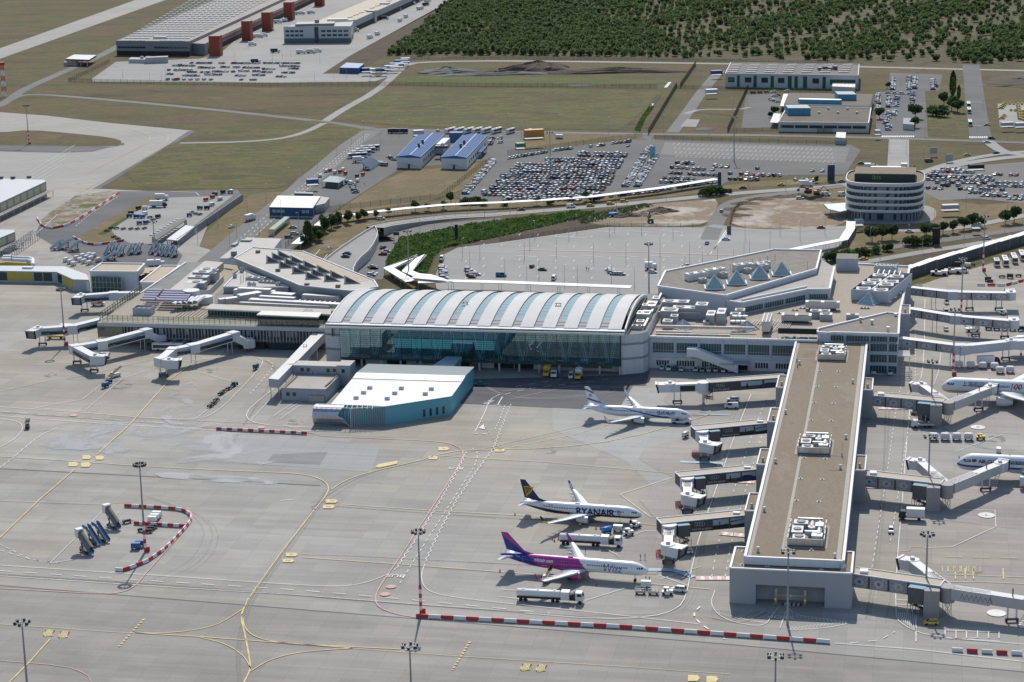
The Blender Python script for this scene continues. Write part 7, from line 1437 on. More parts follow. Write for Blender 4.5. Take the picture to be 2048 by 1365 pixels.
  if win:
   m=MB();xw=-5.4*k
   while xw>-Lg*.80:
    rr,z0=rad(xw);zz=.32*r*.6;ph=math.asin(zz/rr);y=s*(rr*cos(ph)+.015);y2=s*(rr*cos(math.asin((zz+.42)/rr))+.015)
    if not any(abs(xw-dx)<.55 for dx in (-Lg*.42,)):m.add([(xw-.14,y,z0+zz),(xw+.14,y,z0+zz),(xw+.14,y2,z0+zz+.43),(xw-.14,y2,z0+zz+.43)],[(0,1,2,3) if s<0 else (3,2,1,0)])
    xw-=.53
   m.obj('window_row',wdark,F,world=0)
   for xd in ((-4.4*k,-Lg*.80) if Lg<42 else (-4.6*k,-Lg*.30,-Lg*.565,-Lg*.83)):
    rr,z0=rad(xd);m=MB();pts=[]
    def P(x,v):ph=v/rr;return (x,s*(rr*cos(ph)+.02),z0+rr*1.03*sin(ph)+.0)
    q=[P(xd-.45,-.75),P(xd+.45,-.75),P(xd+.45,.05),P(xd+.45,1.05),P(xd-.45,1.05),P(xd-.45,.05)]
    for a_,b_ in zip(q,q[1:]+q[:1]):m.bar(a_,b_,.06,.03)
    m.obj('door',doorl if not door_m else door_m,F,world=0)
  if r>2.5:cp=((-1.5,.42),(-2.9,.5))
  m=MB()
  for i,(xa,xb) in enumerate(((-1.35,-1.95),(-2.0,-2.55),(-2.6,-3.05))):
   q=[]
   for x,v in ((xa*r/1.9,.34),(xb*r/1.9,.30),(xb*r/1.9,.62-(.1 if i==2 else 0)),(xa*r/1.9-.25,.62)):
    rr,z0=rad(x);ph=v*r/rr*.9+(.18 if x>-1.6*r/1.9 else 0);ph=min(ph,1.2);q.append((x,s*(rr*cos(ph)+.025),z0+rr*1.03*sin(ph)+.02))
   m.add(q,[(0,3,2,1) if s<0 else (0,1,2,3)])
  m.obj('cockpit_window',wdark,F,world=0)
 b=Lg;fz=zc+r*.75
 fl=[[(-b*.80+dx,y,fz+dz) for dx,y,dz in ()] for _ in ()]
 def fsec(xle,xte,z,t):return [(xle,0,z),(xle*.7+xte*.3,t,z),(xte,0.0,z),(xle*.7+xte*.3,-t,z)]
 m=MB();m.rings([fsec(-b*.715,-b*.80,fz+.05,.10),fsec(-b*.79,-b*.90,fz+.75,.13),fsec(-b*.835,-b*.957,fz+1.3,.20),fsec(-b*.95,-b*.993,fz+finh,.09)] if not big else [fsec(-b*.80,-b*.93,fz,.2),fsec(-b*.93,-b*.99,fz+9,.1)],0,True,False);fo=m.obj('tail_fin',fin,T,world=0)
 m=MB();gx=-3.6*k if not big else -6;m.tube((gx,0,.4),(gx,0,zc-r*.8),.13);
 for q in (-.25,.25):m.wheel((gx,q,.42),.42,.25,(0,1,0),1)
 m.obj('nose_gear',[steel,tyre],T,world=0)
 m=MB();m.rings([[(x,.08*cos(a),zc+r+.0+hh*max(0,sin(a))) for a in np.linspace(0,2*pi,7)[:-1]] for x,hh in ((-b*.28,.05),(-b*.29,.4),(-b*.30,.05))],0);m.box((-b*.52,0,zc+r),(1.6,.7,.22));m.obj('antenna',body,F,world=0)
 return T,F,fo,rad
def line_hs(p,q,above):# half-space z above/below the line through two (x,z) points
 sl=(q[1]-p[1])/(q[0]-p[0]);c=p[1]-sl*p[0];return (-sl,0,1,c) if above else (sl,0,-1,-c)
def slice_flat(vs,fs,step):
 bm=bmesh.new();q=[bm.verts.new((x,y,0)) for x,y in vs]
 for f in fs:
  try:bm.faces.new([q[i] for i in f])
  except ValueError:pass
 ys=[y for x,y in vs];y=min(ys)+step
 while y<max(ys):bmesh.ops.bisect_plane(bm,geom=bm.verts[:]+bm.edges[:]+bm.faces[:],plane_co=(0,y,0),plane_no=(0,1,0));y+=step
 bm.verts.index_update();r=([(v.co.x,v.co.y) for v in bm.verts],[[v.index for v in f.verts] for f in bm.faces]);bm.free();return r
def hull_text(F,rad,txt,x0,x1,v,mat,side=-1,bold=.02,shear=0,ratio=None,name='lettering',lift=.03,outline=None):
 """lettering bent round the fuselage; x0 = where the text starts"""
 vs,fs=text_mesh(txt,1.0,bold=bold,align='LEFT',shear=shear) if outline is None else outline
 vs,fs=slice_flat(vs,fs,.12 if outline is None else .2);a=np.array(vs);w=a[:,0].max()-a[:,0].min();k=abs(x1-x0)/w;sg=1 if side<0 else -1;m=MB();q=[]
 for x,y in vs:
  X=x0+sg*(x-a[:,0].min())*k;rr,z0=rad(X);ph=(v+y*k*(ratio or 1))/rr;q.append((X,side*(rr*cos(ph)+lift),z0+(rr+lift)*1.03*sin(ph)))
 m.add(q,fs);return m.obj(name,mat,F,world=0)
w737=[(-14.6,1.5,2.35,8.2,.42),(-17.6,5.6,2.75,4.9,.30),(-21.4,11.5,3.35,3.1,.2),(-25.4,16.9,3.9,1.6,.10),(-26.3,17.45,4.5,1.25,.07),(-27.6,17.9,6.5,.6,.04)]
navy_=(.012,.022,.085);gold_=(.66,.40,.03)
rb=livery('livery_white_navy',pw,[([(0,0,-1,-2.62)],gold_),([(0,0,-1,-2.52)],navy_),([line_hs((-22,2.66),(-38,4.15),False)],gold_),([line_hs((-22,2.52),(-38,4.0),False)],navy_)])
rf_=livery('fin_navy',navy_,[])
w738=[q for q in w737];yl=livery('winglet_yellow',(.02,.015,.01),[([(0,0,-1,-4.9)],(.70,.48,.03))]);bw=livery('winglet_blue_white',(.62,.68,.74),[([(0,0,1,5.6)],(.05,.09,.25))])
T,FU,fo,rad=airliner('white and navy jet with large navy lettering and gold emblem on its navy tail','%s'%'' or (1284,1029),(1042.5,1007),39.5,1.88,3.35,rb,rf_,[livery('engine_white',(.66,.68,.69),[])],w738,-14.6,(yl,bw))
lm=M('navy_lettering',navy_,.4,var=0);hull_text(FU,rad,'RYANAIR',-20.6,-8.2,-.15,lm,bold=.035);gm=M('gold_emblem',gold_,.5,var=0)
def harp(s=1,y=0):
 m=MB();q=lambda pts:[(x,y,z) for x,z in pts]
 def arc(P,w):
  for a,b in zip(P,P[1:]):m.bar(a,b,w,.04,0,(0,1,0))
 return m,q,arc
for sd in (-1,1):
 m=MB();y=sd*.23;S=lambda x,z:(x,y,z)
 def strip(P,w):
  for (xa,za),(xb,zb) in zip(P,P[1:]):m.bar(S(xa,za),S(xb,zb),.03,w,0,(0,0,1) if abs(xb-xa)>abs(zb-za) else (1,0,0))
 top=[(-38.0,9.55),(-37.2,9.75),(-36.4,9.7),(-35.6,9.4),(-35.2,9.2)];strip(top,.32);strip([(-35.2,9.3),(-35.4,8.7),(-35.9,8.0),(-36.5,7.4),(-37.2,6.7)],.40)
 for i,(xa,za,xb,zb) in enumerate(((-37.7,9.4,-37.1,6.8),(-37.2,9.3,-36.8,7.1),(-36.7,9.3,-36.4,7.5),(-36.2,9.2,-36.0,7.9))):m.bar(S(xa,za),S(xb,zb),.03,.17,0,(1,0,0))
 m.ball((-35.1,y,9.45),.25,0,8,4);m.obj('tail_emblem',gm,fo,world=0)
def emblem_outline():
 v=[];f=[]
 P=[(0,1),(.5,1.05),(1.0,.75),(.95,.3),(.55,-.3),(.3,0),(.05,.5)]
 def st(a,b,w=.09):
  d=Vector((b[0]-a[0],b[1]-a[1])).normalized();nx,ny=-d.y*w/2,d.x*w/2;k=len(v);v.extend([(a[0]-nx,a[1]-ny),(b[0]-nx,b[1]-ny),(b[0]+nx,b[1]+ny),(a[0]+nx,a[1]+ny)]);f.append([k,k+1,k+2,k+3])
 for a,b in zip(P,P[1:]+P[:1]):st(a,b,.11)
 for x in (.25,.45,.65):st((x,.95),(x+.08,.15),.07)
 return v,f
hull_text(FU,rad,'',-7.6,-6.3,-.3,lm,outline=emblem_outline(),ratio=1,name='hull_emblem')
hull_text(FU,rad,'EI-HGN',-29.6,-28.2,1.15,lm,name='registration')
blue_e=(.03,.085,.28)
eb=livery('livery_white_blue_sweep',pw,[([line_hs((-26.5,5.25),(-7.6,2.2),False),line_hs((-26.5,5.25),(-11.6,2.0),True)],blue_e)])
ef=livery('fin_white_blue_bands',pw,[([line_hs((-39.5,11.55),(-36.3,10.2),False),line_hs((-39.4,10.8),(-35.9,9.4),True)],blue_e),([line_hs((-38.4,7.9),(-30.7,5.75),False),line_hs((-38.2,7.1),(-30.5,5.3),True)],blue_e)])
T,FU,fo,rad=airliner('white jet with a blue diagonal sweep and blue banded tail at the rear stand',(1381.5,831),(1170.5,815.5),39.5,1.88,3.35,eb,ef,[MATS.get('x') or livery('engine_pale',(.70,.71,.72),[])],w737,-14.6,(livery('winglet_white',pw,[]),)*2)
em=M('blue_lettering',(.04,.08,.26),.4,var=0);hull_text(FU,rad,'ELאלALאל',-11.9,-5.6,.45,em,bold=.03,ratio=1.2)
for sd in (-1,1):
 m=MB();y=sd*.2;c=(-37.0,8.75);
 for o in (0,pi):
  P=[(c[0]+.62*cos(o+pi/2+k*2*pi/3),y,c[1]+.62*sin(o+pi/2+k*2*pi/3)) for k in range(3)]
  for a,b in zip(P,P[1:]+P[:1]):m.bar(a,b,.05,.13,0,(0,1,0))
 m.obj('tail_emblem',em,fo,world=0)
hull_text(FU,rad,'4X-EKJ',-30.2,-28.6,1.0,em,name='registration')
m=MB();m.add([(-9.2,-1.86,2.2),(-8.0,-1.86,2.2),(-8.0,-1.72,2.75),(-9.2,-1.72,2.75)],[(0,1,2,3)]);m.obj('cargo_door',wdark,FU,world=0)
mg=(.40,.045,.26);bl_=(.022,.035,.25)
wb_=livery('livery_pink_blue_white',pw,[([line_hs((-20.6,5.9),(-17.2,2.1),False)],mg),([line_hs((-36.3,6.0),(-31.6,2.4),False)],bl_)])
wf_=livery('fin_pink_blue',bl_,[([line_hs((-43.3,10.6),(-37.0,6.2),True)],mg)])
w321=[(-17.6,1.6,2.75,7.6,.45),(-19.8,6.4,3.15,5.0,.32),(-23.0,11.5,3.65,3.2,.2),(-26.4,16.6,4.15,1.7,.1),(-27.1,17.2,4.6,1.3,.07),(-28.7,17.7,6.6,.55,.04)]
wlm=livery('winglet_pink',mg,[])
T,FU,fo,rad=airliner('pink, blue and white jet with white web address lettering, nearest the viewer',(1297.5,1141.5),(1004.5,1112),44.5,1.98,3.95,wb_,wf_,[livery('engine_pink',mg,[])],w321,-17.6,(wlm,wlm),M('pale_door',(.62,.52,.60),.5,var=0),finh=6.6)
hull_text(FU,rad,'wizzair.com',-33.8,-28.0,.8,M('white_lettering',(.8,.8,.8),.4,var=0),bold=.03,ratio=1.15);hull_text(FU,rad,'Wizz',-12.9,-7.4,-.05,M('violet_lettering',(.20,.12,.30),.4,var=0),bold=-.0,shear=.25,name='hull_emblem',ratio=1.3)
hull_text(FU,rad,'HA-LTE',-39.6,-38.2,.7,MATS['white_lettering'],name='registration')
for x,c in ((-34.0,MATS['pinkish_skylight']),(-9.2,None)):
 rr,z0=rad(x+6 if x<-20 else x);m=MB();xx=x+3.6 if x<-20 else x;rr,z0=rad(xx);m.add([(xx-1,-rr*.93,z0-.5),(xx+1,-rr*.93,z0-.5),(xx+1,-rr*1.32,z0-.25),(xx-1,-rr*1.32,z0-.25),(xx-1,-rr*1.3,z0-.42),(xx+1,-rr*1.3,z0-.42)],[(0,1,2,3),(0,4,5,1),(3,2,5,4)]);m.obj('cargo_door',livery('cargo_door_pink',(.66,.40,.55),[]) if x<-20 else whitep,FU,world=0)
wbig=[(-19,2.2,3.9,12.5,.8),(-23,9.6,4.5,8.2,.55),(-29,18,5.6,5,.35),(-36,28,7,2.2,.15),(-37.5,29,7.4,1.6,.1),(-39,30,8,.7,.05)]
sb=livery('livery_white_red_line',pw,[([line_hs((-1.5,3.75),(-30,4.15),False),line_hs((-1.5,3.5),(-30,3.45),True)],(.34,.02,.03)),([line_hs((-1.5,3.5),(-30,3.45),False)],(.60,.63,.66))])
T,FU,fo,rad=airliner('white wide-body jet with a thin red cheat line at the right edge, rear of two',(1883,771),(2048,777),60,2.9,5.2,sb,livery('fin_white',pw,[]),[livery('engine_grey',(.62,.64,.66),[])],wbig,-19,None,None,True,5.2)
km=M('dark_lettering',(.02,.02,.03),.4,var=0);rm=M('red_lettering',(.34,.02,.04),.4,var=0);hull_text(FU,rad,'上海航空',-7.6,-15.6,1.25,km,1,bold=.0);hull_text(FU,rad,'SHANGHAI AIRLINES',-17.6,-24.8,1.1,km,1,bold=.01);hull_text(FU,rad,'100',-25.2,-29.2,.95,rm,1,shear=.2)
ab=livery('livery_white_blue_line',(.66,.69,.73),[([line_hs((-1,5.2),(-30,5.1),False),line_hs((-1,4.8),(-30,4.55),True)],(.70,.72,.75)),([line_hs((-1,4.9),(-30,4.75),False),line_hs((-1,4.2),(-30,4.05),True)],(.03,.07,.22)),([line_hs((-1,4.2),(-30,4.05),False)],(.60,.63,.66))])
T,FU,fo,rad=airliner('white wide-body jet with a broad blue cheat line at the right edge, front of two',(1914,924),(2048,929),58,2.82,5.3,ab,livery('fin_white2',pw,[]),[MATS.get('e') or livery('engine_white2',(.62,.64,.66),[])],wbig,-19,None,None,True,5.3)
m=MB();
hull_text(FU,rad,'AIR CHINA',-6.9,-14.6,1.0,km,1,bold=.03);hull_text(FU,rad,'中国国际航空公司',-17.2,-27,1.0,km,1);vs=[(0,0),(1.5,0),(1.5,1),(0,1)];hull_text(FU,rad,'',-4.9,-6.3,.75,rm,1,outline=(vs,[[0,1,2,3]]),name='flag')
gb=livery('livery_pale_grey',(.50,.55,.57),[])
T,FU,fo,rad=airliner('pale grey jet showing only its nose behind a bridge cab',(2012,686),(2200,690),60,2.9,5.2,gb,gb,[gb],wbig,-19,None,None,True,5.2)
hull_text(FU,rad,'QATAR',-3.9,-12.5,.7,M('maroon_lettering',(.10,.04,.07),.4,var=0),1,bold=.0)
# ================================================================ VEHICLES
PAINT={'white':(.72,.72,.71),'silver':(.42,.43,.44),'grey':(.16,.165,.17),'black':(.018,.018,.02),'navy':(.02,.035,.09),'red':(.26,.02,.02),'blue':(.05,.14,.30),'yellow':(.62,.42,.03),'green':(.02,.10,.07),'orange':(.50,.16,.02),'teal':(.03,.16,.17)}
def paint(c):return M('car_paint_'+c,PAINT[c],.28,.2 if c in('silver','grey') else 0,var=0,spec=.6)
cglass=glass('car_glass',(.02,.025,.03),.06);lampw=M('lamp_white',(.75,.75,.7),.2,var=0);lampr=M('lamp_red',(.35,.01,.01),.3,var=0)
CAR={'hatchback':(4.0,1.75,1.48,(-1.95,-1.55,.55,1.15,1.95)),'saloon':(4.6,1.8,1.42,(-1.55,-.85,.55,1.25,2.25)),'estate':(4.7,1.82,1.5,(-2.3,-1.95,.55,1.2,2.3)),'suv':(4.6,1.88,1.7,(-2.25,-1.85,.6,1.2,2.25)),'van':(5.2,1.95,2.1,(-2.55,-2.4,1.2,1.9,2.55))}
CACHE={}
def car_parts(kind):
 if kind in CACHE:return CACHE[kind]
 L,w,h,(rb,rt_,ft,fb,nose)=CAR[kind];hw=w/2;bz=.52*h+.1 if kind!='van' else 1.15
 B=MB();sec=lambda x,hwid,z0,z1:[(x,-hwid*.96,z0),(x,hwid*.96,z0),(x,hwid,(z0+z1)/2),(x,hwid*.9,z1),(x,-hwid*.9,z1),(x,-hwid,(z0+z1)/2)]
 nz=.72 if kind!='van' else 1.0
 B.rings([sec(-L/2,hw*.9,.32,bz*.92),sec(-L/2+.15,hw,.22,bz),sec(fb,hw,.22,bz),sec(nose-.25,hw*.97,.22,nz+.08),sec(L/2,hw*.85,.3,nz*.85)],0,True,False)
 cab=lambda x,hwid,z:[(x,-hwid,z),(x,hwid,z)]
 base=[(rb,-hw*.9,bz),(fb,-hw*.9,bz),(fb,hw*.9,bz),(rb,hw*.9,bz)];top=[(rt_,-hw*.74,h-.06),(ft,-hw*.74,h-.06),(ft,hw*.74,h-.06),(rt_,hw*.74,h-.06)]
 Gm=MB();Gm.add(base+top,[(0,1,5,4),(1,2,6,5),(2,3,7,6),(3,0,4,7)],0)
 B.add(top+[(rt_+.1,-hw*.66,h),(ft-.12,-hw*.66,h),(ft-.12,hw*.66,h),(rt_+.1,hw*.66,h)],[(0,1,5,4),(1,2,6,5),(2,3,7,6),(3,0,4,7),(4,5,6,7)],0)
 for s in (-1,1):
  B.bar((rb,s*hw*.9,bz),(rt_,s*hw*.74,h-.05),.1,.1,0);B.bar((fb,s*hw*.9,bz),(ft,s*hw*.74,h-.05),.08,.08,0);B.bar(((rb+fb)/2,s*hw*.9,bz),((rt_+ft)/2,s*hw*.745,h-.05),.09,.05,0)
  if kind=='van':B.add([(rb,s*hw*.905,bz),(rb+2.4,s*hw*.905,bz),(rt_+2.3,s*hw*.75,h-.1),(rt_,s*hw*.75,h-.1)],[(0,1,2,3) if s<0 else (3,2,1,0)],0)
 wl=[(x*L*.31,y*hw*.9) for x in (-1,1) for y in (-1,1)];Wm=[]
 for x,y in wl:q=MB();q.wheel((x,y,.32),.32,.22,(0,1,0),0,10);Wm.append(q)
 Lm=[]
 for s in (-1,1):q=MB();q.box((L/2-.06,s*hw*.62,nz*.62),(.16,.36,.16));Lm.append(q);q=MB();q.box((-L/2+.05,s*hw*.68,bz*.72),(.14,.28,.2));Lm.append(q)
 CACHE[kind]=(B,Gm,Wm,Lm);return CACHE[kind]
def car_mesh(kind,color):
 k=(kind,color)
 if k not in CACHE:
  B,Gm,Wm,Lm=car_parts(kind);m=MB();m.join(B);n0=len(m.m);m.join(Gm);m.m[n0:]=[1]*(len(m.m)-n0);n0=len(m.m)
  for q in Wm:m.join(q)
  m.m[n0:]=[2]*(len(m.m)-n0);CACHE[k]=m.mesh('parked_car',[paint(color),cglass,tyre])
 return CACHE[k]
GZ=.2
def car_full(kind,color,px,rz,label,cat='car',group=None):
 key=('full',kind,color);g=G(*px);g.z=GZ;nm={'van':'van'}.get(kind,'car')
 if key in CACHE:return dup(CACHE[key],g,R(rz),label,group)
 T=thing(nm,label,cat,g,R(rz),group);B,Gm,Wm,Lm=car_parts(kind);B.obj('body',paint(color),T,world=0);Gm.obj('windows',cglass,T,world=0).name='cabin_glass'
 for q in Wm:q.obj('wheel',tyre,T,world=0)
 for i,q in enumerate(Lm):q.obj('headlight' if i%2==0 else 'tail_light',lampw if i%2==0 else lampr,T,world=0)
 CACHE[key]=T;return T
aU,aV=-11,79
for kind,color,px,rz,label in [
('van','white',(1338,740),-101,'white minivan among the cars parked below the right terminal windows'),('hatchback','white',(1324,739),-101,'white hatchback at the left end of the row below the right terminal'),('hatchback','navy',(1350,741),-101,'dark hatchback in the row below the right terminal'),('hatchback','white',(1363,742),-101,'white hatchback just right of the dark one below the right terminal'),
('estate','white',(1392,742),-101,'white estate car under the stair ramp, leftmost of seven'),('saloon','silver',(1405,743),-101,'silver saloon, second of seven parked under the stair ramp'),('hatchback','white',(1418,743),-101,'white hatchback, third of seven parked under the stair ramp'),('hatchback','white',(1432,743),-101,'white hatchback, middle of seven parked under the stair ramp'),('estate','white',(1447,744),-101,'white estate, fifth of seven parked under the stair ramp'),('hatchback','silver',(1460,744),-101,'silver hatchback, sixth of seven parked under the stair ramp'),('hatchback','white',(1473,744),-101,'white hatchback, rightmost of seven parked under the stair ramp'),
('van','white',(1142,756),-95,'white van parked under the glazed hall between yellow trucks'),('saloon','teal',(960,772),170,'dark teal car standing right of the teal annex'),('suv','white',(1357,1184),160,'white car behind the tractor near the gatehouse'),('hatchback','white',(1373,1108),175,'white hatchback beside the nearest left bridge cab'),('van','white',(1463,817),175,'white van with small blue lettering between the rear left bridges'),('estate','white',(1466,803),170,'white and blue patrol car between the rear left bridges'),
('hatchback','white',(1782,1065),-100,'white hatchback alone on the stand road right of the pier'),('hatchback','yellow',(1862,1250),175,'yellow car under the front right jet bridge'),('van','white',(1747,747),-100,'white van left of a pair under the triangular roofed block'),('van','white',(1780,749),-98,'white van right of a pair under the triangular roofed block'),('van','silver',(1835,829),172,'silver van beside the rear double armed bridge'),('van','grey',(1850,838),172,'grey van in the shade of the rear double armed bridge'),
('van','white',(208,716),180,'white patrol van under the bent bridge cab on the left apron'),('saloon','navy',(149,667),10,'dark saloon behind the second bridge at the left terminal'),('van','white',(1892,628),-95,'white van, nearer of two under the middle lace bridge'),('van','white',(1893,608),-95,'white van, farther of two under the rear lace bridge'),('hatchback','silver',(1892,662),-95,'silver hatchback under the middle lace bridge pillars'),('van','white',(1926,546),-10,'white van beside the long white tractors at the right fence'),
('hatchback','grey',(883,525),80,'grey hatchback climbing the car park entry lane'),('van','white',(884,520),82,'white minibus climbing the car park entry lane'),('van','white',(1108,560),78,'white minivan driving in the front car park aisle'),('saloon','black',(1085,542),-20,'black estate alone in the front car park'),('hatchback','navy',(1064,536),70,'dark small car above the black estate in the front car park'),('saloon','white',(1452,481),-10,'white saloon in the right bay of the front car park'),('saloon','blue',(1414,489),75,'blue and white patrol car on the car park entrance lane'),('hatchback','silver',(1443,425),78,'silver hatchback driving up the site road'),
('saloon','red',(1642,458),-5,'dark red saloon on the road below the sandy pit'),('saloon','white',(1819,466),-15,'white patrol car below the hotel lawn'),('suv','white',(1973,480),8,'white van driving on the highway at the right'),('saloon','silver',(658,500),75,'silver saloon driving down the departures ramp deck'),('saloon','white',(463,456),65,'white estate driving on the airside service road'),('suv','white',(762,440),10,'white off-road car on the curved ramp'),('saloon','black',(1043,422),5,'black van on the approach road'),('van','white',(1142,416),5,'white off-road van on the approach road'),('saloon','black',(1486,378),5,'black estate on the approach road near the pylon'),('saloon','silver',(911,459),25,'silver saloon at the arrivals toll lanes'),
('van','black',(1858,325),12,'black van on the curved road right of the hotel'),('saloon','navy',(1992,308),10,'navy saloon on the curved road at the right'),('saloon','silver',(1975,287),-20,'silver saloon turning at the bus road junction'),('suv','black',(1983,279),5,'black van crossing the bus road junction'),('estate','white',(1748,334),12,'white estate behind the hotel roof'),('saloon','navy',(1722,329),5,'navy saloon left of the white estate behind the hotel'),('saloon','blue',(1683,365),8,'blue saloon on the road left of the hotel'),('van','white',(1684,392),0,'white van on the road left of the hotel entrance'),('van','white',(1652,392),-15,'white van beside the green site fence'),('estate','white',(1600,399),0,'white van parked on the dry grass left of the hotel'),
('saloon','navy',(766,498),60,'dark blue saloon below the curved parapet'),('estate','red',(766,511),170,'red hatchback below the curved parapet'),('saloon','silver',(772,505),170,'silver estate below the curved parapet'),('saloon','navy',(694,509),160,'dark saloon on the raised departures deck'),('saloon','black',(691,515),160,'black estate on the raised departures deck'),
('saloon','silver',(586,457),0,'silver saloon in the lane behind the long white walkway'),('estate','silver',(589,470),5,'silver estate in the lot behind the sawtooth wing'),('estate','black',(578,477),5,'black estate in the lot behind the sawtooth wing')]:
 T_=car_full(kind,color,px,rz,label,'van' if kind=='van' else 'car')
 if 690<=px[0]<=696 or label.startswith('silver saloon driving down'):T_.location=G(px[0],px[1],4.7)
for px,lab in (((1181,414),'left'),((1221,410),'middle'),((1248,405),'right')):car_full('estate','yellow',px,8,'yellow taxi, %s one of three on the approach road'%lab,'taxi')
for px,rz,lab in (((1562,372),5,'yellow taxi on the approach road before the hotel'),((1727,521),8,'yellow taxi on the highway behind the right terminal'),((1934,312),8,'yellow taxi on the curved road'),((1974,252),8,'yellow taxi turning out beside the bus road')):car_full('saloon','yellow',px,rz,lab,'taxi')
lots=[];rr=np.random.default_rng(21)
pal=['white']*33+['silver']*28+['grey']*13+['black']*9+['navy']*7+['red']*5+['blue']*7;kin=['hatchback']*9+['saloon']*8+['estate']*6+['suv']*6+['van']*2
def lot(desc,a,b,ang,gap=2.7,fill=.95,color=None,n_=None):
 p,q=G(*a),G(*b);L=(q-p).length;n_=n_ or int(L/gap)
 for k in range(n_):
  if rr.random()>fill:continue
  c=p.lerp(q,(k+.5)/n_);lots.append((c,R(ang)+(pi if rr.random()<.3 else 0)+rr.normal()*.02,kin[rr.integers(len(kin))],color or pal[rr.integers(len(pal))],desc))
LS='of the long stay car park'
ysr=[(309,1154,1256),(321,1090,1248),(331.5,1030,1243),(342,1019,1232),(353,1000,1229),(364.5,992,1224),(376,978,1212),(387,964,1202),(396,1005,1165)]
for i,(y,x0,x1) in enumerate(ysr):
 for j,dy in enumerate((0,4.6)):lot('%s row %s'%(nth(len(ysr)*2-(2*i+j)),LS),(x0+j*2,y+dy),(x1-j*2,y+dy+1.5),60,2.75,.97)
lot('slanted left edge row '+LS,(988,322),(930,390),-12,2.9);lot('fence row '+LS,(1016,319),(1095,306),60,2.8);lot('upper fence row '+LS,(1105,303),(1210,292),60,2.8,.8);lot('top right row '+LS,(1222,289),(1262,285),60,2.9,.8)
lot('left file of the middle block '+LS,(1301,295),(1250,375),-14,2.7);lot('right file of the middle block '+LS,(1312,312),(1273,375),-14,2.7,.9)
for i,(y,x0,x1,f) in enumerate(((328,1350,1390,.9),(337,1340,1380,.9),(340,1384,1430,.8),(348,1336,1385,.95),(351,1385,1440,.9),(358,1325,1390,.9),(366,1318,1420,.85))):lot('%s short row right of the pylon in the long stay lot'%nth(i+1),(x0,y),(x1,y+2),60,2.8,f)
for i,(y,x0,x1,f) in enumerate(((335,1425,1460,.8),(338,1460,1520,.4),(349,1455,1500,.9),(352,1500,1565,.9),(360,1455,1520,1),(362,1585,1632,.9),(343,1600,1660,.3))):lot('%s bay row near the worn bays left of the hotel'%nth(i+1),(x0,y),(x1,y+1.5),60,2.8,f)
lot('fenced row under the long walkway',(1190,398),(1320,384),60,2.8,.85);lot('row at the long walkway end',(1320,382),(1435,366),60,2.8,.9)
for i,(y,x0,x1,f) in enumerate(((340,1880,1925,.9),(345,1862,1950,.95),(351,1975,2048,.8),(355,1856,1985,.95),(361,1852,1990,.9),(367,1870,2048,.9),(373,1880,2048,.8),(380,1905,2010,.9),(378,1850,1888,1),(387,1935,2000,.85),(393,1960,2060,.8),(399,2000,2060,.8))):lot('%s row of the rental car park'%nth(i+1),(x0,y),(x1,y+2),55,2.8,f)
for i,(x,y0,y1) in enumerate(((1786,158,181),(1819,155,181),(1830,157,179),(1867,160,181))):lot('%s file of the upper office car park'%nth(i+1),(x,y0),(x-1,y1),-8,2.7)
for i,(x,y0,y1,f) in enumerate(((1757,190,222,.9),(1779,195,216,1),(1794,192,216,.8),(1778,225,238,.9),(1790,222,232,.8),(1773,235,252,.9),(1778,252,262,.9),(1826,186,212,.3))):lot('%s file of the lower office car park'%nth(i+1),(x,y0),(x-2,y1),-8,2.8,f)
lot('edge row of the lower office car park',(1768,187),(1826,190),-5,5.6,.9)
for i,(y,x0,x1,f) in enumerate(((128,380,520,.7),(133,345,390,.9),(137,395,430,1),(136,440,480,.9),(137,485,520,.9),(142,335,385,.8),(146,375,420,.9),(145,425,470,.9),(144,478,520,.9),(150,325,355,.8),(153,365,400,.8),(151,410,450,.7),(153,470,500,.8),(128,520,600,.8),(134,560,600,.8),(140,525,550,.9),(139,575,598,.9),(146,520,545,.7),(147,563,590,.9),(152,505,530,.9),(155,552,580,.8),(161,325,520,.5))):lot('%s row of the cargo car park'%nth(i+1),(x0,y),(x1,y+.6),55,2.9,f)
for i,(px,qx) in enumerate((((885,535),(888,560)),((938,547),(945,558)),((748,548),(735,560)),((742,535),(750,540)),((700,545),(690,575)))):lot('%s short file by the terminal kerb'%nth(i+1),px,qx,-12,2.9,.9)
lot('pair in the front car park middle',(1218,541),(1228,552),-15,2.8,1);lot('pair in the front car park middle',(1238,549),(1246,553),-15,2.8,1);lot('group by the front car park truck',(1290,545),(1320,549),-10,6,1);lot('right island of the front car park',(1372,533),(1366,545),-10,2.7,1);lot('left group of the front car park',(935,541),(960,556),-12,3.2,.9);lot('left group of the front car park',(995,552),(1010,556),-12,5,1);lot('pair near the top of the middle road',(1250,293),(1262,294),70,4,.6)
lot('staff row left of the blue roofed halls',(778,315),(790,322),160,2.8);lot('staff row below the stair trucks',(756,328),(770,333),160,2.6);lot('staff row behind the blue roofed halls',(857,262),(880,264),70,3,.8);lot('staff file right of the blue roofed halls',(985,278),(978,292),20,3,.9);lot('staff file by the bus line',(1000,275),(1000,290),20,4,.9);lot('staff bay by the filling shed',(703,368),(712,388),20,4.5,.9)
lot('police yard row',(1544,194),(1560,192),0,3,.9);lot('police yard row',(1540,200),(1558,206),0,3,.9);lot('office front row',(1500,188),(1580,184),-5,5,.6)
taxis=[]
def tax(a,b,n_,ang):
 p,q=G(*a),G(*b)
 for k in range(n_):taxis.append((p.lerp(q,(k+.5)/n_),R(ang)))
tax((2010,208),(2000,220),4,170);tax((2015,209),(2048,210),4,80);tax((2018,222),(2034,223),2,80);tax((2036,212),(2040,242),9,100);tax((2008,232),(2002,240),4,170);tax((2046,222),(2048,245),4,90)
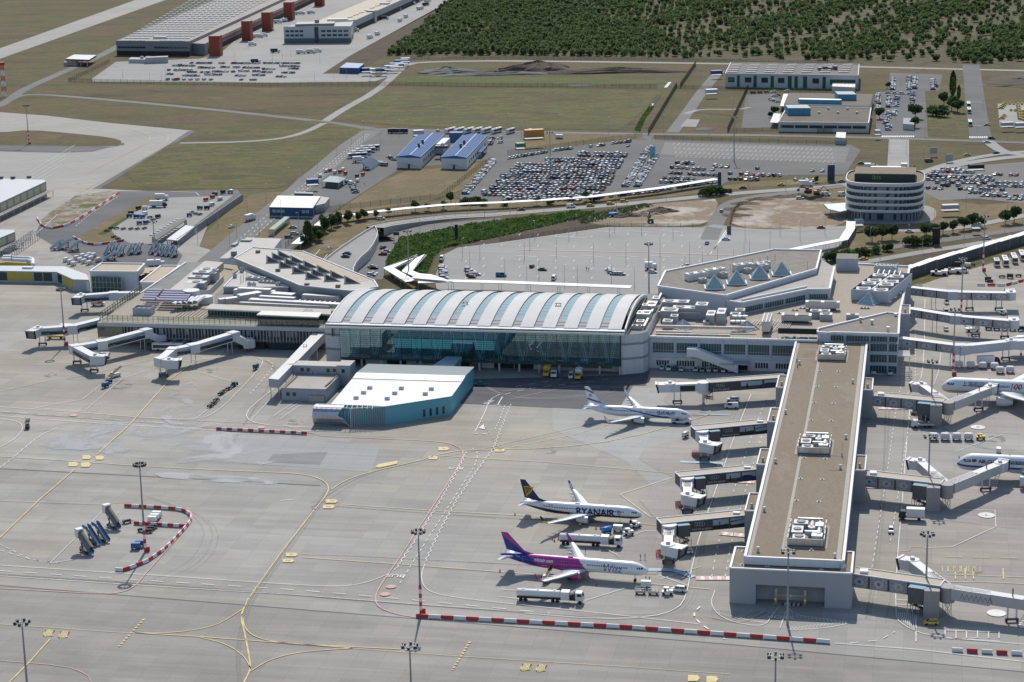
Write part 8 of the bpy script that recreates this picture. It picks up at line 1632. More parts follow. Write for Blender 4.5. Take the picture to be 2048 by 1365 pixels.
for i,(c,rz) in enumerate(taxis):
 o=bpy.data.objects.new('taxi',car_mesh('saloon','yellow'));COL.objects.link(o);c.z=GZ;o.location=c;o.rotation_euler=(0,0,rz);tag(o,'yellow taxi waiting at the taxi rank, %s counting from its far left corner'%nth(i+1),'taxi','taxis at the taxi rank')
lots.sort(key=lambda t:t[0].y)
from collections import defaultdict
grp=defaultdict(list)
for t in lots[:262]:grp[t[4]].append(t)
for desc,ts in grp.items():
 ts.sort(key=lambda t:t[0].x)
 for i,(c,rz,kd,cl,_) in enumerate(ts):
  o=bpy.data.objects.new('parked_car',car_mesh(kd,cl));COL.objects.link(o);c.z=GZ;o.location=c;o.rotation_euler=(0,0,rz);tag(o,'%s %s, %s from the left in the %s'%(cl,kd.replace('suv','off-road car'),nth(i+1) if i<50 else 'far',desc.replace('row of the long stay car park','long stay row').replace('of the long stay car park','long stay file').replace('right of the pylon in the long stay lot','beside the long stay pylon').replace('near the worn bays left of the hotel','left of the hotel').replace('file of the middle block long stay file','middle block file')),'car','cars in the '+desc.split(' row ')[-1].replace('of the ','')[:40])
far=MB();cols=sorted(set(pal));fm=[paint(c) for c in cols]+[cglass,tyre]
for c,rz,kd,cl,_ in lots[262:]:
 B,Gm,Wm,Lm=car_parts(kd);mt=Matrix.Translation((c.x,c.y,GZ))@Matrix.Rotation(rz,4,'Z')
 for src,mi in ((B,cols.index(cl)),(Gm,len(cols)))+tuple((q,len(cols)+1) for q in Wm):n0=len(far.m);far.join(src,mt);far.m[n0:]=[mi]*(len(far.m)-n0)
o=far.obj('parked_cars',fm);o['kind']='stuff';tag(o,'distant parked cars filling the far rows of the car parks','parked cars')
# ---------------------------------------------------------------- apron equipment
dgrey=M('chassis_dark',(.045,.045,.05),.7,var=.1);eqw=M('equipment_white',(.70,.70,.70),.4,var=.06);eqb=M('equipment_blue',(.03,.12,.30),.5,var=.08);eqg=M('equipment_green',(.02,.13,.11),.5,var=.1);eqr=M('equipment_red',(.45,.04,.03),.5,var=.08);eqy=M('equipment_yellow',(.60,.42,.03),.5,var=.08);azure=M('tank_azure',(.03,.25,.60),.4,var=.05);silv=M('tank_silver',(.55,.56,.57),.35,.4,var=.06);wrap=M('pallet_wrap',(.62,.59,.58),.45,var=.12,scale=2)
def wheels(T,xs,hw,r,w=.3):
 for x in xs:
  for s in (-1,1):m=MB();m.wheel((x,s*hw,r),r,w,(0,1,0),0,12);m.obj('wheel',tyre,T,world=0)
def veh(name,label,cat,px,rz,group=None,z=GZ):g=G(*px);g.z=z;return thing(name,label,cat,g,R(rz),group)
def P_(T,name,mat,f,label=None):m=MB();f(m);o=m.obj(name,mat,T,world=0);return o
def fuel_truck(label,px,rz):
 T=veh('fuel_truck',label,'fuel truck',px,rz)
 P_(T,'tank',[eqw,dgrey],lambda m:(m.rings([[(x,1.25*k*cos(a),2.25+1.05*k*sin(a)) for a in np.linspace(0,2*pi,17)[:-1]] for x,k in ((-10,.92),(-9.9,1),(2.2,1),(2.35,.92))],0,True,True),[m.tube((x,0,3.25),(x,0,3.42),.3,n=10,m=0) for x in (-8.2,-4,.8)]))
 P_(T,'chassis',dgrey,lambda m:(m.box((-4,0,.7),(12,1.2,.5)),m.box((5.2,0,.6),(7,1,.5))))
 P_(T,'pump_cabinet',eqw,lambda m:m.box((3.9,0,.9),(2.4,2.4,2.4)))
 P_(T,'hose_reel',dgrey,lambda m:(m.tube((5.7,-.9,1.9),(5.7,.9,1.9),.6,n=12),m.box((6.2,0,1),(.6,2,1.8))))
 c=P_(T,'cab',eqw,lambda m:m.rings([[(x,-1.2,.8),(x,1.2,.8),(x,1.15,z),(x,-1.15,z)] for x,z in ((6.9,3.2),(8.6,3.2),(9.1,2.0),(9.15,.9))],0,True,False))
 P_(c,'windscreen',cglass,lambda m:(m.add([(8.72,-1.05,2.95),(9.08,-1.05,2.1),(9.08,1.05,2.1),(8.72,1.05,2.95)],[(0,1,2,3)]),[m.add([(7.3,s*1.19,2.1),(8.7,s*1.19,2.1),(8.5,s*1.165,2.9),(7.3,s*1.165,2.9)],[(0,1,2,3) if s<0 else (3,2,1,0)]) for s in (-1,1)]))
 wheels(T,(-8.8,-7.5,.4,1.7,8.1),1.05,.5);return T
hd_=lambda a,b:math.degrees(heading(G(*a),G(*b)))
fuel_truck('white articulated fuel truck in front of the pink jet, nearest the viewer',(1104,1204),hd_((1037,1200),(1168,1207)));fuel_truck('white articulated fuel truck parked between the navy and the pink jets',(1185,1092),hd_((1128,1088),(1236,1094)))
def tug(label,px,rz,body=eqw,roof=True,cat='baggage tractor'):
 T=veh('tow_tractor',label,cat,px,rz);P_(T,'body',[body,dgrey],lambda m:(m.box((0,0,.35),(3.2,1.5,.65)),m.box((1,0,1),(1.2,1.4,.3)),m.box((-.6,0,1.0),(.5,1.2,.5),0,1)))
 if roof:P_(T,'cab_roof',body,lambda m:m.box((-.3,0,2.0),(1.5,1.4,.12)));P_(T,'cab_post',dgrey,lambda m:[m.bar((x,y,1),(x,y,2),.09) for x in (-.9,.35) for y in (-.6,.6)])
 wheels(T,(-1.05,1.05),.7,.36,.25);return T
def cart(label,px,rz,kind='open',body=dgrey,group=None):
 T=veh('baggage_cart',label,'cart',px,rz,group);P_(T,'deck',[dgrey],lambda m:(m.box((0,0,.45),(3,1.5,.12)),m.bar((1.5,0,.5),(2.4,0,.4),.08)))
 if kind=='cage':P_(T,'cage',steel,lambda m:[m.bar((x,y,.5),(x,y,1.9),.06) for x in (-1.5,-.5,.5,1.5) for y in (-.75,.75)]+[m.bar((-1.5,y,z),(1.5,y,z),.06) for y in (-.75,.75) for z in (1.2,1.9)])
 elif kind=='box':P_(T,'box',[body],lambda m:(m.box((0,0,.57),(2.8,1.5,1.4))))
 elif kind=='pallet':P_(T,'wrapped_load',wrap,lambda m:m.rings([[(x*k,y*k2,z) for x,y in ((-1.55,-1.2),(1.55,-1.2),(1.55,1.2),(-1.55,1.2))] for k,k2,z in ((1,1,.57),(1.02,1.02,1.6),(.85,.85,2.3),(.6,.55,2.5))],0,True,False))
 elif kind=='tank':P_(T,'tank',body,lambda m:m.rings([[(x,.8*k*cos(a),1.35+.8*k*sin(a)) for a in np.linspace(0,2*pi,13)[:-1]] for x,k in ((-1.6,.85),(-1.5,1),(1.5,1),(1.6,.85))],0,True,True))
 elif kind=='bags':P_(T,'low_sides',dgrey,lambda m:[m.box((x,y,.57),(1.2,.6,.35+.2*((k*7)%3)/2)) for k,(x,y) in enumerate(((-.8,-.35),(.7,.3),(0,-.3),(-.7,.35)))])
 wheels(T,(-1,1),.6,.28,.2);return T
def stairs(label,px,rz,cover=None,blue=True,h=4.2,group=None):
 T=veh('passenger_stairs',label,'passenger stairs',px,rz,group);rail=M('stair_pale_blue',(.42,.50,.55),.5,var=.06) if not blue else M('stair_blue',(.05,.14,.28),.5,var=.06)
 P_(T,'chassis',dgrey,lambda m:(m.box((0,0,.4),(5,1.6,.4)),m.bar((2,0,.8),(2,0,h-.2),.3),m.bar((.5,-.6,.8),(2.4,-.6,h*.9),.12),m.bar((.5,.6,.8),(2.4,.6,h*.9),.12)))
 P_(T,'flight',[rail,steel],lambda m:(m.bar((-3.6,0,.3),(2.2,0,h),1.5,.25,1),[m.bar((-3.6,s*.75,.8),(2.2,s*.75,h+.6),.12,1.0,0) for s in (-1,1)]))
 P_(T,'platform',[rail,steel],lambda m:(m.box((3.1,0,h-.15),(2.0,1.8,.25),0,1),[m.box((3.1,s*.9,h+.1),(2,.1,1.0)) for s in (-1,1)]))
 if cover:
  def cv(m):m.rings([[(x,1.0*cos(a),z+1.35+.95*sin(a)) for a in np.linspace(-.2,pi+.2,10)] for x,z in ((-3.7,.4),(2.2,h))],0,False,True,False)
  c=P_(T,'canopy',M('canopy_bronze',(.16,.135,.11),.4,var=.15,stripe=[((1,0,0),.6,.15,1.8)]),cv);P_(c,'canopy_head',eqw,lambda m:m.box((3.1,0,h+.1),(1.8,2.2,2.6)))
 wheels(T,(-1.6,1.8),.8,.36,.25);return T
def bus(label,px,rz,L=13,lib=eqw,glassy=True,group=None,cat='bus'):
 key=('bus',L,lib.name)
 if key in CACHE:g=G(*px);g.z=GZ;return dup(CACHE[key],g,R(rz),label,group)
 T=veh('bus',label,cat,px,rz,group);P_(T,'body',lib,lambda m:m.rings([[(x,-1.3*k,.4),(x,1.3*k,.4),(x,1.3*k,2.8),(x,1.15*k,3.1),(x,-1.15*k,3.1),(x,-1.3*k,2.8)] for x,k in ((-L/2,.97),(-L/2+.2,1),(L/2-.2,1),(L/2,.95))],0,True,False))
 P_(T,'side_glazing',cglass,lambda m:[m.add([(-L/2+.5,s*1.32,1.3),(L/2-.5,s*1.32,1.3),(L/2-.5,s*1.32,2.6),(-L/2+.5,s*1.32,2.6)],[(0,1,2,3) if s<0 else (3,2,1,0)]) for s in (-1,1)]);P_(T,'windscreen',cglass,lambda m:m.add([(L/2+.03,-1.15,1.1),(L/2+.03,1.15,1.1),(L/2+.02,1.1,2.75),(L/2+.02,-1.1,2.75)],[(0,1,2,3)]))
 P_(T,'roof_unit',M('roof_unit_grey',(.35,.35,.35),.6),lambda m:(m.box((-L*.2,0,3.1),(2.4,1.5,.22)),m.box((L*.2,0,3.1),(1.2,1.2,.15))));wheels(T,(-L*.3,L*.3),1.15,.48);CACHE[key]=T;return T
def lorry(label,px,rz,L=9,box=eqw,cab=eqw,group=None,flat=False):
 T=veh('lorry',label,'lorry',px,rz,group);P_(T,'cargo_body',box,lambda m:m.box((-1.2,0,1.0),(L-2.4,2.45,.5 if flat else 2.7)));P_(T,'chassis',dgrey,lambda m:m.box((0,0,.55),(L-.4,1.1,.45)))
 c=P_(T,'cab',cab,lambda m:m.rings([[(x,-1.15,.6),(x,1.15,.6),(x,1.1,z),(x,-1.1,z)] for x,z in ((L/2-2.2,2.8),(L/2-.6,2.8),(L/2-.1,1.8),(L/2,.7))],0,True,False));P_(c,'windscreen',cglass,lambda m:m.add([(L/2-.5,-1,2.65),(L/2-.08,-1,1.85),(L/2-.08,1,1.85),(L/2-.5,1,2.65)],[(0,1,2,3)]));wheels(T,(-L*.32,-L*.2,L*.36) if L>8 else (-L*.28,L*.33),1.0,.48);return T
def belt_loader(label,px,rz):
 T=veh('belt_loader',label,'belt loader',px,rz);P_(T,'body',eqw,lambda m:(m.box((0,-.2,.4),(5,1.6,.7)),m.box((-1.2,.6,1.1),(1.4,.8,.9))));P_(T,'belt',[dgrey,eqy],lambda m:(m.bar((-4,0,.9),(4,0,3.2),1.0,.25,0),[m.bar((-4,s*.55,1.05),(4,s*.55,3.35),.1,.2,1) for s in (-1,1)]));wheels(T,(-1.6,1.6),.8,.38);return T
belt_loader('belt loader raised to the rear hold of the pink jet',(1096,1162),68);belt_loader('white belt loader standing alone on the left apron',(231,754),60)
cart('azure tank cart beneath the navy tailed jet',(1213,1068),30,'tank',azure);cart('silver boxy container cart beneath the navy tailed jet',(1236,1064),-15,'box',silv);tug('white tractor with open roof right of the azure tank cart',(1257,1071),20);tug('small white tractor under the nose of the navy tailed jet',(1271,1056),25)
cart('white ground power unit at the nose of the pink jet',(1292,1176),-10,'box',eqw);cart('left one of two wire cage carts near the nose of the pink jet',(1281,1189),-10,'cage');cart('right one of two wire cage carts near the nose of the pink jet',(1307,1190),-10,'cage');tug('white tractor with canopy hitched to the two wire cage carts',(1335,1190),-8)
cart('silver tank cart beside the second left bridge',(1371,876),60,'tank',silv);T=tug('low white pushback tractor under the nose of the blue swept jet',(1362,848),-8,eqw,False,'pushback tractor');T.scale=(2.2,1.6,1.1)
lorry('yellow lorry with dark body under the glazed hall',(1094,752),-100,6,eqy,eqy);lorry('grey flatbed lorry under the glazed hall',(1109,754),-98,6.5,dgrey,eqw,None,True);lorry('yellow cabbed lorry with white box under the glazed hall',(1157,758),-100,6,eqw,eqy)
for i,x in enumerate((1867,1890,1913,1937)):cart('plastic wrapped pallet, %s from the left in the row on the front right stand'%nth(i+1),(x,881),-12,'pallet',None,'wrapped pallets on the front right stand')
tug('white tractor with yellow top at the right end of the pallet row',(1961,880),-8,eqy)
for i,(x,y) in enumerate(((1918,736),(1941,737),(1965,738),(1989,739),(2000,747),(2020,746))):cart('wrapped pallet, %s from the left near the pale grey jet'%nth(i+1),(x,y),-10,'pallet',None,'wrapped pallets near the pale grey jet')
lorry('white catering lorry beneath the nearest lace bridge',(1977,731),5,9,eqw,dgrey);lorry('white bodied high loader on the right stand below the front double armed bridge',(1823,1040),168,8,eqw,dgrey);lorry('small white service truck under the middle lace bridge',(1945,664),0,6,eqw,eqw,None,True);tug('white tractor between the upper lace bridges',(2006,630),0)
for i in range(5):cart('dark blue covered cart, %s from the left in the train under the middle lace bridge'%nth(i+1),(1977+i*16,660+i*.6),-3,'box',M('cover_navy',(.012,.03,.09),.6),'covered cart train')
cart('low dolly loader in the shade of the rear double armed bridge',(1855,856),170,'bags');lorry('scissor lift lorry in the shade of the rear double armed bridge',(1845,856),175,8,steel,eqw,None,True);cart('white lidded trolley behind the blue striped jet',(1997,908),80,'box',eqw)
T=tug('dark tug pulling a wire cage on the far left apron',(55,858),-80,dgrey);cart('wire cage cart behind the dark tug on the far left apron',(56,843),-80,'cage')
cart('blue tank cart with tractor on the left apron',(211,776),60,'tank',eqb);tug('dark tractor beside the blue tank cart on the left apron',(217,768),60,dgrey);tug('teal tractor at the head of the empty cart train',(469,773),62,eqg);
for i,(x,y) in enumerate(((458,780),(447,786),(442,790),(433,803),(428,809),(421,815))):cart('empty dark baggage cart, %s behind the teal tractor'%nth(i+1),(x,y),62,'bags',None,'empty cart train on the left apron')
cart('green tank cart near the raised grey corridor',(512,739),70,'tank',eqg)
stairs('covered bronze passenger stairs, front one of two inside the barrier pen',(172,1106),132,True);stairs('covered bronze passenger stairs, rear one of two inside the barrier pen',(226,1056),132,True);stairs('open blue passenger stairs, left one of two in the pen',(186,1088),132,None);stairs('open blue passenger stairs, right one of two in the pen',(204,1082),132,None)
for i,(x,y) in enumerate(((314,1036),(310,1041),(305,1046))):cart('white box trolley, %s from the back in the barrier pen'%nth(i+1),(x,y),-10,'box',eqw,'white trolleys in the pen')
for i,(x,y) in enumerate(((306,1057),(300,1061),(296,1066),(285,1064))):cart('flat dark dolly, %s from the right stacked in the barrier pen'%nth(i+1),(x,y),-14,'bags',None,'flat dollies in the pen')
cart('left one of two blue bins at the floodlight mast in the pen',(272,1099),0,'box',eqb);cart('right one of two blue bins at the floodlight mast in the pen',(281,1094),0,'box',eqb);cart('small grey pump trolley behind the covered stairs',(254,1047),20,'bags')
for gi,(L_,desc) in enumerate((([(114,500),(130,499),(149,503)],'group below the weedy island'),([(217,510),(230,509),(243,512),(263,509),(277,508)],'middle yard group'),([(306,508),(318,510),(329,511),(338,512),(349,514)],'right yard group'))):
 for i,px in enumerate(L_):stairs('pale blue passenger stairs, %s from the left in the %s'%(nth(i+1),desc),px,70 if gi else 40,None,False,4,'stairs on the yard asphalt')
stairs('low pale passenger stairs lying in front of the middle stair group',(222,521),20,None,False,3)
for i,(x,y) in enumerate(((132,524),(140,528),(147,532),(153,520),(160,524),(168,527),(165,516),(173,519),(182,521),(178,514),(187,515),(197,524),(178,530))):cart('boxed cargo container, %s counting from the left beside the glazed hall'%nth(i+1),(x,y),60,'box',wrap if i%2 else eqw,'cargo containers beside the glazed hall')
lorry('white high box truck behind the glazed hall mast',(313,535),5,9,eqw,eqw);lorry('large white box truck in the equipment yard',(317,415),-5,10,eqw,dgrey);lorry('white box truck behind the large one in the yard',(324,401),-5,8,eqw,eqw);lorry('white airside truck driving on the service road',(501,442),60,8,eqw,eqw)
yd=[(290,420,eqw,'box'),(277,420,dgrey,'box'),(262,430,dgrey,'tank'),(259,436,eqb,'tank'),(273,437,eqb,'tank'),(285,437,azure,'tank'),(279,450,eqb,'box'),(292,449,eqb,'tank'),(300,437,eqg,'bags'),(306,442,dgrey,'bags'),(316,437,dgrey,'box'),(290,431,eqw,'box'),(223,458,eqy,'bags'),(233,459,eqy,'bags'),(247,460,eqy,'bags'),(262,460,eqy,'bags'),(275,460,eqy,'bags'),(289,459,dgrey,'bags'),(214,464,dgrey,'bags'),(228,476,dgrey,'bags'),(236,480,dgrey,'bags'),(430,392,eqg,'tank'),(446,388,dgrey,'tank'),(461,387,silv,'tank'),(425,398,eqr,'tank'),(440,402,eqw,'tank'),(412,403,eqr,'box'),(400,420,eqg,'tank'),(414,420,dgrey,'tank'),(384,427,dgrey,'bags'),(392,430,eqr,'bags'),(400,431,eqr,'bags'),(379,434,eqb,'box'),(424,413,silv,'box')]
for i,(x,y,c,k) in enumerate(sorted(yd)):cart('%s %s in the equipment yard, %s counting from its left side'%({'equipment_blue':'blue','equipment_green':'green','equipment_red':'red','equipment_yellow':'yellow','tank_azure':'azure','tank_silver':'silver','equipment_white':'white'}.get(c.name,'dark'),{'box':'box trolley','tank':'tank trailer','bags':'flat trolley'}[k],nth(i+1)),(x,y),aU+(60 if i%3 else 10),k,c,'trolleys in the equipment yard')
T=car_full('van','white',(197,612),-5,'white and red ambulance beside the rear left jet bridge','ambulance');P_(T,'red_stripe',eqr,lambda m:[m.add([(-2.5,s*.99,.75),(2.3,s*.99,.75),(2.3,s*.99,1.15),(-2.5,s*.99,1.15)],[(0,1,2,3) if s<0 else (3,2,1,0)]) for s in (-1,1)]);T.scale=(1.2,1.15,1.35)
lorry('yellow flatbed lorry under the second left jet bridge',(113,678),175,8,eqy,eqy,None,True);bus('white apron bus parked behind the bent left bridge',(336,702),-8,13);lorry('white van truck behind the yellow flatbed',(127,666),175,7,eqw,eqw)
for i,x in enumerate((901,919,938,955,973,993)):bus('white bus, %s from the left in the line behind the blue roofed halls'%nth(i+1),(x,266),60,12,eqw,True,'buses behind the blue halls')
bus('long black glazed apron bus arriving on the perimeter road',(796,267),-4,14,M('bus_dark',(.04,.05,.06),.3,var=.05));bus('white bus at the right end behind the orange container',(1021,267),60,9);bus('short white bus beside the orange container',(1056,269),60,8)
for i,(x,y) in enumerate(((715,316),(723,311),(731,306),(740,301))):bus('white apron bus, %s from the front in the file beside the service road'%nth(i+1),(x,y),20,13,eqw,True,'apron buses by the service road')
lorry('white tow truck in front of the apron bus file',(718,325),10,8,eqw,eqw)
for i in range(5):stairs('white stair truck, %s from the left in the row near the filling shed'%nth(i+1),(733+i*4,341-i*2.6),150,None,False,4,'stair trucks near the filling shed')
for i,(x,y,c) in enumerate(((652,346,eqw),(660,344,eqr),(670,348,eqw),(680,347,eqr),(686,343,eqw),(691,350,eqr),(640,356,eqw),(714,356,dgrey),(726,352,eqr),(693,368,azure),(701,369,eqw),(715,365,eqw))):cart('%s trolley, %s from the left around the filling shed'%({'equipment_white':'white','equipment_red':'red','tank_azure':'azure'}.get(c.name,'dark'),nth(i+1)),(x,y),70,'tank' if i%3==0 else 'box',c,'trolleys around the filling shed')
for i,(x,y) in enumerate(((1993,532),(2010,529),(2028,524),(2044,518))):bus('white coach at the right fence, %s from the left'%nth(i+1),(x,y),-98,7 if i==0 else 12,eqw,True,'coaches at the right fence')
for i,(x,y) in enumerate(((1878,551),(1905,547))):T=tug('long white aircraft tractor at the right fence, %s one'%('left','right')[i],(x,y),-15,eqw,False,'aircraft tractor');T.scale=(2.4,1.7,1.7)
for i,(x,y,c) in enumerate(((1935,535,eqw),(1945,532,eqw),(1915,533,dgrey),(1980,565,eqw),(1976,563,dgrey),(2004,556,dgrey),(2020,557,dgrey),(2037,554,eqb),(1838,640-60,eqg))):cart('%s trolley at the right fence area, %s in reading order'%({'equipment_white':'white','equipment_blue':'blue','equipment_green':'green'}.get(c.name,'dark'),nth(i+1)),(x,y),-20,'box' if i%2==0 else 'bags',c,'trolleys at the right fence')
for i,(x,y) in enumerate(((1937,214),(1938,226),(1940,251))):bus('white roofed city bus on the bus road, %s from the far end'%nth(i+1),(x,y),-100,12,eqw,True,'buses on the bus road')
lorry('large white motorhome on the approach road left of the hotel',(1612,374),5,8,eqw,eqw);lorry('white box van in the front car park behind the hall',(1302,540),-5,6,eqw,eqw)
cl=[(515,76,12,eqw,0),(540,62,9,eqw,0),(527,74,9,eqw,0),(556,47,9,eqw,0),(570,44,9,eqw,70),(598,30,14,eqw,10),(622,28,9,eqw,10),(602,108,9,eqw,-12),(622,107,9,MATS['pale_box'],-12),(634,105,9,eqw,-12),(551,106,9,dgrey,-8),(512,127,9,dgrey,0),(710,64,9,eqy,10),(765,40,14,dgrey,0),(800,44,8,eqw,70),(812,36,8,eqw,70),(740,78,8,eqw,60),(755,71,7,eqw,60),(840,20,12,eqw,60),(790,22,14,eqy,5),(818,10,16,eqw,0),(852,12,12,dgrey,60),(855,5,12,eqw,60),(505,92,8,eqw,10),(492,80,8,eqw,10)]
for i,(x,y,L_,c,rz) in enumerate(sorted(cl,key=lambda t:t[0])):lorry('%s lorry in the cargo yard, %s counting from the left'%({'equipment_white':'white','equipment_yellow':'yellow','pale_box':'beige'}.get(c.name,'dark'),nth(i+1)),(x,y),rz,L_,c,eqw,'lorries in the cargo yard')
def digger(label,px,rz,c):
 T=veh('excavator',label,'excavator',px,rz);P_(T,'tracks',dgrey,lambda m:[m.box((0,s*1.1,0),(3.6,.6,.9)) for s in (-1,1)]);P_(T,'body',c,lambda m:m.box((-.4,0,1),(3,2.4,1.3)));P_(T,'cab',cglass,lambda m:m.box((.6,.6,1.3),(1.4,1,1.7)));P_(T,'boom',c,lambda m:(m.bar((1,-.4,1.8),(3.6,-.4,4.8),.4,.5),m.bar((3.6,-.4,4.8),(6,-.4,2.4),.35,.4)));P_(T,'bucket',dgrey,lambda m:m.box((6,-.4,1.2),(1,1.2,1.3)));return T
digger('orange excavator behind the green site fence left of the hotel',(1616,386),200,M('digger_orange',(.50,.17,.03),.6));digger('second orange excavator with arm stretched right, left of the hotel',(1634,390),0,MATS['digger_orange']);digger('dark drill excavator at the edge of the front car park',(1301,446),100,M('digger_dark',(.08,.07,.07),.6))
cart('left blue portable cabin box on the site by the slope',(1223,434),0,'box',azure);cart('right blue portable cabin box on the site by the slope',(1230,433),0,'box',azure)
# ================================================================ VEGETATION
def leafm(name,c1,c2,c3):
 m=bpy.data.materials.new(name);n,l,b=nodes(m);b.inputs['Roughness'].default_value=.8;b.inputs['Specular IOR Level'].default_value=.15
 g=n.new('ShaderNodeNewGeometry');cr=n.new('ShaderNodeValToRGB');e=cr.color_ramp.elements;e[0].color=c1+(1,);e[1].color=c3+(1,);e[1].position=1;x=e.new(.5);x.color=c2+(1,)
 no=n.new('ShaderNodeTexNoise');no.inputs['Scale'].default_value=.16;no.inputs['Detail'].default_value=3;l.new(g.outputs['Position'],no.inputs[0]);a=n.new('ShaderNodeMath');a.operation='MULTIPLY_ADD';a.inputs[1].default_value=.4;l.new(g.outputs['Random Per Island'],a.inputs[0]);s=n.new('ShaderNodeMath');s.operation='MULTIPLY_ADD';s.inputs[1].default_value=1.5;s.inputs[2].default_value=-.45;l.new(no.outputs[0],s.inputs[0]);l.new(s.outputs[0],a.inputs[2]);l.new(a.outputs[0],cr.inputs[0]);l.new(cr.outputs[0],b.inputs['Base Color']);t=n.new('ShaderNodeBsdfTranslucent');l.new(cr.outputs[0],t.inputs[0]);mx=n.new('ShaderNodeMixShader');mx.inputs[0].default_value=.45;l.new(b.outputs[0],mx.inputs[1]);l.new(t.outputs[0],mx.inputs[2]);l.new(mx.outputs[0],n['Material Output'].inputs[0]);return m
lo_=leafm('orchard_leaf',(.078,.115,.046),(.120,.165,.066),(.175,.215,.095));ld_=leafm('dark_leaf',(.042,.076,.030),(.064,.106,.041),(.094,.138,.054));lg_=leafm('fresh_leaf',(.06,.12,.03),(.085,.155,.04),(.12,.19,.055));lol=leafm('olive_leaf',(.05,.07,.02),(.07,.085,.025),(.10,.105,.035));bark=M('bark',(.09,.07,.05),.9,var=.2)
def leaves(n_,rx,ry,rz_,cz,size,seed,shape='ball',lobes=6):
 """leaf faces scattered through a lobed crown; returns (verts, quads)"""
 r=np.random.default_rng(seed);L=r.normal(size=(lobes,3));L/=np.linalg.norm(L,axis=1)[:,None];L*=.52;k=r.integers(0,lobes,n_);d=r.normal(size=(n_,3));d/=np.linalg.norm(d,axis=1)[:,None];p=L[k]+d*(.34+.2*r.random(n_))[:,None]
 if shape=='column':p[:,2]=r.random(n_)*2-1;w=np.clip(1.1-np.abs(p[:,2])**2.5,.12,1);p[:,:2]=d[:,:2]/np.maximum(np.linalg.norm(d[:,:2],axis=1),.1)[:,None]*(w*(.7+.35*r.random(n_)))[:,None]
 if shape=='cone':t=r.random(n_)**.7;p[:,2]=1-2*t;p[:,:2]=d[:,:2]/np.maximum(np.linalg.norm(d[:,:2],axis=1),.1)[:,None]*((t*.9+.1)*(.7+.4*r.random(n_)))[:,None]
 if shape=='dome':p[:,2]=np.abs(p[:,2])*1.1-.35
 c=p*np.array([rx,ry,rz_])+np.array([0,0,cz]);u=r.normal(size=(n_,3));u/=np.linalg.norm(u,axis=1)[:,None];v=np.cross(u,d);v/=np.maximum(np.linalg.norm(v,axis=1),.05)[:,None];s=size*(.6+.8*r.random(n_))[:,None];u*=s;v*=s*.8
 V_=np.stack([c-u-v,c+u-v*.6,c+u*.8+v,c-u*.7+v],1).reshape(-1,3);return V_
def leafmesh(name,V_,mat,trunk=None):
 me=bpy.data.meshes.new(name);n_=len(V_)//4;me.vertices.add(len(V_));me.vertices.foreach_set('co',V_.astype(np.float32).ravel());me.loops.add(len(V_));me.loops.foreach_set('vertex_index',np.arange(len(V_),dtype=np.int32));me.polygons.add(n_);me.polygons.foreach_set('loop_start',np.arange(0,len(V_),4,dtype=np.int32));me.polygons.foreach_set('loop_total',np.full(n_,4,dtype=np.int32));me.materials.append(mat);me.update(calc_edges=True);return me
def trunkmesh(h,r0,top,n_=4):
 m=MB();m.tube((0,0,0),(0,0,h),r0,r0*.55,7)
 for k in range(n_):a=k*6.28/n_;m.tube((0,0,h*.8),(cos(a)*top*.5,sin(a)*top*.5,h*1.5),r0*.5,r0*.15,5)
 return m.mesh('trunk',bark)
KIND={'tree':[(leafmesh('crown',leaves(620,3.4,3.4,3.0,4.9,.42,s),ld_),trunkmesh(3,.22,3)) for s in (1,2,3)],'green':[(leafmesh('crown',leaves(560,3.0,3.0,2.4,4.2,.38,s),lg_),trunkmesh(2.6,.18,3)) for s in (4,5)],'conifer':[(leafmesh('crown',leaves(700,2.9,2.9,4.6,5.4,.42,s),ld_),trunkmesh(2.5,.22,1)) for s in (6,7)],'poplar':[(leafmesh('crown',leaves(900,2.6,2.6,10,11,.5,8,'column'),ld_),trunkmesh(4,.3,1))],'bush':[(leafmesh('crown',leaves(300,2.4,2.4,2.0,1.4,.34,s,'dome'),c),trunkmesh(.7,.1,1,2)) for s,c in ((9,lg_),(10,ld_),(12,lol))]}
PRO={}
def plant(kind,i,px,sc_,label,cat='tree',group=None):
 g=G(*px);key=(kind,i%len(KIND[kind]));nm={'bush':'shrub','poplar':'poplar_tree'}.get(kind,'tree')
 if key in PRO:return dup(PRO[key],g,random.random()*6.28,label,group,scale=sc_)
 T=thing(nm,label,cat,g,random.random()*6.28,group);T.scale=(sc_,)*3
 for n_,me in zip(('crown','trunk'),KIND[kind][key[1]]):o=bpy.data.objects.new(n_,me);COL.objects.link(o);o.parent=T
 PRO[key]=T;return T
rowA=[('conifer',621,487,.95),('conifer',609,494,.6),('tree',634,479,.85),('conifer',650,464,.8),('tree',663,458,.8),('conifer',676,452,.7),('green',640,484,.7),('tree',695,448,.75),('green',717,444,.6),('tree',728,441,.6),('green',752,437,.5),('green',778,432,.55),('tree',831,423,.6),('green',856,422,.5),('green',887,419,.55),('tree',902,408,.65),('bush',930,410,1.1),('bush',950,409,1.3),('bush',968,411,1),('green',1074,411,.6),('bush',1100,409,.8),('green',1143,407,.5),('green',1172,403,.65),('bush',1188,403,1),('bush',1010,412,.9)]
for i,(k,x,y,s) in enumerate(rowA):plant(k,i,(x,y),s*1.35,'%s along the long white walkway, %s from its left end'%({'conifer':'tall dark tree','tree':'dark round tree','green':'fresh green tree','bush':'low shrub'}[k],nth(i+1)),'shrub' if k=='bush' else 'tree')
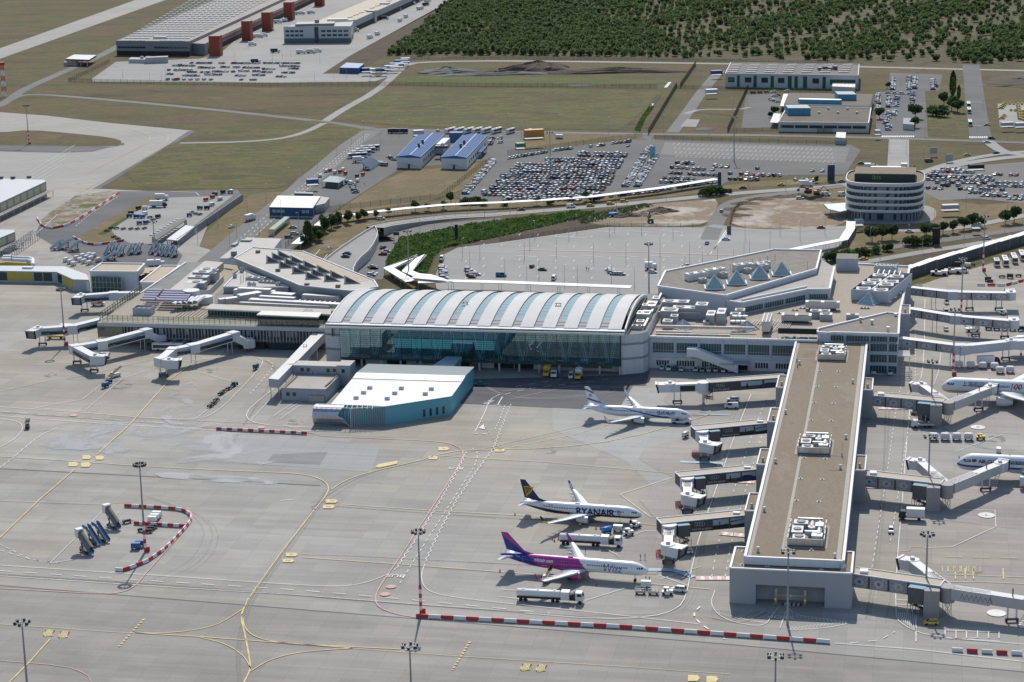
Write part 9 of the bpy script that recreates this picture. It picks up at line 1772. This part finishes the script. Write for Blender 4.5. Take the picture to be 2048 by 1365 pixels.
rowB=[('tree',1744,484,.9),('tree',1764,481,.95),('tree',1784,480,.85),('tree',1853,474,.75),('tree',1868,472,.8),('tree',1886,469,.7),('tree',1906,466,.75),('tree',1928,461,.85),('tree',1946,458,.85),('tree',1964,455,.6),('tree',2010,449,.9),('tree',2028,446,.95),('bush',1820,492,1.5),('bush',1836,490,1.4),('bush',1853,489,1.4),('bush',1662,524,1.6),('bush',1678,521,1.5),('bush',1694,518,1.4),('bush',1714,513,1.1),('bush',1732,510,1.2),('bush',1752,507,1.1),('bush',1775,503,1.2),('bush',1410,393,1.5),('bush',1422,391,1.6),('bush',1434,390,1.6),('bush',1446,390,1.1),('bush',1460,386,.7)]
for i,(k,x,y,s) in enumerate(rowB):plant(k,i+1,(x,y),s*1.25,'%s by the highway and site road, %s in reading order'%({'tree':'broad dark tree','bush':'rounded shrub'}[k],nth(i+1)),'shrub' if k=='bush' else 'tree')
for i,(k,x,y,s,lab) in enumerate((('poplar',1905,196,.95,'tall dark poplar beside the bus road'),('poplar',1917,202,.55,'short poplar right of the tall poplar'),('tree',1888,212,1.3,'dark tree below the tall poplar, left one'),('tree',1903,222,1.5,'dark tree below the tall poplar, middle one'),('tree',1915,226,1.4,'dark tree below the tall poplar, right one'),('bush',1866,232,2.6,'huge dark rounded shrub on the lawn, left half'),('bush',1884,234,2.8,'huge dark rounded shrub on the lawn, right half'),('tree',1830,238,1.6,'large dark tree beside the small pale grey house'),('tree',1829,256,1.0,'smaller dark tree in front of the small pale grey house'),('tree',1759,238,1.1,'dark tree at the right end of the brown roofed office'),('tree',1550,231,1.0,'dark tree at the left corner of the brown roofed office'),('tree',1582,212,.8,'dark tree rising between the two office blocks'),('tree',1540,236,.6,'small tree before the office corner canopy'),('green',1633,366,.6,'small green tree left of the blue pylon'),('tree',1776,178,.7,'small dark reddish tree by the upper office car park'),('bush',1873,175,.8,'small shrub by the upper office car park'))):plant(k,i+1,(x,y),s,lab,'shrub' if k=='bush' else 'tree')
OV=[leaves(46,2.7,2.7,2.2,2.5,.85,100+i,'ball',5) for i in range(8)]
OM=[leafmesh('orchard_tree',leaves(110,2.7,2.7,2.2,2.5,.55,120+i,'ball',6),lo_ if i%2 else ld_) for i in range(6)]
poly=[(p.x,p.y) for p in gp([(775,112),(905,2),(1060,-110),(2500,-110),(2500,146),(2048,131),(1450,116),(1020,111)])]
def inside(x,y):
 c=False;n_=len(poly)
 for i in range(n_):
  (x1,y1),(x2,y2)=poly[i],poly[(i+1)%n_]
  if (y1>y)!=(y2>y) and x<(x2-x1)*(y-y1)/(y2-y1)+x1:c=not c
 return c
r=np.random.default_rng(5);pts=[];od=R(84);du=Vector((cos(od-pi/2),sin(od-pi/2)));dv=Vector((cos(od),sin(od)))
for i in range(-65,135):
 for j in range(266,390):
  p=du*(i*7.6+r.normal()*1.0)+dv*(j*6.2+r.normal()*1.5);
  if not inside(p.x,p.y):continue
  k=sin(p.x*.045-p.y*.020)+.7*sin(p.x*.017+p.y*.031+1)+.4*r.normal();dens=.93 if p.x<150 else (.85 if k>.25 else .16)
  dens*=1 if sin(p.x*.03+p.y*.006)+sin(p.y*.019-p.x*.011+2)>-1.35 else .45
  if r.random()<dens:pts.append((p.x,p.y,(.7+.75*r.random())*(1.08 if p.x<150 else 1.15)))
pts.sort(key=lambda t:t[1]);near=pts[:270];near.sort()
for k,(x,y,s) in enumerate(near):
 o=bpy.data.objects.new('orchard_tree',OM[k%6]);COL.objects.link(o);o.location=(x,y,0);o.rotation_euler=(0,0,r.random()*6.28);o.scale=(s,)*3;tag(o,'round green orchard tree standing along the front edge of the wood by the road','tree','front trees of the orchard')
ch=[]
for (x,y,s) in pts[270:]:
 a=r.random()*6.28;c,sn=cos(a),sin(a);v=OV[r.integers(8)]*s;ch.append(np.stack([v[:,0]*c-v[:,1]*sn+x,v[:,0]*sn+v[:,1]*c+y,v[:,2]],1))
o=bpy.data.objects.new('orchard_wood',leafmesh('orchard_wood',np.concatenate(ch),lo_));COL.objects.link(o);o['kind']='stuff';tag(o,'wide dark green wood planted in rows beyond the road','wood')
def scrub(name,px,n_,h,size,mat,lab,seed):
 P=[(p.x,p.y) for p in gp(px)];r=np.random.default_rng(seed);x0,x1=min(p[0] for p in P),max(p[0] for p in P);y0,y1=min(p[1] for p in P),max(p[1] for p in P);global poly;poly=P;c=[]
 while len(c)<n_:
  x,y=r.uniform(x0,x1),r.uniform(y0,y1)
  if inside(x,y):c.append((x,y,h*r.random()*(.6+.5*sin(x*.4)*sin(y*.3))))
 L=leaves(n_,.01,.01,.01,0,size,seed);V_=L+np.repeat(np.array(c)+[0,0,.25],4,0);o=bpy.data.objects.new(name,leafmesh(name,V_,mat));COL.objects.link(o);o['kind']='stuff';tag(o,lab,name.replace('_',' '))
scrub('ivy_cover',[(772,524),(800,478),(900,457),(1000,442),(1160,424),(1190,424),(1150,440),(1000,474),(892,496),(870,512),(850,555),(800,556),(775,545)],12000,1.3,.55,lg_,'dense green ivy covering the curved embankment slope',31)
scrub('verge_scrub',[(1150,436),(1290,408),(1310,412),(1200,442),(1165,450)],1100,.8,.45,ld_,'dark scrub at the end of the curved embankment',32);scrub('ditch_reeds',[(1268,262),(1285,232),(1300,212),(1308,215),(1290,240),(1280,264)],900,1.2,.45,lg_,'green reeds along the open ditch',33)
# ================================================================ MASTS, POSTS, FENCES, BARRIERS
gpole=M('mast_grey',(.30,.31,.32),.5,.3,var=.05);wpole=M('post_grey',(.42,.43,.43),.5,.2,var=.05);lampd=M('lamp_housing',(.05,.05,.06),.5,var=0)
def mast(lab,px,h,n_,striped=True,r=1.5,frame=True):
 g=G(*px);T=thing('floodlight_mast',lab,'floodlight mast',g);m=MB();m.tube((0,0,0),(0,0,h),.38,.18,10);m.obj('pole',gpole,T,world=0)
 if striped:
  m=MB();k=7
  for i in range(k):m.tube((0,0,i*h*.36/k),(0,0,(i+1)*h*.36/k),.44,.42,10,i%2)
  m.box((.8,.2,0),(1.0,.8,1.6),0,0);m.obj('warning_bands',[M('band_red',(.50,.05,.05),.6,var=.05),M('band_white',(.72,.72,.70),.6,var=.05)],T,world=0)
 m=MB();
 for i in range(16):a=i*pi/8;b=a+pi/8;m.bar((r*cos(a),r*sin(a),h),(r*cos(b),r*sin(b),h),.16);m.bar((r*cos(a),r*sin(a),h+.8),(r*cos(b),r*sin(b),h+.8),.08) if frame else 0
 for i in range(4):a=i*pi/2;m.bar((0,0,h-.6),(r*cos(a),r*sin(a),h),.14)
 m.tube((0,0,h),(0,0,h+1.6),.06);m.obj('head_frame',wpole,T,world=0)
 for i in range(n_):a=i*2*pi/n_+.4;m=MB();m.box((r*1.15*cos(a),r*1.15*sin(a),h+.1),(.7,.5,.75),a);m.obj('floodlight',lampd,T,world=0)
for lab,px,h,n_,st in (('tall grey mast with red bands rising from the barrier pen',(291,1104),27.4,14,1),('grey mast with red bands at the left end of the long barrier row',(842,1228),23.8,8,1),('plain grey mast in front of the gatehouse opening',(1575,1250),20.6,6,0),('grey mast behind the front right jet bridge',(1851,1212),20.6,7,0),('grey mast behind the front double armed bridge',(1856,1000),20.6,6,0),('grey mast behind the rear double armed bridge',(1862,836),20.6,6,0),('red banded mast by the wrapped pallets',(1906,752),26,6,1),('red banded mast behind the rear lace bridge',(1922,640),26,6,1),('red banded mast by the white coaches',(1966,543),26,6,1),('grey mast between arched hall and front car park',(1298,588),22.8,8,0),('red banded mast on the apron left of the glass fins',(130,692),24,12,1),('red banded mast on the taxiway island, upper left',(58,289),26,8,1),('red banded mast behind the white cubic hall',(312,533),22,4,1),('dark mast cut by the bottom edge, far left',(62,1462),28,6,0),('dark mast cut by the bottom edge, middle',(827,1508),27,6,0),('dark mast cut by the bottom edge, right',(1549,1532),27,6,0),('grey mast over the long stay car park rows',(1101,352),26,6,0),('grey mast over the worn parking bays',(1468,322),27,6,0),('grey mast behind the zigzag walkway',(818,555),22,6,0)):mast(lab,px,h,n_,bool(st))
T=thing('lattice_tower','red and white lattice tower at the left edge near the runway','tower',G(9,194));
for i in range(6):m=MB();[m.bar((x*(1.6-i*.12),y*(1.6-i*.12),i*4.2),(x*(1.5-i*.12),y*(1.5-i*.12),(i+1)*4.2),.3) for x in (-1,1) for y in (-1,1)];[m.bar((-x*1.5,y*1.5,i*4.2),(x*1.4,y*1.5,(i+1)*4.2),.2) for x in (-1,1) for y in (-1,1)];m.obj('lattice_section',MATS['band_white'] if i%2==0 else MATS['band_red'],T,world=0)
m=MB();m.tube((0,0,25.2),(0,0,27.6),2.2,2.4,12);m.obj('top_platform',MATS['band_red'],T,world=0)
def lm_(h,arm):
 m=MB();m.tube((0,0,0),(0,0,h),.13,.07,6);m.bar((0,0,h),(arm,0,h+.1),.1);m.box((arm,0,h),(.7,.3,.14));return m.mesh('lamp_post',wpole)
LM=[lm_(9.5,1.2),lm_(8.5,.5),lm_(11,1.4)]
def posts(desc,pp,k=0):
 for i,(x,y) in enumerate(sorted(pp)):o=bpy.data.objects.new('lamp_post',LM[k]);COL.objects.link(o);o.location=G(x,y);o.rotation_euler=(0,0,(x*7)%6);tag(o,'thin lamp post %s, %s from the left'%(desc,nth(i+1)),'lamp post','lamp posts '+desc)
posts('in the front car park',[(1049,520),(1113,513),(1187,522),(1252,525),(1320,513),(1379,522),(1060,499),(1070,479),(1138,479),(1154,466),(1219,470),(1229,461),(1283,468),(1346,476),(1010,556),(1054,571),(1078,562),(1129,571),(1155,571),(1223,567),(1269,576),(1320,563),(1370,550),(1405,541),(1435,532),(1467,538),(1499,515),(1488,522),(940,540),(960,520),(925,515),(1540,500),(1600,480),(1650,470),(1490,478),(1560,470)])
posts('along the airside service road',[(761,295),(727,299),(703,292),(674,311),(635,336),(606,349),(577,373),(533,405),(495,428),(436,454),(396,489),(474,475),(460,494),(519,470),(563,440),(728,274),(598,466)],2)
posts('along the perimeter road',[(800,272),(915,256),(921,262),(1015,259),(1043,276),(1116,261),(1217,266),(1327,263),(1342,244),(1418,268),(1466,226),(1495,212),(1563,270)],2)
posts('along the approach road',[(797,417),(724,430),(912,422),(938,425),(969,436),(1034,432),(1088,423),(1021,424),(1233,414),(1333,402),(1411,382),(1254,416),(904,470),(870,470),(840,465),(1497,372),(1571,380)],1)
posts('beside the highway and hotel',[(1760,520),(1817,483),(1845,504),(1928,490),(2008,478),(1868,450),(1932,419),(1690,500),(1720,455),(1737,442),(1822,442),(1958,405),(2015,420),(1985,398),(1740,490),(1880,477),(1651,520)],1)
posts('around the office car parks and bus road',[(1778,305),(1812,310),(1847,320),(1850,275),(1913,276),(1935,308),(1953,275),(1966,220),(1801,174),(1834,190),(1790,240),(1915,140),(1990,140),(2015,280),(1848,140)],1)
posts('in the cargo yard and cargo car park',[(300,165),(323,162),(246,158),(331,152),(384,157),(384,140),(420,152),(498,140),(564,150),(640,128),(629,162),(668,160),(693,158),(740,160),(545,120),(565,118),(582,112),(630,108),(470,125)],1)
wire=bpy.data.materials.new('wire_mesh');n,l,b=nodes(wire);b.inputs['Base Color'].default_value=(.06,.075,.06,1);b.inputs['Alpha'].default_value=.30
wireg=bpy.data.materials.new('green_wire_mesh');n,l,b=nodes(wireg);b.inputs['Base Color'].default_value=(.012,.045,.035,1);b.inputs['Alpha'].default_value=.88
def fence(lab,px,h,mat,gap=6):
 P=gp(px);T=thing('fence',lab,'fence',P[0]);m=MB()
 for a,b in zip(P,P[1:]):m.add([a,b,b+Z_(h),a+Z_(h)],[(0,1,2,3)])
 m.obj('mesh_panel',mat,T);n2=0;me=None;L=sum((b-a).length for a,b in zip(P,P[1:]));gap=max(gap,L/95)
 for a,b in zip(P,P[1:]):
  k=int((b-a).length/gap)
  for i in range(k):
   q=a.lerp(b,i/k)
   if me is None:m=MB();m.bar((0,0,0),(0,0,h+.3),.16);me=m.mesh('post',M('fence_post',(.05,.06,.05),.7,var=0))
   o=bpy.data.objects.new('post',me);COL.objects.link(o);o.parent=T;o.location=q-P[0]
for lab,px,h,mt in (('dense dark green fence running up the meadow edge beside the ditch',[(1296,271),(1354,174)],4,wireg),('dense dark green fence from the meadow to the back road',[(1360,177),(1392,131)],4,wireg),('dense dark green fence left of the office yard',[(1455,266),(1497,177)],4,wireg),('thin wire fence crossing the meadow from the cargo car park',[(137,165),(525,174),(770,172),(1315,178)],3.4,wire),('thin wire fence rising from the cargo car park to the fuel station',[(137,165),(220,126)],3.4,wire),('thin wire fence above the long stay car park',[(1015,310),(1060,304),(1285,274)],3,wire),('thin wire fence above the worn parking bays',[(1310,280),(1500,286),(1690,292)],3,wire),('thin fence on the dry field left of the long stay car park',[(600,436),(680,420),(880,398),(965,332),(985,322)],3,wire),('fence beside the tree row lane behind the sawtooth wing',[(571,497),(650,436)],3,wire),('thin fence along the back road below the wood',[(815,120),(1040,119),(1450,124),(1700,129)],2.6,wire),('thin fence in front of the green panelled building',[(1354,178),(1500,182),(1670,185)],3,wire),('thin fence behind the front car park',[(1000,484),(1215,454),(1410,455)],2,wire),('thin fence in front of the brown roofed office',[(1455,266),(1560,262),(1665,266)],2.8,wire),('green site fence around the excavators left of the hotel',[(1603,396),(1618,401),(1640,398),(1650,389)],2,wireg),('orange and green site fence on the left rim of the sandy pit',[(1460,452),(1466,425),(1480,408)],1.6,M('site_fence_orange',(.40,.26,.10),.8,var=.4,scale=.8))):fence(lab,px,h,mt)
BM=[]
def barriers(desc,px,n_,fill=.97,start=0,gsm=0):
 P=smooth(gp(px),gsm) if gsm else gp(px);L=[0]
 for a,b in zip(P,P[1:]):L.append(L[-1]+(b-a).length)
 def at(t):
  for i in range(len(P)-1):
   if t<=L[i+1] or i==len(P)-2:return P[i].lerp(P[i+1],(t-L[i])/max(1e-6,L[i+1]-L[i]))
 ln=L[-1]/n_*fill;me=[]
 for c in (0,1):
  m=MB();m.rings([[(x,-.4,0),(x,.4,0),(x,.36,.25),(x,.22,.4),(x,.18,.95),(x,-.18,.95),(x,-.22,.4),(x,-.36,.25)] for x in (-ln/2,ln/2)],0,True,False);me.append(m.mesh('barrier_block',MATS['band_white'] if c else MATS['band_red']))
 for k in range(n_):
  a,b=at(L[-1]*k/n_),at(L[-1]*(k+1)/n_);c=(k+start)%2;o=bpy.data.objects.new('barrier_block',me[c]);COL.objects.link(o);o.location=(a+b)/2;o.location.z=ZM;o.rotation_euler=(0,0,heading(a,b));tag(o,'%s barrier block, %s from the left %s'%('white' if c else 'red',nth(k+1),desc),'barrier','barrier blocks '+desc)
barriers('in the short straight row before the teal annex',[(433,861),(614,870)],17);barriers('along the curved pen around the stairs',[(249,1015),(345,1020),(372,1025),(384,1036),(378,1052),(315,1117),(245,1146),(232,1143)],32,.97,0,1);barriers('in the inner row of the pen',[(268,1050),(370,1056)],9);barriers('in the long row below the jets',[(832,1236),(1250,1258),(1660,1288)],32);barriers('in the spaced row at the lower right corner',[(1900,1304),(2078,1313)],6,.74,1)
barriers('along the weedy island',[(74,438),(86,457),(112,459),(150,446),(238,388)],20,.97,1,1);barriers('around the tip of the grass strip',[(146,476),(172,490),(200,492),(248,483)],10,.97,1,1);barriers('by the white coaches',[(1952,572),(1995,573),(2010,573),(2048,563)],6,.8,1)
m=MB();[m.rings([[(w*cos(a),w*sin(a),z) for a in np.linspace(0,6.283,9)[:-1]] for w,z in ((.3,0),(.22,.1),(.05,.8))],0)];m.box((0,0,0),(.6,.6,.06),0,0);cm=m.mesh('traffic_cone',M('cone_orange',(.60,.10,.03),.6,var=0))
for i,(x,y) in enumerate(((1105,1079),(1109,1083),(1117,1079),(1000,1143),(1030,1030),(1192,1058),(1201,1058),(1193,1171),(1146,1001),(1151,998))):o=bpy.data.objects.new('traffic_cone',cm);COL.objects.link(o);o.location=G(x,y,GZ);tag(o,'orange traffic cone around the parked jets, %s counting from the left'%nth(1+sorted((1105,1109,1117,1000,1030,1192,1201,1193,1146,1151)).index(x)),'cone','orange traffic cones')
# ================================================================ PEOPLE
def person_mesh(vest,legs,stride):
 V=[(0,0,.95),(0,0,1.2),(0,0,1.42),(0,0,1.52),(.02,0,1.66),(0,.1,.9),(stride*.5,.1,.5),(stride*.7-.05*(stride<0),.1,.08),(stride*.7+.14,.1,.04),(0,-.1,.9),(-stride*.4,-.1,.5),(-stride*.8,-.1,.08),(-stride*.8+.14,-.1,.04),(0,.2,1.4),(-stride*.3,.26,1.12),(-stride*.2+.12,.24,.88),(0,-.2,1.4),(stride*.3,-.26,1.12),(stride*.4+.1,-.24,.88)]
 E=[(0,1),(1,2),(2,3),(3,4),(0,5),(5,6),(6,7),(7,8),(0,9),(9,10),(10,11),(11,12),(2,13),(13,14),(14,15),(2,16),(16,17),(17,18)];rd=[.15,.15,.16,.06,.115,.09,.065,.05,.045,.09,.065,.05,.045,.065,.05,.035,.065,.05,.035]
 me=bpy.data.meshes.new('skeleton');me.from_pydata(V,E,[]);o=bpy.data.objects.new('skeleton',me);COL.objects.link(o);o.modifiers.new('s','SKIN');o.modifiers.new('d','SUBSURF').levels=1
 for i,d in enumerate(me.skin_vertices[0].data):d.radius=(rd[i],rd[i]*(1.2 if i<3 else 1));d.use_root=i==0
 r=bpy.data.meshes.new_from_object(o.evaluated_get(bpy.context.evaluated_depsgraph_get()));bpy.data.objects.remove(o)
 for x in (vest,legs,M('skin',(.42,.26,.19),.6,var=0),M('hair_dark',(.05,.035,.025),.8,var=0)):r.materials.append(x)
 for p in r.polygons:z=p.center.z;x=p.center.x;s=abs(p.center.y)>.18;p.material_index=3 if z>1.70 or (z>1.6 and x<-.02) else 2 if z>1.5 or (s and z<.93) else 0 if z>.93 else 1;p.use_smooth=True
 r.name='person';return r
hv1=M('vest_yellow',(.55,.62,.05),.7,var=0);hv2=M('vest_orange',(.65,.16,.03),.7,var=0);dk_=M('clothes_dark',(.03,.03,.045),.8,var=0);bl2=M('clothes_blue',(.06,.10,.25),.8,var=0);wh2=M('shirt_white',(.65,.65,.66),.8,var=0)
PM={k:person_mesh(*a) for k,a in {'y':(hv1,dk_,.0),'o':(hv2,dk_,.1),'w':(wh2,dk_,.28),'d':(dk_,bl2,.2),'b':(bl2,bl2,.05)}.items()}
for k,x,y,rz,lab in (('w',1281,1118,60,'person in white shirt walking, left of a pair on the pink tinted stand'),('w',1290,1118,60,'person in white shirt walking, right of a pair on the pink tinted stand'),('o',1292,1162,200,'person in orange vest standing beside the ground power unit'),('y',1299,1163,100,'person in yellow vest behind the ground power unit'),('b',1289,1187,0,'person in blue overalls between the wire cage carts'),('o',1084,1158,20,'person in orange vest left of the belt loader'),('o',1088,1161,90,'second person in orange vest by the belt loader foot'),('o',1146,1062,0,'person in orange vest below the yellow winglet'),('y',1160,1056,90,'person in yellow vest under the wing of the navy tailed jet'),('y',1240,1048,0,'person in yellow vest behind the silver container cart'),('y',1382,848,180,'person in yellow vest beside the pushback tractor'),('d',1171,1105,0,'person in dark clothes near the wing tip of the pink jet'),('d',1173,541,70,'person in dark clothes, left of a pair in the front car park'),('w',1177,542,70,'person in white shirt, right of a pair in the front car park'),('d',729,371,0,'person in dark clothes near the filling shed'),('d',1918,901+20,0,'person in dark clothes behind the blue striped jet nose'),('d',262,641,0,'person on the roof terrace, left of two'),('d',268,641,0,'person on the roof terrace, right of two')):
 o=bpy.data.objects.new('person',PM[k]);COL.objects.link(o);o.location=G(x,y,GZ) if 'terrace' not in lab else G(x,y-5,10.1);o.rotation_euler=(0,0,R(rz));tag(o,lab,'person')
